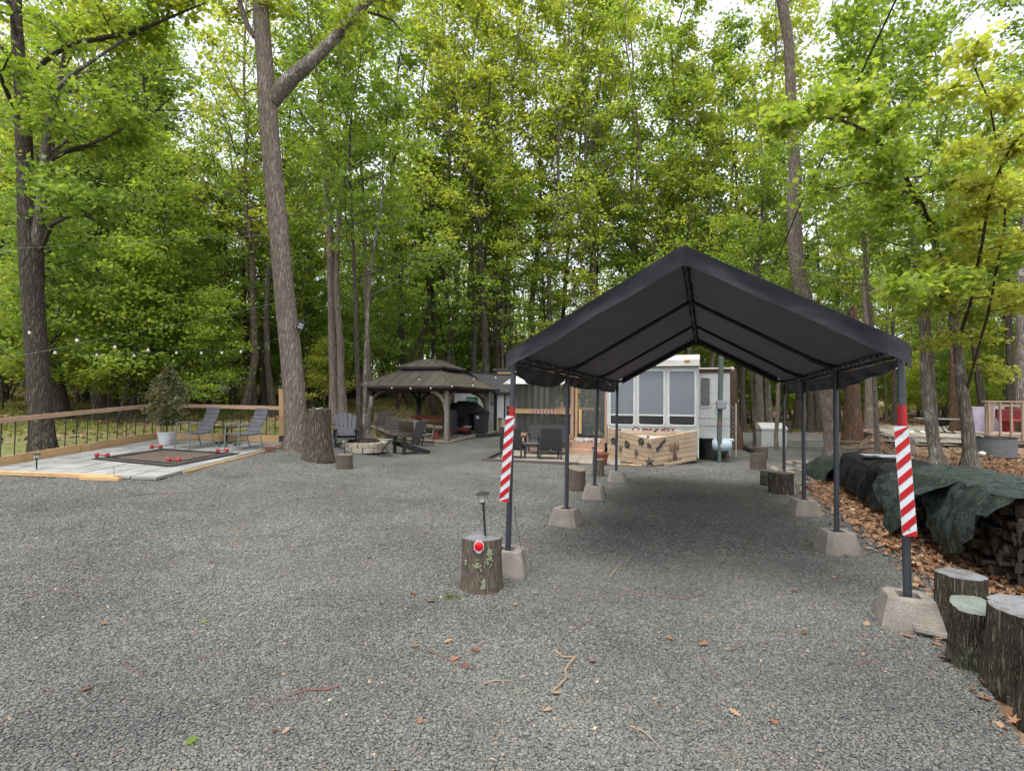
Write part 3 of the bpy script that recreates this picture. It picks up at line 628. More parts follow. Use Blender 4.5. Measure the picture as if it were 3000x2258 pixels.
for i, (tr, lb, bk, H, dp) in enumerate([
    ([(2572, 1338, 16), (2566, 1200, 13), (2561, 1100, 13), (2556, 970, 13), (2545, 880, 13), (2537, 780, 12), (2530, 700, 10)], 'slim straight trunk standing in the flat stone heap', BARK, 13, None),
    ([(2546, 1252, 26), (2545, 1180, 22), (2546, 1089, 21), (2543, 980, 19)], 'grey trunk behind the timber retaining wall', BARK, 18, 25),
    ([(2796, 1250, 26), (2795, 1100, 24), (2794, 950, 23), (2793, 800, 23), (2790, 700, 20)], 'pinkish flaking trunk rising behind the round garden table', BARKR, 18, 22),
    ([(2988, 1180, 24), (2990, 1000, 22), (2990, 850, 21)], 'grey trunk in front of the house at the right edge', BARKL, 16, 19),
    ([(2962, 1200, 22), (2958, 1000, 19), (2950, 850, 17), (2940, 700, 15)], 'dark trunk left of the house at the right edge', BARKD, 17, 27),
    ([(2230, 1304, 27), (2228, 1230, 21), (2226, 1160, 19), (2222, 1050, 17), (2215, 900, 14)], 'grey trunk immediately left of the white storage box', BARK, 15, None),
    ([(2212, 1310, 9), (2208, 1240, 8), (2204, 1140, 8), (2195, 1000, 7)], 'very thin dark trunk left of the storage box', BARKD, 10, None),
    ([(2276, 1318, 13), (2273, 1280, 11), (2279, 1200, 11), (2280, 1120, 10), (2285, 1000, 9)], 'thin bent trunk in front of the white storage box', BARK, 11, None),
    ([(2454, 1262, 24), (2452, 1180, 18), (2450, 1100, 17)], 'black trunk seen between the grey oak and the snag', BARKD, 16, 34),
    ([(2375, 1262, 24), (2374, 1180, 20), (2373, 1100, 19)], 'black trunk standing left of the grey oak', BARKD, 16, 33),
    ([(2398, 1264, 20), (2394, 1200, 16), (2390, 1120, 14)], 'thin black trunk close to the foot of the grey oak', BARKD, 16, 33),
    ([(2620, 1240, 14), (2618, 1100, 11), (2616, 1000, 10)], 'dark trunk behind the canopy edge on the stone terrace side', BARKD, 14, 30),
    ([(2880, 1200, 22), (2866, 1100, 18), (2850, 950, 16), (2845, 800, 14)], 'dark trunk behind the covered table', BARKD, 16, 28)]):
    traced('woodland_tree', lb, tr, depth=dp, bark=bk, H=H, lo=.35, nl=13, llen=2.6, seed=100+i, nside=10, ridges=.03, mat=(LEAFB, LEAFA, LEAFB, LEAFD)[i % 4], leaf=.17, nleaf=20)
traced('snag_tree', 'broken trunk with torn bark behind the trailer slide out', [(2154, 1268, 40), (2150, 1230, 26), (2148, 1160, 24), (2148, 1103, 23)], depth=19, bark=BARKR, H=2.6, nl=0, seed=120, nside=18)
traced('snag_tree', 'cut off pale stem leaning beside the gazebo left post', [(1078, 1276, 17), (1080, 1230, 15), (1086, 1185, 12)], bark=BARKL, H=1.35, nl=0, seed=121, nside=10)

# -- the woods around, repeats of a few grown trees
PT = [proto(1, 20, .17, .34, 34, 3.9, 15, .20, LEAFA, BARK, .23, .5), proto(2, 19, .14, .30, 34, 3.5, 16, .20, LEAFB, BARKD, .23, .5), proto(3, 21, .15, .36, 32, 3.8, 14, .20, LEAFA, BARKL, .22, .5), proto(4, 18, .13, .28, 34, 3.2, 16, .20, LEAFD, BARKD, .23, .5), proto(11, 20, .13, .32, 32, 4.2, 14, .19, LEAFB, BARK, .22, .45, .4)]
PM = [proto(5, 12, .075, .22, 28, 2.9, 14, .175, LEAFB, BARKD, .24, .35, sub=5), proto(6, 10, .06, .18, 26, 2.8, 14, .175, LEAFD, BARKD, .24, .3, sub=5), proto(7, 13, .085, .25, 26, 3.2, 13, .18, LEAFA, BARK, .24, .35)]
PS = [proto(8, 5.5, .04, .12, 16, 1.7, 42, .14, LEAFB, BARKD, .35, .3, .12, sub=4, nside=6), proto(9, 4.2, .03, .15, 14, 1.5, 42, .13, LEAFA, BARK, .35, .3, .1, sub=4, nside=6), proto(10, 6.5, .05, .15, 16, 2.0, 44, .15, LEAFD, BARKD, .4, .3, .15, sub=4, nside=6)]
def free(x, y):
    b = x/max(y, .1)
    if x < -13.8 and y < 20: return y > 6 and not (x > -15.2 and y < 13)
    if b < -.93 and y < 18: return False
    if y < 20.5: return False
    if -7.5 < x < 1.5 and y < 27.5: return False
    if 1.0 < x < 11.5 and y < 27: return False
    if 5.5 < x < 19.5 and y < 33: return False
    if x >= 11.5 and y < 33: return x > 26 and y > 14
    return y < 72
FOREST = []
def plant(P, n, ymin, ymax, mind, label, name, group, smin, smax, xr=1.12, power=1.0):
    k = 0; tries = 0
    while k < n and tries < n*80:
        tries += 1; y = ymin+(ymax-ymin)*rnd.random()**power; x = rnd.uniform(-xr, xr)*max(y, 17)
        if not free(x, y) or any((x-a)**2+(y-b)**2 < (mind+c)**2/2 for a, b, c in FOREST): continue
        if name == 'forest_tree' and -.15 < x/y < .36 and y < 29: continue
        i = rnd.randrange(len(P)); s = rnd.uniform(smin, smax)
        FOREST.append((x, y, mind)); k += 1
        tree_obj(name, P[i], G(x, y, -.05), rnd.uniform(0, 6.28), s, label[i], group)
TALL = ['tall grey trunked woodland tree with yellow green leaves in the woods behind', 'tall dark trunked woodland tree with mid green leaves in the woods behind', 'tall pale trunked woodland tree with yellow green leaves in the woods behind', 'tall dark trunked woodland tree with deep green leaves in the woods behind', 'tall grey trunked woodland tree with mid green leaves in the woods behind']
for b_, y_, i_, s_ in ((.015, 30, 2, 1.3), (.045, 34, 0, 1.36), (.085, 29, 2, 1.2), (.11, 36, 1, 1.5), (.145, 30.5, 0, 1.34), (.175, 33, 2, 1.38), (.205, 29.5, 4, 1.26), (.235, 36, 0, 1.45), (.262, 30, 1, 1.36), (.30, 34, 2, 1.12), (.335, 29.5, 0, 1.0), (.37, 31, 2, 1.1), (.405, 35, 1, 1.2), (.44, 31.5, 3, 1.35), (.49, 34, 2, 1.4), (.54, 36, 0, 1.45), (-.03, 31, 0, 1.3), (-.06, 29, 2, 1.2), (-.12, 29, 2, 1.22), (-.09, 35, 0, 1.45), (-.155, 31, 4, 1.3), (-.19, 29, 1, 1.25)):
    FOREST.append((b_*y_, y_, 1.5)); tree_obj('forest_tree', PT[i_], G(b_*y_, y_, -.05), b_*77, s_, TALL[i_], 'tall trees of the surrounding woods')
plant(PT, 100, 21, 58, 1.6, TALL, 'forest_tree', 'tall trees of the surrounding woods', .8, 1.1, power=1.2)
MEDL = ['medium dark stemmed understory tree with mid green leaves in the woods', 'medium dark stemmed understory tree with deep green leaves in the woods', 'medium grey stemmed understory tree with yellow green leaves in the woods']
for b_, y_, i_, s_ in ((-.02, 28, 2, 1.0), (.03, 29, 0, 1.0), (.12, 28, 2, .95), (.19, 28, 0, 1.0), (.24, 29, 1, 1.0), (.28, 29, 2, 1.1), (.32, 31, 0, 1.1), (.36, 34, 1, 1.2), (.40, 33.5, 0, 1.1), (.46, 34, 2, 1.15), (.52, 34, 1, 1.1), (-.07, 28.5, 0, 1.1), (-.15, 28, 1, 1.1), (-.22, 27, 0, 1.1), (-.27, 24, 1, .95), (.58, 34, 0, 1.0), (.64, 33.5, 2, 1.1)):
    FOREST.append((b_*y_, y_, 1.2)); tree_obj('understory_tree', PM[i_], G(b_*y_, y_, -.05), b_*77, s_, MEDL[i_], 'medium trees of the surrounding woods')
plant(PM, 95, 20, 62, 1.3, ['medium dark stemmed understory tree with mid green leaves in the woods', 'medium dark stemmed understory tree with deep green leaves in the woods', 'medium grey stemmed understory tree with yellow green leaves in the woods'], 'understory_tree', 'medium trees of the surrounding woods', .8, 1.15, power=1.2)
plant(PS, 135, 18, 48, .8, ['small leafy sapling with mid green leaves on the forest floor', 'small leafy sapling with yellow green leaves on the forest floor', 'small leafy sapling with deep green leaves on the forest floor'], 'sapling_tree', 'saplings on the forest floor', .7, 1.25, power=1.2)
def far_woods():                       # what lies beyond, where single trees can no longer be told apart
    n = 50000; a = NR.uniform(-1.25, 1.25, n); d = NR.uniform(70, 95, n); h = NR.uniform(0, 1, n)**.8
    x = np.sin(a)*d*1.1; y = np.cos(a)*d*.9+8
    H = 10+3*np.sin(a*23)+2*np.sin(a*51+1)
    z = TERV(x, y)+h*H
    P = np.stack([x, y, z], -1)+NR.normal(0, .5, (n, 3))
    V, F = cards(P, NR.uniform(.35, .8, n), up=.4)
    tag(link('far_woods', npmesh('far_woods', V, F, LEAFB)), 'distant green mass of the woods', 'woods', kind='stuff')
    mb = MB()
    for i in range(260):
        a_ = rnd.uniform(-1.2, 1.2); d_ = rnd.uniform(66, 92); x_ = math.sin(a_)*d_*1.1; y_ = math.cos(a_)*d_*.9+8
        mb.tube([G(x_, y_, -.2), G(x_, y_)+Vector((rnd.gauss(0, .4), 0, 9)), G(x_, y_)+Vector((rnd.gauss(0, .8), 0, 18))], [.25, .18, .06], 5, False)
    tag(link('far_trunks', mb.mesh('far_trunks', BARKD)), 'trunks of the distant woods', 'woods', kind='stuff')
far_woods()
# ------------------------------------------------------------------ shared materials
STEEL = pm('painted_steel', (.028, .033, .042), (.04, .045, .055), 5, .42, .05, .1, spec=.5)
COVER = pm('cover_fabric', (.036, .038, .045), (.055, .058, .067), 2.2, .55, .25, spec=.4, stretch=(1, 1, 1), fine=40)
def thincloth(m, c, f):               # light coming through a thin sheet
    nt = m.node_tree; tr = nt.nodes.new('ShaderNodeBsdfTranslucent'); tr.inputs[0].default_value = col(c); mx = nt.nodes.new('ShaderNodeMixShader'); mx.inputs[0].default_value = f
    nt.links.new(nt.nodes['Principled BSDF'].outputs[0], mx.inputs[1]); nt.links.new(tr.outputs[0], mx.inputs[2]); nt.links.new(mx.outputs[0], nt.nodes['Material Output'].inputs['Surface'])
thincloth(COVER, (.175, .165, .17), .5)
BLACKM = pm('black_metal', (.012, .012, .013), (.02, .02, .021), 8, .5, .1)
BLACKR = pm('black_rubber', (.012, .012, .013), None, 8, .7, .1)
WHITE = pm('white_paint', (.47, .48, .465), (.38, .39, .37), 1.5, .45, .04, spec=.4)
WHITEP = pm('weathered_white', (.55, .56, .56), (.38, .38, .37), 2.5, .7, .1)
RED = pm('reflective_red', (.36, .006, .012), (.30, .005, .01), 3, .35, .03)
REFW = pm('reflective_white', (.50, .52, .53), (.44, .46, .47), 3, .35, .03)
CONC = pm('concrete', (.25, .225, .19), (.17, .15, .125), 5, .95, .7, bd=.012, fine=14)
CONCD = pm('concrete_stained', (.22, .18, .14), (.13, .10, .08), 6, .95, .6, bd=.01, fine=14)
PINE = wood('new_pine', (.46, .31, .16), (.36, .22, .11), (.2, .12, .06))
PINKW = wood('reddish_wood', (.42, .28, .19), (.33, .21, .14), (.16, .09, .06))
CEDAR = wood('skirt_wood', (.42, .32, .22), (.32, .24, .16), (.17, .11, .07))
GREYW = wood('weathered_wood', (.24, .21, .18), (.16, .14, .12), (.08, .07, .06))
DARKW = wood('dark_stained_wood', (.085, .075, .07), (.055, .05, .045), (.03, .025, .02))
DECKW = wood('old_deck_wood', (.34, .26, .20), (.25, .19, .14), (.12, .09, .07))
CHAR = pm('charcoal_paint', (.022, .022, .025), (.035, .035, .04), 6, .6, .1)
GLASSD = pm('dark_glass', (.012, .014, .017), (.02, .024, .028), 1.2, .12, 0, spec=.6)
def ringmat(name, c1, c2, grey):
    m, nt, b = newmat(name); v = coords(nt, shift=False)
    w = nt.nodes.new('ShaderNodeTexWave'); w.wave_type = 'RINGS'; w.rings_direction = 'Z'; w.inputs['Scale'].default_value = 22; w.inputs['Distortion'].default_value = 3; w.inputs['Detail'].default_value = 3
    nt.links.new(v, w.inputs['Vector']); n = tnoise(nt, coords(nt), 9, 5, .7)
    c = mixc(nt, w.outputs['Fac'], c1, c2); c = mixc(nt, ramp(nt, [(.42, (0, 0, 0)), (.6, (.9, .9, .9))], n), c, grey)
    nt.links.new(c, b.inputs['Base Color']); b.inputs['Roughness'].default_value = .9; bump(nt, b, w.outputs['Fac'], .4, .004); return m
CUTW = ringmat('cut_wood', (.18, .135, .095), (.12, .09, .06), (.14, .13, .11))
CUTG = ringmat('cut_wood_grey', (.105, .10, .09), (.065, .06, .055), (.16, .165, .17))
CUTD = ringmat('cut_wood_dark', (.10, .075, .055), (.07, .05, .035), (.12, .105, .09))
CUTM = ringmat('cut_wood_green', (.12, .14, .115), (.085, .10, .085), (.145, .165, .14))
def wickermat(name, c1, c2, sc=60):
    m, nt, b = newmat(name); v = coords(nt, shift=False)
    br = nt.nodes.new('ShaderNodeTexChecker'); br.inputs['Scale'].default_value = sc; nt.links.new(v, br.inputs['Vector'])
    n = tnoise(nt, v, 12, 4); c = mixc(nt, br.outputs['Fac'], c1, c2); c = mixc(nt, .5, c, ramp(nt, [(.3, (.6, .6, .6)), (.7, (1.3, 1.3, 1.3))], n), 'MULTIPLY')
    nt.links.new(c, b.inputs['Base Color']); b.inputs['Roughness'].default_value = .6; bump(nt, b, br.outputs['Fac'], .6, .004); return m
WICKD = wickermat('dark_wicker', (.013, .013, .014), (.03, .03, .032)); WICKG = wickermat('grey_wicker', (.12, .12, .13), (.06, .06, .066), 45)
YAW = .3529; AX = Vector((math.sin(YAW), math.cos(YAW), 0)); PX = Vector((math.cos(YAW), -math.sin(YAW), 0))

# ------------------------------------------------------------------ car canopy
def carport():
    W, B, HE, HR = 3.05, 2.066, 1.985, 2.83
    O = Vector((.0136, 4.942, 0))
    t = thing('car_canopy', 'open black fabric car canopy on eight slim steel legs standing over the gravel', 'canopy', O, -YAW)
    L = 3*B
    def sec(u):   # across the cover, u 0..1: skirt, slope, ridge, slope, skirt
        pts = [(-.032, HE-.04), (-.034, HE+.01), (-.005, HE+.06), (.05, HE+.095), (W/2-.05, HR+.035), (W/2, HR+.05), (W/2+.05, HR+.035), (W-.05, HE+.095), (W+.005, HE+.06), (W+.034, HE+.01), (W+.032, HE-.04)]
        ds = [0]
        for a, b in zip(pts, pts[1:]): ds.append(ds[-1]+math.hypot(b[0]-a[0], b[1]-a[1]))
        s = u*ds[-1]
        for i in range(len(pts)-1):
            if s <= ds[i+1]+1e-9:
                k = (s-ds[i])/(ds[i+1]-ds[i]); return pts[i][0]*(1-k)+pts[i+1][0]*k, pts[i][1]*(1-k)+pts[i+1][1]*k, s, ds[-1]
    def cov(side):
        def f(u, v):
            uu = u*.5 if side == 0 else 1-(1-u)*.5
            x, z, s, tot = sec(uu); y = -.11+(L+.20)*v
            k = (y/B) % 1; span = math.sin(math.pi*k) if 0 < y < L else 0
            mid = math.sin(math.pi*min(1, max(0, (u if side == 0 else 1-u))))
            z -= .022*span*mid; e = (u if side == 0 else 1-u)
            z += .010*nz(x*2, y*2, side, 1.4)+.004*nz(x*.6, y, 4, 9)+.004*nz(x+y, x-y, 8, 5)
            if e < .07: x += (.015*nz(y, 0, side, 5)+.01*nz(y, z, 7, 14))*(1 if e < .05 else .3)
            return (x, y, z)
        m = MB().grid(f, 46, 60, .004); part('canopy_cover', m, COVER, t, True)
    cov(0); cov(1)
    def fringe(side):     # the front gable strip
        def f(u, v):
            uu = u*.5 if side == 0 else 1-(1-u)*.5
            x, z, s, tot = sec(uu*.97+.015); e = (u if side == 0 else 1-u)
            dx = (-.35 if side == 0 else .35)*0
            return (x+dx, -.115+.012*math.sin(v*3)+.020*nz(x, v*.3, 5, 3)+.008*nz(x+v, v, 2, 11)+v*.03*(1 if e > .1 else 0), z+.0-v*(.155+.012*nz(x, 0, 3, 2.5))+.002*nz(x, v, 1, 20))
        m = MB().grid(f, 40, 6, .004); part('gable_fringe', m, COVER, t, True)
    fringe(0); fringe(1)
    for y in (L+.07,):
        for sd in (0, 1):
            m = MB().grid(lambda u, v: ((lambda q: (q[0], y+.02*nz(q[0], v, 2, 4), q[1]-v*.12))(sec((u*.5 if sd == 0 else 1-(1-u)*.5)*.88+.06))), 24, 3, .004); part('gable_fringe', m, COVER, t, True)
    for sd in (0, 1):     # the hanging side skirts, scalloped between the legs
        x0 = -.03 if sd == 0 else W+.03
        for k in range(3):
            def f(u, v):
                y = B*(k+u); sag = (.05+.11*math.sin(math.pi*u)**.8 if k == 0 else .10+.02*math.sin(math.pi*u)) if sd == 0 else (.03+.12*u if k == 0 else .13)
                return (x0+(.03*nz(y, v, sd, 4)+.02*math.sin(y*9+v*3))*v*(-1 if sd == 0 else 1), y, HE-.045-v*(sag+.03)+.004*nz(y, v, 3, 12))
            m = MB().grid(f, 26, 6, .004); part('side_skirt', m, COVER, t, True)
    for sd in (0, 1):
        x = 0 if sd == 0 else W
        for k in range(4):
            lean = {(0, 0): (-.035, 0), (0, 2): (-.05, 0), (0, 3): (-.015, 0), (1, 0): (.03, 0)}.get((sd, k), (0, 0))
            m = MB().tube([(x+lean[0], k*B, .07), (x+lean[0]*.5, k*B, 1.1), (x, k*B, HE)], .027, 14)
            lg = part('leg', m, STEEL, t, True)
            if k == 0:
                c = lean[0]*.5; z1, z2 = (1.36, 1.53) if sd == 0 else (1.43, 1.59); lx_ = lambda z: x+c*(1-(z-1.1)/(HE-1.1))
                part('red_tape', MB().tube([(lx_(z1), 0, z1), (lx_(z2), 0, z2)], .0285, 14), RED, lg, True, label='red reflective band')
                part('collar', MB().tube([(lx_(1.66), 0, 1.66), (lx_(1.69), 0, 1.69)], .030, 14), STEEL, lg, True)
                part('bolt', MB().lathe([(.006, 0), (.009, .006), (.004, .012)], 8), pm('bolt_zinc', (.5, .5, .5), None, 5, .3, 0, 1), lg, True, loc=(x+.03*(1 if sd == 0 else -1), -.02, 1.86), rot=(R(90), 0, 0))
            g = Vector((x, k*B, 0))
        part('eave_rail', MB().tube([(x, .0, HE), (x, L, HE)], .021, 12), pm('rail_grey_%d' % sd, (.10, .105, .115), (.06, .062, .07), 3, .45, .1), t, True)
    for k in range(4):
        for sd in (0, 1):
            x = 0 if sd == 0 else W; xi = .16 if sd == 0 else W-.16
            m = MB().tube([(x, k*B, HE-.05), (x, k*B, HE+.03), (xi, k*B, HE+.075), (W/2, k*B, HR)], .0225, 12); part('rafter', m, BLACKM, t, True)
            if k in (0, 3) or True:
                part('brace_sleeve', MB().tube([(xi*.5+x*.5, k*B, HE+.045), (xi+(.1 if sd == 0 else -.1), k*B, HE+.075+.048)], .027, 12), BLACKM, t, True)
    part('ridge_pole', MB().tube([(W/2, -.04, HR), (W/2, L+.04, HR)], .0225, 12), BLACKM, t, True)
    rr = random.Random(5)
    for x, z, n in ((W/2, HR, 46), (0, HE, 34), (W, HE, 34)):   # elastic ties holding the cover to the poles
        m = MB()
        for i in range(n):
            y = .1+(L-.2)*i/n+rr.uniform(-.03, .03); r_ = rr.uniform(.028, .04); pts = []
            for j in range(9):
                a = j/8*2*math.pi*1.1; pts.append((x+math.cos(a)*r_, y+.05*j/8*rr.choice((-1, 1, 1)), z+math.sin(a)*r_+.008))
            m.tube(pts, .005, 4)
        o = part('elastic_ties', m, BLACKR, t); o['kind'] = 'stuff'
    # pier blocks under the legs
    def pier(name='pier_block'):
        b = thing(name, '', 'concrete block', group='concrete pier blocks under the canopy legs')
        m = MB(); k = 16
        def rect(h, z, ch):
            P = []
            for (sx, sy) in ((1, 1), (-1, 1), (-1, -1), (1, -1)):
                a = (h*sx, (h-ch)*sy, z) if sx*sy > 0 else ((h-ch)*sx, h*sy, z); c = ((h-ch)*sx, h*sy, z) if sx*sy > 0 else (h*sx, (h-ch)*sy, z)
                P += [a, c]
            return P
        rings = [rect(.195, 0, .05), rect(.19, .035, .05), rect(.145, .21, .045), rect(.138, .225, .04), rect(.068, .225, .004), rect(.06, .12, .004)]
        vs = [v for q in rings for v in q]; fs = [(i*8+j, i*8+(j+1) % 8, (i+1)*8+(j+1) % 8, (i+1)*8+j) for i in range(5) for j in range(8)]+[tuple(range(7, -1, -1)), tuple(40+j for j in range(8))]
        m.add(vs, fs); part('block_body', m, CONC, b, bev=.008); return b
    b0 = pier(); first = True
    labs = {(0, 0): 'concrete pier block beside the tall stump with the red reflector', (0, 1): 'concrete pier block under the second left canopy leg', (0, 2): 'concrete pier block in front of the wide bark covered stump under the third left leg', (0, 3): 'concrete pier block under the left canopy leg nearest the trailer',
            (1, 0): 'concrete pier block touching two flat slabs under the front right leg', (1, 1): 'concrete pier block with an orange leaf at its foot', (1, 2): 'concrete pier block right of the dark stump pair', (1, 3): 'concrete pier block hidden behind the dark stump pair at the far right leg'}
    for (sd, k), lb in labs.items():
        loc = O+PX*(W*sd+{(0, 0): -.035, (0, 2): -.05, (1, 0): .03}.get((sd, k), 0))+AX*(B*k); loc.z = ter(loc.x, loc.y)-.012
        if first: b0.location = loc; b0.rotation_euler.z = -YAW+.1; b0['label'] = lb; first = False
        else: dup(b0, loc, -YAW+rnd.uniform(-.35, .35), lb)
    # striped marker boards tied to the two front legs
    def marker(lb, pos, tilt, yaw, n=7, L_=.79, W_=.088):
        m_ = thing('marker_board', lb, 'marker board', pos, group='striped marker boards on the front legs', rot=(0, tilt, yaw))
        out = [(x, 0, z) for x, z in ((-W_/2+.012, 0), (W_/2-.012, 0), (W_/2, .012), (W_/2, L_-.012), (W_/2-.012, L_), (-W_/2+.012, L_), (-W_/2, L_-.012), (-W_/2, .012))]
        part('plate', MB().poly(out, (0, .003, 0)), REFW, m_)
        p = L_/n; s = W_*.95
        for i in range(-1, n):
            z0 = i*p+p*.15; q = [(-W_/2+.001, z0), (W_/2-.001, z0+s), (W_/2-.001, z0+s+p*.5), (-W_/2+.001, z0+p*.5)]
            q = [(x, min(max(z, .001), L_-.001)) for x, z in q]
            if q[2][1]-q[1][1] < .004 and q[3][1]-q[0][1] < .004: continue
            part('stripe', MB().poly([(x, -.0012, z) for x, z in q], (0, -.001, 0)), RED, m_)
        for z in (.05, L_-.05): part('screw', MB().lathe([(.005, 0), (.005, .004)], 8), BLACKM, m_, loc=(0, -.003, z), rot=(R(90), 0, 0))
    a = at(1476, 1470, 4.86); marker('red and white striped board tied to the front left canopy leg', a, R(3.6), -.30, n=7)
    b = at(2666, 1571, 3.81); marker('red and white striped board tied to the front right canopy leg', b, R(-3.3), -YAW-.1)
    tag(link('guy_cord', MB().tube([at(1508, 1480, 4.9), at(1512, 1530, 4.88), at(1526, 1600, 4.8), at(1541, 1660, 4.72)], .003, 5).mesh('guy_cord', BLACKM)), 'thin black cord hanging beside the front left canopy leg', 'cord')
    tag(link('guy_cord', MB().tube([at(2640, 1180, 3.86), at(2646, 1400, 3.84), at(2662, 1620, 3.86), at(2660, 1700, 3.86)], .003, 5).mesh('guy_cord', BLACKM)), 'thin black cord running down the front right canopy leg', 'cord')
carport()

# ------------------------------------------------------------------ stumps and cut logs
def stump(label, loc, r, h, top=CUTW, bark=STUMPB, seed=0, tilt=(0, 0), flare=1.12, n=40, name='tree_stump', group=None, ridge=.05, slant=0.0):
    t = thing(name, label, 'stump' if name == 'tree_stump' else 'log', loc, 0, group, rot=(tilt[0], tilt[1], 0 if tilt[0] else seed*1.3))
    k = 9; P = []
    for i in range(k+1):
        z = h*i/k; f = flare if i == 0 else 1+(flare-1)*(1-i/k)**3
        for j in range(n):
            a = 2*math.pi*j/n
            q = 1+(.16 if name == 'cut_log' else .08)*nz(math.cos(a)*1.3, math.sin(a)*1.3, seed*3.1+z*1.2, 1.2)+ridge*nz(math.cos(a)*7, math.sin(a)*7, seed+z*1.1, 1.0)+(.03*nz(a*3, z*9, seed, 2))
            if i == 0: q += .05*nz(math.cos(a)*3, math.sin(a)*3, seed, 1)
            zz = z+(slant*math.cos(a)*r if i == k else 0)
            P.append((math.cos(a)*r*f*q, math.sin(a)*r*f*q, zz-.02*(i == 0)))
    fs = [(i*n+j, i*n+(j+1) % n, (i+1)*n+(j+1) % n, (i+1)*n+j) for i in range(k) for j in range(n)]+[tuple(range(n-1, -1, -1))]
    part('bark', MB().add(P, fs), bark, t, True)
    T = P[-n:]; c = (0, 0, h); ins = [(x*.93, y*.93, z+.004) for x, y, z in T]
    m = MB(); m.add(T+ins+[(0, 0, h+.004)], [(j, (j+1) % n, n+(j+1) % n, n+j) for j in range(n)]+[(n+j, n+(j+1) % n, 2*n) for j in range(n)])
    part('cut_face', m, top, t); return t
sN = Vector((at(1411, 1700, 4.53).x, 4.53, 0)); sN.z = ter(sN.x, sN.y)
sT = stump('knee high stump with a red reflector and a garden lamp on its pale top', sN, .172, .43, CUTG, seed=1, flare=1.1)
lich = pm('lichen', (.24, .27, .17), (.17, .2, .12), 30, 1, .5)
def lichens(t, r0, z_of, spots, off, seed):
    rg = random.Random(seed); m = MB()
    for ang0, z0, sp, n in spots:
        for i in range(n):
            ang = ang0+rg.gauss(0, sp/r0*.5); z = z0+rg.gauss(0, sp); r_ = rg.uniform(.003, .011); k = 7
            m.poly([((r0+.006)*math.cos(ang+off+math.cos(a*.9)*r_/r0*rg.uniform(.5, 1.2)), (r0+.006)*math.sin(ang+off+math.cos(a*.9)*r_/r0), z+math.sin(a*.9)*r_*rg.uniform(.6, 1.4)) for a in range(k)], (-math.cos(ang+off)*.008, -math.sin(ang+off)*.008, 0))
    o = part('lichen_patch', m, lich, t); o['kind'] = 'stuff'
lichens(sT, .181, None, [(-1.15, .28, .032, 34), (-1.2, .34, .02, 14), (-1.75, .23, .02, 12), (-1.45, .09, .026, 22), (-2.3, .24, .012, 5), (-1.6, .22, .015, 5)], -1.3, 5)
def reflector(loc):
    t = thing('reflector', 'round red reflector on a white diamond plate nailed to the knee high stump', 'reflector', loc, 0)
    h = .062; pts = [(0, h), (.012, h-.006), (.04, .022), (.042, -.02), (.012, -h+.006), (0, -h), (-.012, -h+.006), (-.042, -.02), (-.04, .022), (-.012, h-.006)]
    part('plate', MB().poly([(x, 0, z) for x, z in pts], (0, .004, 0)), REFW, t)
    part('red_lens', MB().lathe([(.037, 0), (.037, .004), (.03, .008), (.01, .01)], 24), pm('red_lens', (.6, .005, .015), None, 30, .15, .1), t, True, rot=(R(90), 0, 0))
    for z in (.054, -.054): part('nail', MB().lathe([(.004, 0), (.004, .003)], 8), BLACKM, t, rot=(R(90), 0, 0), loc=(0, -.001, z))
reflector(at(1403, 1600, 4.335))
LENS = pm('lamp_lens', (.45, .47, .42), (.36, .38, .33), 12, .25, .1)
def lamp(label, loc, h=.36, s=1.0, tilt=(0, 0), rz=0):
    t = thing('garden_lamp', label, 'garden lamp', loc, group='solar garden lamps on stakes', rot=(tilt[0], tilt[1], rz))
    hs_ = h-.105*s
    part('stake', MB().tube([(0, 0, -.05), (0, 0, hs_)], .010*s, 12), BLACKM, t, True)
    part('collar', MB().lathe([(.013*s, hs_-.004), (.018*s, hs_), (.016*s, hs_+.01), (.027*s, hs_+.014)], 20), BLACKM, t, True)
    part('lens', MB().lathe([(.022*s, hs_+.012), (.036*s, hs_+.022), (.040*s, hs_+.045), (.040*s, hs_+.082)], 24), LENS, t, True)
    m = MB()
    for k in range(4):
        a = k*math.pi/2+.4; m.tube([(r_*s*math.cos(a), r_*s*math.sin(a), hs_+z_) for r_, z_ in ((.024, .012), (.038, .02), (.0425, .045), (.042, .084))], .0018*s, 5)
    for z_ in (.05, .064): m.tube([(.0425*s*math.cos(a*.524), .0425*s*math.sin(a*.524), hs_+z_*s) for a in range(13)], .0014*s, 5)
    part('cage', m, BLACKM, t)
    part('cap', MB().lathe([(.041*s, hs_+.082), (.058*s, hs_+.084), (.058*s, hs_+.088), (.034*s, hs_+.101), (.008*s, hs_+.105)], 24), BLACKM, t, True)
    return t
lamp('black solar garden lamp standing on the knee high stump', Vector((sN.x+.025, sN.y, sN.z+.435)), .375, 1.02, (0, R(-4.5)))
def gstump(label, px, py, w, ytop, **k):
    b = gp(px, py); r = w/2/FPX*b.y; b = b+Vector((0, r*.8, 0)); b.z = ter(b.x, b.y); h = at(px, ytop, b.y).z-b.z
    return stump(label, b, r, h, **k), b, h
s2, b2, h2 = gstump('short round stump holding a lamp in front of the fire pit', 1003, 1375, 46, 1331, seed=2, top=CUTW, flare=1.03)
lamp('solar garden lamp on the short stump before the fire pit', b2+Vector((0, 0, h2)), .36, 1, (0, R(-3)))
s3, b3, h3 = gstump('waist high stump with a folded white sheet on top next to the big oak', 922, 1352, 66, 1198, seed=3, top=CUTD, bark=barkmat('bark_mossy', (.19, .16, .12), (.1, .08, .06), moss=(.11, .10, .055), mossamt=.58), flare=1.5, ridge=.07)
ppr = thing('folded_sheet', 'folded white sheet lying on the waist high stump', 'paper', b3+Vector((-.03, -.05, h3+.012)), .4)
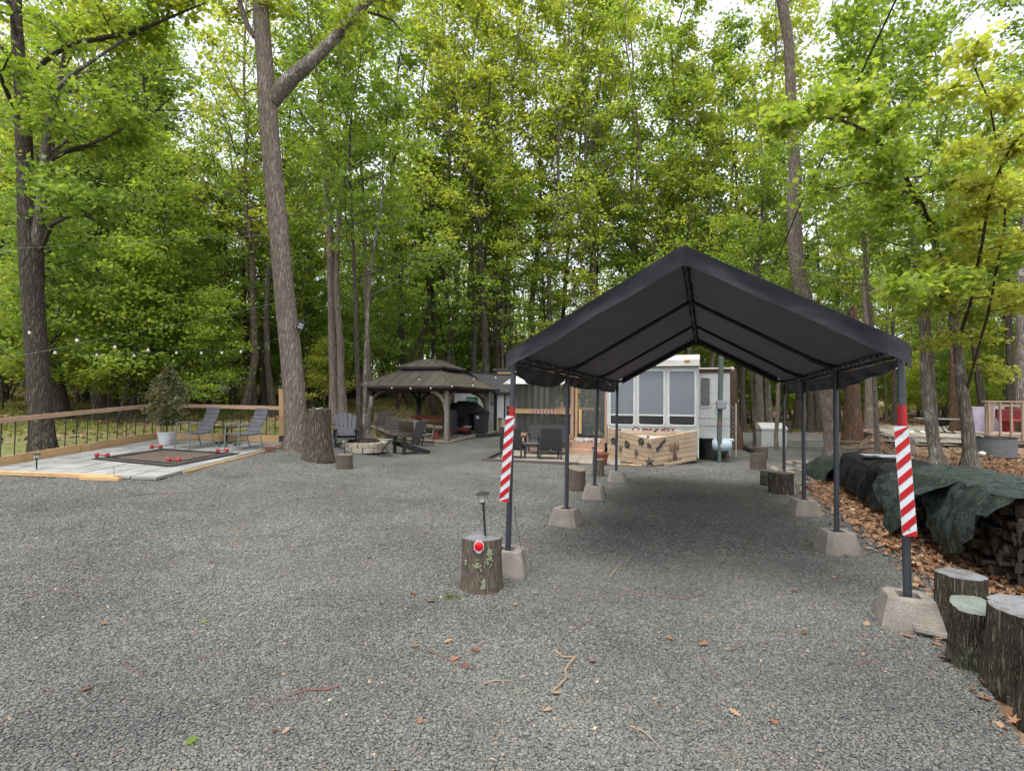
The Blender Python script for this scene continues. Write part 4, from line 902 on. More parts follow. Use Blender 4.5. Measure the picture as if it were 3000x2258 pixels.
part('sheet', MB().grid(lambda u, v: ((u-.5)*.24, (v-.5)*.17, .05*abs(u-.5)*1.2+.01*nz(u*3, v*3)), 8, 4, .004), WHITEP, ppr, True)
gstump('wide bark covered stump behind the second left canopy leg', 1692, 1441, 50, 1371, seed=4, top=CUTW, flare=1.1, slant=-.25)
s5, b5, h5 = gstump('narrow stump with a lamp behind the third left canopy leg', 1755, 1396, 33, 1345, seed=5, flare=1.1)
lamp('solar garden lamp on the narrow stump near the porch steps', b5+Vector((-.12, -.02, h5-.05)), .34, 1.2, (0, R(5)))
gstump('dark round stump in front of its pair by the right canopy legs', 2303, 1450, 66, 1384, seed=6, top=CUTD, bark=BARKD, flare=1.02)
gstump('dark stump left of its pair, half hidden', 2253, 1424, 36, 1378, seed=7, top=CUTD, bark=BARKD, flare=1.02)
gstump('grey stump between the black hose and the stump pair', 2230, 1377, 46, 1328, seed=8, top=CUTW, flare=1.0, slant=.1)
gstump('low stump half hidden behind the grey stump', 2236, 1345, 38, 1308, seed=9, top=CUTD, flare=1.0)
gstump('far stump at the foot of the thin trunks left of the storage box', 2190, 1265, 24, 1242, seed=10, top=CUTD, bark=BARKR, flare=1.0)
gstump('far dark stump right of the storage box', 2313, 1266, 24, 1236, seed=11, top=CUTD, bark=BARKD, flare=1.0)
gstump('brown log end under the pale blue tank', 2119, 1345, 33, 1320, seed=12, top=CUTD, bark=BARKR, flare=1.0)
STM = barkmat('bark_log_mossy', (.15, .125, .095), (.09, .075, .055), moss=(.16, .165, .10), mossamt=.56, vs=2.2, st=1.0)
def nearlog(label, px, pyt, Y, w, seed, top, **k):
    p = at(px, pyt, Y); g = ter(p.x, Y); return stump(label, Vector((p.x, Y, g-.01)), w/2/FPX*Y, p.z-g, top=top, bark=STM, seed=seed, name='cut_log', group='upright cut logs at the right edge', **k)
nearlog('upright cut log nearest to the canopy leg, white rimmed top', 2815, 1676, 3.72, 118, 21, CUTG)
nearlog('leaning cut log with a smooth green top', 2846, 1750, 3.28, 108, 22, CUTM, tilt=(R(9), R(-7)), ridge=.09)
nearlog('tall cut log with green lichen down its side', 2982, 1758, 2.98, 152, 23, CUTG, tilt=(R(6), R(-4)), ridge=.08)
nearlog('cut log at the picture corner with a pale ringed top', 3080, 1835, 2.66, 165, 24, CUTW, tilt=(R(8), R(1)), ridge=.08)
for lb, px, py, sz, ry in (('thick grey concrete slab leaning against the front right pier block', 2722, 1862, (.17, .14, .05), .1), ('thin pale concrete slab lying beside the cut logs', 2752, 1878, (.20, .12, .03), -.2)):
    p = gp(px, py); s_ = thing('concrete_slab', lb, 'concrete slab', p+Vector((0, .06, .03)), ry, group='two flat slabs by the front right pier block', rot=(R(-12), R(3), ry-YAW)); part('slab', MB().box(-sz[0]/2, sz[0]/2, -sz[1]/2, sz[1]/2, -sz[2]/2, sz[2]/2), CONC, s_, bev=.004)
# ------------------------------------------------------------------ travel trailer
TA = Vector((2.77, 15.1, 0))
def tl(p): d = Vector(p)-TA; return Vector((d.dot(PX), d.dot(AX), d.z))        # world -> trailer frame
def tpix(px, py, ly=0.0): return tl(onplane(px, py, TA+AX*ly, AX))             # pixel -> trailer frame on the plane y = ly
def rrect(x0, x1, z0, z1, r, y, n=5):
    P = []
    for cx, cz, a0 in ((x1-r, z1-r, 0), (x0+r, z1-r, 90), (x0+r, z0+r, 180), (x1-r, z0+r, 270)):
        for i in range(n+1):
            a = R(a0+90*i/n); P.append((cx+r*math.cos(a), y, cz+r*math.sin(a)))
    return P
def frame(mb, x0, x1, z0, z1, r, w, y, d):
    A_ = rrect(x0, x1, z0, z1, r, y); B_ = rrect(x0+w, x1-w, z0+w, z1-w, max(r-w, .01), y); n = len(A_)
    vs = A_+B_+[(a, b+d, c) for a, b, c in A_]+[(a, b+d, c) for a, b, c in B_]
    fs = []
    for i in range(n):
        j = (i+1) % n; fs += [(i, j, n+j, n+i), (2*n+i, 3*n+i, 3*n+j, 2*n+j), (i, 2*n+i, 2*n+j, j), (n+i, n+j, 3*n+j, 3*n+i)]
    mb.add(vs, fs)
def blindmat():
    m, nt, b = newmat('pleated_blind'); v = coords(nt, shift=False)
    w = nt.nodes.new('ShaderNodeTexWave'); w.bands_direction = 'Z'; w.inputs['Scale'].default_value = 12.5; w.inputs['Distortion'].default_value = .3; nt.links.new(v, w.inputs['Vector'])
    n = tnoise(nt, v, 1.2, 3); c = mixc(nt, w.outputs['Fac'], (.105, .115, .13), (.165, .178, .195)); c = mixc(nt, .4, c, ramp(nt, [(.35, (.8, .8, .8)), (.65, (1.1, 1.1, 1.1))], n), 'MULTIPLY')
    nt.links.new(c, b.inputs['Base Color']); b.inputs['Roughness'].default_value = .35; bump(nt, b, w.outputs['Fac'], .25, .004); return m
BLIND = blindmat()
def text(name, s, size, mat, parent, loc, rot, ext=.002, shear=0.0, sx=1.0, bold=0.0, align='CENTER'):
    cu = bpy.data.curves.new(name, 'FONT'); cu.body = s; cu.size = size; cu.extrude = ext; cu.shear = shear; cu.align_x = align; cu.offset = bold
    o = bpy.data.objects.new(name, cu); C.objects.link(o); o.parent = parent; o.location = loc; o.rotation_euler = rot; o.scale = (sx, 1, 1); cu.materials.append(mat)
    bpy.context.view_layer.update(); dg = bpy.context.evaluated_depsgraph_get(); me = bpy.data.meshes.new_from_object(o.evaluated_get(dg)); me.name = name
    o2 = bpy.data.objects.new(name, me); C.objects.link(o2); o2.parent = parent; o2.location = loc; o2.rotation_euler = rot; o2.scale = (sx, 1, 1)
    bpy.data.objects.remove(o); return o2
def trailer():
    t = thing('travel_trailer', 'white travel trailer with three tall blinded front windows behind the wooden hitch box', 'trailer', TA, -YAW)
    W = 2.44; H = 2.93
    prof = [(.10, .14), (.0, .20), (0, 2.62), (.05, 2.66), (.9, 2.95), (7.5, 2.98), (7.5, .3), (.6, .3)]
    m = MB().poly([(0, y, z) for y, z in prof], (W, 0, 0)); part('body', m, WHITE, t, bev=.03)
    for x in (-.012, W-.022): part('corner_trim', MB().box(x, x+.034, -.012, .02, .12, 2.62), WHITE, t, bev=.008)
    # moulded roof cap overhanging the front
    cap = [(-.10, 2.62), (-.13, 2.66), (-.13, 2.80), (-.09, 2.84), (.25, 2.95), (.45, 2.98), (.45, 2.9), (.02, 2.62)]
    part('roof_cap', MB().poly([(-.03, y, z) for y, z in cap], (W+.06, 0, 0)), pm('cap_white', (.48, .465, .42), (.4, .385, .34), 2, .5, .04), t, bev=.015)
    part('roof_cap_lip', MB().box(-.04, W+.04, -.145, -.10, 2.625, 2.66), WHITE, t, bev=.008)
    part('roof_vent', MB().box(1.0, 1.5, .9, 1.4, 2.96, 3.08), pm('vent_grey', (.25, .22, .2), None, 5), t, bev=.02)
    part('marker_light', MB().box(W-.36, W-.22, -.155, -.128, 2.735, 2.79), pm('amber_lens', (.55, .12, .02), None, 20, .25, .1), t, bev=.008)
    for i, (a, b) in enumerate(((1789, 1856), (1872, 1944), (1961, 2035))):
        x0 = tpix(a, 1200).x; x1 = tpix(b, 1200).x; zt = tpix((a+b)/2, 1087).z; zb = tpix((a+b)/2, 1242+i).z; zm = tpix((a+b)/2, 1215+i).z
        w = thing('window', None, None); w.parent = t
        fr = MB(); frame(fr, x0-.045, x1+.045, zb-.05, zt+.045, .10, .05, -.03, .05); frame(fr, x0-.105, x1+.105 if i == 2 else x1+.085, zb-.10, zt+.085, .14, .022, -.012, .03)
        fr.box(x0-.0, x1+.0, -.028, .0, zm-.022, zm+.022); part('window_frame', fr, WHITE, w, bev=.004)
        part('blind', MB().poly(rrect(x0-.01, x1+.01, zm, zt+.01, .05, -.008), (0, .006, 0)), BLIND, w)
        part('lower_pane', MB().poly(rrect(x0-.01, x1+.01, zb-.01, zm, .05, -.010), (0, .006, 0)), GLASSD, w)
    MAROON = pm('maroon_vinyl', (.13, .022, .022), (.11, .018, .018), 5, .4, 0)
    a = tpix(1848, 1267); b = tpix(1977, 1269); L = b.x-a.x
    lt = text('lettering', 'CONQUEST', .21, MAROON, t, ((a.x+b.x)/2, -.006, tpix(1910, 1266).z), (R(90), 0, 0), .002, .32, 1.0, .006)
    wd = max(v.co.x for v in lt.data.vertices)-min(v.co.x for v in lt.data.vertices); lt.scale.x = L/wd
    hgt = max(v.co.y for v in lt.data.vertices); zt_ = tpix(1850, 1249).z; lt.scale.y = (zt_-lt.location.z)/hgt
    dec = tpix(1996, 1251); m = MB()
    for r_ in range(4):
        for c_ in range(3): m.box(dec.x+c_*.06, dec.x+c_*.06+.05, -.004, .001, dec.z-.03*r_, dec.z-.03*r_+.014)
    part('small_print', m, pm('grey_print', (.3, .3, .3), None, 40, .6, 0), t)
    # slide-out on the right
    s = thing('slide_out', None, None); s.parent = t
    zb = .62; zt = 2.58; x1 = 3.27; y0 = .8
    part('slide_body', MB().box(W-.02, x1, y0, y0+3.6, zb, zt), WHITE, s, bev=.02)
    for z in (1.62, 1.19, .98): part('seam', MB().box(W, x1-.002, y0-.006, y0+.01, z, z+.012), pm('seam_grey', (.25, .25, .25), None, 5), s)
    part('fascia', MB().box(W-.01, x1+.015, y0-.015, y0, zt-.10, zt-.01), pm('rusty_fascia', (.09, .045, .03), (.12, .06, .04), 8), s)
    part('slide_roof', MB().box(W-.03, x1+.06, y0-.08, y0+3.7, zt, zt+.045), pm('roof_cream', (.52, .5, .43), (.4, .38, .33), 3), s, bev=.01)
    a = onplane(2053, 1108, TA+AX*y0, AX); b = onplane(2079, 1189, TA+AX*y0, AX); a = tl(a); b = tl(b)
    fr = MB(); frame(fr, a.x-.05, b.x+.05, b.z-.05, a.z+.05, .10, .045, y0-.02, .03); part('window_frame', fr, WHITE, s)
    part('pane', MB().poly(rrect(a.x-.01, b.x+.01, b.z-.01, a.z+.01, .06, y0-.006), (0, .005, 0)), pm('slide_glass', (.06, .065, .075), (.12, .125, .135), .9, .15, 0, spec=.6), s)
    part('dark_edge_trim', MB().box(x1-.005, x1+.012, y0-.01, y0+.02, zb, zt-.1), CHAR, s)
    part('ledge', MB().box(W+.38, x1+.08, y0-.28, y0-.005, zb-.03, zb+.03), pm('ledge_blue', (.42, .48, .5), (.36, .42, .44), 4), s, bev=.01)
    part('undercarriage', MB().box(W+.05, x1-.1, y0+.5, y0+3.2, .12, zb-.02), pm('dark_under', (.018, .018, .018), None, 5), s)
    fl = tl(at(2145, 1081, TA.y+.2)); ml = thing('flood_light', None, None, tuple(fl)); ml.parent = t
    part('lamp_head', MB().lathe([(.02, -.06), (.05, -.04), (.055, .03), (.03, .05)], 14), WHITE, ml, True, rot=(R(70), 0, 0)); part('bracket', MB().box(-.10, 0, .0, .02, -.02, .02), WHITE, ml)
    return t
trailer()
def post_and_box():
    p = at(2107, 1270, 14.5); tp_ = at(2114, 1030, 14.5); g = ter(p.x, 14.5); m = pm('post_green', (.075, .10, .085), (.06, .08, .07), 3, .6, .1)
    t = thing('utility_post', 'dark green square post with a grey electric box in front of the trailer slide out', 'post', (p.x, 14.5, g))
    part('post', MB().bar((0, 0, .5), (tp_.x-p.x, 0, tp_.z-g+.3), .105, .105, (0, 1, 0)), m, t, bev=.006)
    part('post_foot', MB().bar((.0, 0, -.02), (0, 0, .5), .08, .08, (0, 1, 0)), m, t)
    bz = at(2111, 1186, 14.43)
    part('electric_box', MB().box(bz.x-p.x-.13, bz.x-p.x+.13, -.16, -.055, bz.z-g-.115, bz.z-g+.115), pm('box_grey', (.19, .2, .22), (.16, .17, .19), 6, .5), t, bev=.012)
    part('box_lid', MB().box(bz.x-p.x-.115, bz.x-p.x+.115, -.172, -.16, bz.z-g-.09, bz.z-g+.09), pm('box_lid_grey', (.22, .23, .25), None, 6, .5), t, bev=.005)
    part('cable_loop', MB().tube([(bz.x-p.x-.11+.045*math.cos(a*.6)-.0, -.12, bz.z-g-.19+.08*math.sin(a*.6)) for a in range(11)], .006, 6), BLACKM, t, True)
    part('red_sticker', MB().box(-.035, .03, -.056, -.053, at(2106, 1238, 14.5).z-g-.03, at(2106, 1238, 14.5).z-g+.03), pm('sticker_red', (.4, .05, .03), None, 5), t)
post_and_box()
def tank():
    p = at(2115, 1303, 14.62); t = thing('gas_tank', 'pale blue round gas tank lying on a log under the slide out ledge', 'gas tank', p, -YAW)
    r_ = .19; part('tank_body', MB().lathe([(.03, -.26), (.12, -.25), (.17, -.20), (r_, -.12), (r_, .12), (.17, .20), (.12, .25), (.03, .26)], 26), pm('tank_blue', (.36, .44, .49), (.28, .36, .41), 4, .5, .08), t, True, rot=(0, R(90), 0))
    part('weld_band', MB().lathe([(r_+.003, -.01), (r_+.003, .01)], 26, caps=False), WHITEP, t, True, rot=(0, R(90), 0))
    part('tank_saddle', MB().box(-.16, .16, -.1, .1, -.22, -.15), BLACKM, t)
tank()
dk = thing('round_glass_top', 'thin round glass table top leaning on edge below the slide out', 'table top', gp(2078, 1345), rot=(R(12), 0, R(-70)))
part('glass_disc', MB().lathe([(.505, -.004), (.51, 0), (.505, .004)], 40), pm('sheet_grey_glass', (.20, .215, .21), (.12, .13, .125), 2, .15, 0, spec=.6), dk, True, loc=(0, 0, .5), rot=(R(90), 0, 0))
part('rim', MB().tube([(.51*math.cos(a/20*math.pi), 0, .5+.51*math.sin(a/20*math.pi)) for a in range(41)], .007, 6), BLACKM, dk, True)
lat = thing('lattice_screen', 'narrow white lattice panel leaning at the right corner of the slide out', 'lattice', Vector((at(2148, 1290, 15.7).x, 15.7, 0)), -YAW)
for i in range(9):
    z = .3+i*.14
    for sgn in (1, -1): part('slat', MB().bar((-.07*sgn, .003*sgn, z), (.07*sgn, .003*sgn, z+.14), .004, .025, (0, 1, 0)), WHITEP, lat)
for x in (-.08, .08): part('edge_slat', MB().box(x-.012, x+.012, -.01, .01, .05, 1.62), WHITEP, lat)

# hitch cover: a V of boards in front of the trailer
def hitchbox():
    Lf = TA+PX*.02-AX*.02; Rt = TA+PX*2.38-AX*.02; Ap = at(1903, 1368, 13.43)
    t = thing('hitch_box', 'V shaped box of pale boards decorated with metal stars in front of the trailer', 'wooden box', (Ap.x, Ap.y, 0))
    o = Vector((Ap.x, Ap.y, 0)); zl = onplane(1783, 1255, Lf, AX).z; zr = onplane(2037, 1264, Rt, AX).z; za = at(1900, 1288, 13.43).z
    for side, (E, ze, zb) in enumerate(((Lf, zl, .0), (Rt, zr, .08))):
        d = (E-o); d.z = 0; out = Vector((d.y, -d.x, 0)).normalized()*(1 if side == 0 else -1)
        if out.y > 0: out = -out
        n = 6
        for k in range(n):
            f0 = (k+.0)/n; f1 = (k+1.0)/n
            pa = Vector((0, 0, .0+za*(f0+f1)/2)); pb = Vector((d.x, d.y, zb+(ze-zb)*(f0+f1)/2)); ha = za/n; hb = (ze-zb)/n; g = .0055
            wv = out*.024; cut = .35+.3*((k*7+side*3) % 5)/5 if k % 2 == side % 2 else None
            segs = [(0.0, 1.0)] if cut is None else [(0.0, cut-.002), (cut+.002, 1.0)]
            for (s0, s1) in segs:
                q0 = pa.lerp(pb, s0); q1 = pa.lerp(pb, s1); h0 = (ha*(1-s0)+hb*s0)/2-g; h1 = (ha*(1-s1)+hb*s1)/2-g
                # in the board's own frame so that the grain runs along it
                dl = (q1-q0); L_ = dl.length; dx = dl.normalized(); dy = out; dz = dx.cross(dy); 
                if dz.z < 0: dz = -dz; dy = -dy
                cz = dz.z
                m = MB(); yy = (0, .022) if dy.dot(out) > 0 else (-.022, 0)
                m.add([(x, y, s_*(h0 if x < 0 else h1)/cz) for s_ in (-1, 1) for y in yy for x in (-L_/2, L_/2)], [(0, 2, 3, 1), (4, 5, 7, 6), (0, 1, 5, 4), (2, 6, 7, 3), (0, 4, 6, 2), (1, 3, 7, 5)])
                ob = link('board', m.mesh('board', CEDAR), t, bev=.002)
                M_ = Matrix(((dx.x, dy.x, dz.x), (dx.y, dy.y, dz.y), (dx.z, dy.z, dz.z))); ob.location = (q0+q1)/2; ob.rotation_euler = M_.to_euler()
        part('backing', MB().poly([Vector((0, 0, .02)), Vector((d.x, d.y, zb+.02)), Vector((d.x, d.y, ze-.02)), Vector((0, 0, za-.02))], -out*.01), BLACKR, t)
        board('top_rail', (0, 0, za+.012)+Vector(out)*.012 if False else Vector((0, 0, za+.012)), Vector((d.x, d.y, ze+.012)), .05, .02, CEDAR, t)
    board('corner_post', (0, -.022, .0), (0, -.022, za-.02), .07, .03, CEDAR, t, up=(0, 1, 0))
    la = Lf-o; ra = Rt-o
    part('lid', MB().poly([(0, .1, za-.05), (ra.x-.12, ra.y-.1, zr-.12), (la.x+.12, la.y-.1, zl-.15)], (0, 0, -.02)), pm('lid_pale', (.44, .37, .32), (.36, .30, .26), 4, .8, .2), t)
    board('back_board', Vector((la.x+.05, la.y-.03, zl-.09)), Vector((ra.x-.05, ra.y-.03, zr-.06)), .02, .10, CEDAR, t, up=(0, 0, 1))
    board('foot_board', Vector((.4, .05, .03)), Vector((ra.x-.15, ra.y-.22, .13)), .04, .07, CEDAR, t)
    for px, py in ((1816, 1258), (1919, 1262), (1899, 1279), (2005, 1265)):
        q = at(px, py, 14.4 if py < 1275 else 13.9)-o; part('bolt_head', MB().box(q.x-.03, q.x+.03, q.y, q.y+.04, q.z-.03, q.z+.02), BLACKM, t)
    # ornaments screwed to the boards
    ST = pm('rusted_star', (.045, .035, .035), (.09, .06, .055), 14, .7, .3)
    def star(px, py, r_, Y):
        c = at(px, py, Y)-o; vs = [(c.x, c.y-.045, c.z)]
        for i in range(10):
            a = math.pi/2+i*math.pi/5+.06; q = r_ if i % 2 == 0 else r_*.42; vs.append((c.x+q*math.cos(a), c.y, c.z+q*math.sin(a)))
        m = MB().add(vs+[(c.x, c.y+.01, c.z)], [(0, 1+i, 1+(i+1) % 10) for i in range(10)]+[(11, 1+(i+1) % 10, 1+i) for i in range(10)]); part('metal_star', m, ST, t)
    star(1903, 1352, .152, 13.33); star(1901.5, 1304, .108, 13.36)
    def outward(px, side):   # a point on a board face and its direction
        E = Lf if side == 0 else Rt; d = (E-o); d.z = 0; out = Vector((d.y, -d.x, 0)).normalized()
        if out.y > 0: out = -out
        return d, out
    def on(px, py, side):
        d, out = outward(px, side); return onplane(px, py, o+out*.035, out)-o, d.normalized(), out
    def cutout(px, py, w, h, side, seed, name):   # small black metal scenes in a ring
        c, dx, out = on(px, py, side); rr = random.Random(seed); m = MB()
        if dx.x < 0: dx = -dx
        up = Vector((0, 0, 1)); P = lambda x, z: c+dx*x+up*z
        m.tube([P(w/2*math.cos(a/12*math.pi*2), h*.42*math.sin(a/12*math.pi*2)) for a in range(13)], .010, 5)
        m.poly([P(-w/2, -h*.25), P(-w*.3, -h*.5), P(0, -h*.45), P(w*.35, -h*.55), P(w/2, -h*.2), P(w*.2, -h*.12), P(-w*.2, -h*.2)], out*.006)
        for i in range(3):
            x = w*(-.35+.33*i); hh = h*rr.uniform(.35, .62); m.poly([P(x-w*.07, -h*.3), P(x+w*.07, -h*.3), P(x+w*.05, 0), P(x+w*.12, hh*.55), P(x, hh), P(x-w*.10, hh*.5), P(x-w*.04, 0)], out*.006)
        part(name, m, CHAR, t)
    cutout(1797, 1291, .22, .17, 0, 1, 'metal_cutout'); cutout(1837, 1301, .20, .18, 0, 2, 'metal_cutout'); cutout(1878, 1293, .22, .18, 0, 3, 'metal_cutout')
    def flower(px, py, s_, side):
        c, dx, out = on(px, py, side); m = MB(); up = Vector((0, 0, 1))
        for k in range(5):
            a0 = k*1.257+.6; cc = c+dx*math.cos(a0)*s_*.5+up*math.sin(a0)*s_*.5
            m.tube([cc+dx*math.cos(a/8*6.283)*s_*.38+up*math.sin(a/8*6.283)*s_*.38 for a in range(9)], .005, 4)
        m.tube([c+up*(-s_*.3), c+up*(-s_)+dx*.02, c+up*(-s_*1.7)], .005, 4); part('wire_flower', m, CHAR, t)
    flower(1818, 1314, .085, 0); flower(1864, 1326, .10, 0)
    c, dx, out = on(1934, 1306, 1); m = MB(); rr = random.Random(4); up = Vector((0, 0, 1))
    if dx.x < 0: dx = -dx
    for i in range(6):
        q = c+dx*(-.10+.05*i)+up*(-.10+.045*i); m.poly([q+dx*rr.uniform(-.06, -.03), q+up*.07+dx*rr.uniform(-.02, .02), q+dx*rr.uniform(.03, .06)+up*.01, q-up*rr.uniform(.03, .06)], out*.008)
    part('metal_vine', m, CHAR, t)
    # dried flowers in a vase painted on a cut metal panel
    c, dx, out = on(1976, 1340, 1)
    if dx.x < 0: dx = -dx
    P = lambda x, z: c+dx*x+up*z
    part('metal_vase', MB().poly([P(-.05, -.14), P(.07, -.14), P(.10, .0), P(.03, .12), P(.01, .20), P(-.02, .12), P(-.06, .0)], out*.012), pm('vase_brown', (.07, .045, .035), (.11, .07, .05), 12), t)
    m = MB(); 
    for x, z in ((-.16, .26), (-.10, .36), (0, .40), (.12, .42), (.16, .30), (-.05, .28), (.07, .27), (-.2, .34), (.02, .33), (.14, .22), (-.14, .18)):
        q = P(x, z); m.tube([P(0, .15), P(x*.5, z*.7), q], .004, 4); m.poly([q+dx*.03*math.cos(a*1.05+x*9)*(1 if a % 2 else .4)+up*.03*math.sin(a*1.05+x*9)*(1 if a % 2 else .4) for a in range(6)], out*.01)
    part('metal_flower_spray', m, pm('rust_red', (.13, .035, .02), (.09, .03, .02), 12), t)
    GL = pm('glazed_green', (.11, .13, .06), (.16, .14, .06), 8, .4)
    for x in (-.19, .17):
        q = P(x, -.10)+out*.03; part('leaf_plate', MB().poly([q+dx*.07*math.cos(a/10*6.283)+up*.10*math.sin(a/10*6.283) for a in range(10)], out*.012), GL, t)
    w = thing('chock_block', 'small pale concrete wedge at the right foot of the hitch box', 'concrete block', gp(2028, 1352), -YAW); part('wedge', MB().poly([(-.1, 0, 0), (.12, 0, 0), (.07, 0, .2), (-.04, 0, .24)], (0, .14, 0)), CONC, w)
    for i, (px, py, L_, yw) in enumerate(((1835, 1362, .42, -.1), (1848, 1356, .2, .2), (1862, 1364, .3, -.05))):
        q = gp(px, py); b = thing('wood_offcut', ('long pale board offcut at the left foot of the hitch box', 'short pale board offcut on top of the others', 'pale board offcut touching the hitch box corner')[i], 'board', q+Vector((0, 0, .015+.02*(i == 1))), yw, 'board offcuts by the hitch box'); part('board', MB().box(-L_/2, L_/2, -.05, .05, -.012, .012), PINE, b)
hitchbox()

# ------------------------------------------------------------------ screened porch left of the trailer
VINYL, nt_, b_ = newmat('clear_vinyl')
b_.inputs['Base Color'].default_value = (.13, .14, .13, 1); b_.inputs['Roughness'].default_value = .15
tr_ = nt_.nodes.new('ShaderNodeBsdfTransparent'); tr_.inputs[0].default_value = (.92, .93, .91, 1); mx_ = nt_.nodes.new('ShaderNodeMixShader'); mx_.inputs[0].default_value = .30
nt_.links.new(tr_.outputs[0], mx_.inputs[1]); nt_.links.new(b_.outputs[0], mx_.inputs[2]); nt_.links.new(mx_.outputs[0], nt_.nodes['Material Output'].inputs['Surface'])
def porch():
    y = 1.3; q = lambda px, py, ly=y: tpix(px, py, ly)
    t = thing('screened_porch', 'timber porch with clear plastic panels and a black baluster rail attached to the trailer', 'porch', TA, -YAW)
    x0 = q(1508, 1200).x; x1 = q(1677, 1200).x; x2 = q(1776, 1200).x; zf = .50; zr = q(1590, 1199).z; zt = q(1590, 1124).z
    board('corner_post', (x0, y, 0), (x0, y, zt+.35), .1, .1, GREYW, t, up=(0, 1, 0))
    board('corner_post', (x1, y, 0), (x1, y, zt+.35), .1, .1, PINKW, t, up=(0, 1, 0)); board('corner_post', (x1+.14, y-.02, .4), (x1+.14, y-.02, zt+.3), .08, .08, PINE, t, up=(0, 1, 0)); board('corner_post', (x2, y, .2), (x2, y, zt+.35), .08, .08, PINKW, t, up=(0, 1, 0))
    board('door_jamb', (x1+.27, y-.05, .62), (x1+.27, y-.05, zr+.02), .09, .04, PINE, t, up=(0, 1, 0))
    board('header_beam', (x0-.1, y, zt+.28), (x2, y, zt+.28), .08, .16, PINE, t); board('door_header', (x1+.1, y, zt-.03), (x2, y, zt-.03), .06, .05, PINKW, t)
    part('clear_panel', MB().box(x0+.05, x1-.05, y-.008, y-.004, zr+.04, zt+.1), VINYL, t)
    part('clear_panel', MB().box(x0+.05, x1-.05, y+.03, y+.034, zf, zr-.1), VINYL, t)
    part('door_screen', MB().box(x1+.2, x2-.04, y+.02, y+.024, zf+.06, zt-.05), VINYL, t)
    board('top_rail', (x0+.05, y-.02, zr), (x1, y-.02, zr), .14, .035, PINE, t); board('rail_face', (x0+.05, y-.07, zr-.08), (x1, y-.07, zr-.08), .035, .12, PINE, t)
    n = 15
    for i in range(n): part('baluster', MB().tube([(x0+.2+(x1-x0-.3)*i/(n-1), y-.04, zr-.14), (x0+.2+(x1-x0-.3)*i/(n-1), y-.04, zf+.1)], .009, 6), BLACKM, t)
    for z in (zf, .34, .17, .02): board('skirt_board', (x0, y-.05, z+.02), (x1+.06, y-.05, z+.02), .03, .14, PINKW, t)
    part('deck_floor', MB().box(x0, x2, y, y+4.2, zf-.06, zf-.02), GREYW, t)
    # steps
    a = x1+.03
    for i, (yy, z0, z1) in enumerate(((y-.30, .14, .36), (y-.62, .0, .14))):
        board('step_riser', (a, yy, (z0+z1)/2), (x2+.02, yy, (z0+z1)/2), .03, z1-z0-.01, PINKW, t); board('step_tread', (a-.02, yy+.16, z1+.012), (x2+.04, yy+.16, z1+.012), .34, .028, PINKW, t)
    board('threshold_riser', (a, y-.02, .43), (x2, y-.02, .43), .03, .13, PINKW, t)
    # striped tape on the rail
    tx0 = q(1560, 1205).x; tx1 = q(1630, 1205).x; zc = zr-.075
    part('tape_strip', MB().box(tx0, tx1, y-.0905, y-.0885, zc-.04, zc+.04), REFW, t)
    for i in range(7):
        s0 = tx0+(tx1-tx0)*i/7; w = (tx1-tx0)/14; part('tape_stripe', MB().poly([(s0+.04, y-.092, zc-.038), (s0+.04+w, y-.092, zc-.038), (s0+w, y-.092, zc+.038), (s0, y-.092, zc+.038)], (0, -.001, 0)), RED, t)
    # flat roof with a dark edge
    part('roof', MB().box(x0-.75, x2+.1, y-.15, y+1.5, zt+.42, zt+.50), CHAR, t, bev=.01)
    for yy in (y-.05, y+1.4): board('roof_beam', (x0-.6, yy, zt+.37), (x2, yy, zt+.37), .06, .09, PINE, t)
    # translucent awning
    ca = [q(1497, 1096), q(1640, 1097)]; 
    m = MB().poly([(x0-.03, y-.03, zt+.27), (x1-.02, y-.03, zt+.27), (x1+.02, y-.62, zt-.02), (x0-.17, y-.62, zt-.02)], (0, 0, -.006)); part('awning_sheet', m, pm('awning_white', (.55, .57, .58), (.48, .5, .5), 3, .3, .05), t)
    part('awning_front_bar', MB().box(x0-.18, x1+.03, y-.64, y-.61, zt-.035, zt-.005), WHITE, t)
    for x in (x0+.0, (x0+x1)/2+.15, x1-.0): part('awning_rib', MB().bar((x+.02, y-.03, zt+.28), (x-.08, y-.62, zt-.005), .035, .02), pm('awning_rib_grey', (.3, .31, .32), None, 5), t)
    # back wall of the porch: posts and balusters with the woods showing through, and the white shed end
    for i in range(7): board('back_post', (x0+.2+i*.85, y+4.1, zf), (x0+.2+i*.85, y+4.1, zt+.4), .10, .10, DARKW, t, up=(0, 1, 0))
    board('back_rail', (x0, y+4.1, zr), (x2, y+4.1, zr), .06, .1, PINKW, t)
    for i in range(5): part('side_panel', MB().box(x0-.01, x0+.01, y+.3+i*.75, y+.98+i*.75, zf, zt+.3), pm('side_panel_pale_%d' % i, (.36, .35, .31), (.28, .27, .24), 2), t)
    for i in range(6): board('side_post', (x0+.05, y+.25+i*.75, zf), (x0+.05, y+.25+i*.75, zt+.4), .08, .08, DARKW, t, up=(0, 1, 0))
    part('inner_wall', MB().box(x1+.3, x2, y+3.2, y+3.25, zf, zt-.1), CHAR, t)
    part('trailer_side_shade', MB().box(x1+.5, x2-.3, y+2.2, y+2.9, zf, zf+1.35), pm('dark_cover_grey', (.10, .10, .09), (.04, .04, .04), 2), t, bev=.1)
    rn = random.Random(3)
    # rolls and cushions stored inside
    cm = [pm('cushion_%d' % i, c, None, 6, .9, .3) for i, c in enumerate(((.30, .25, .13), (.33, .31, .27), (.42, .42, .41), (.26, .24, .2)))]
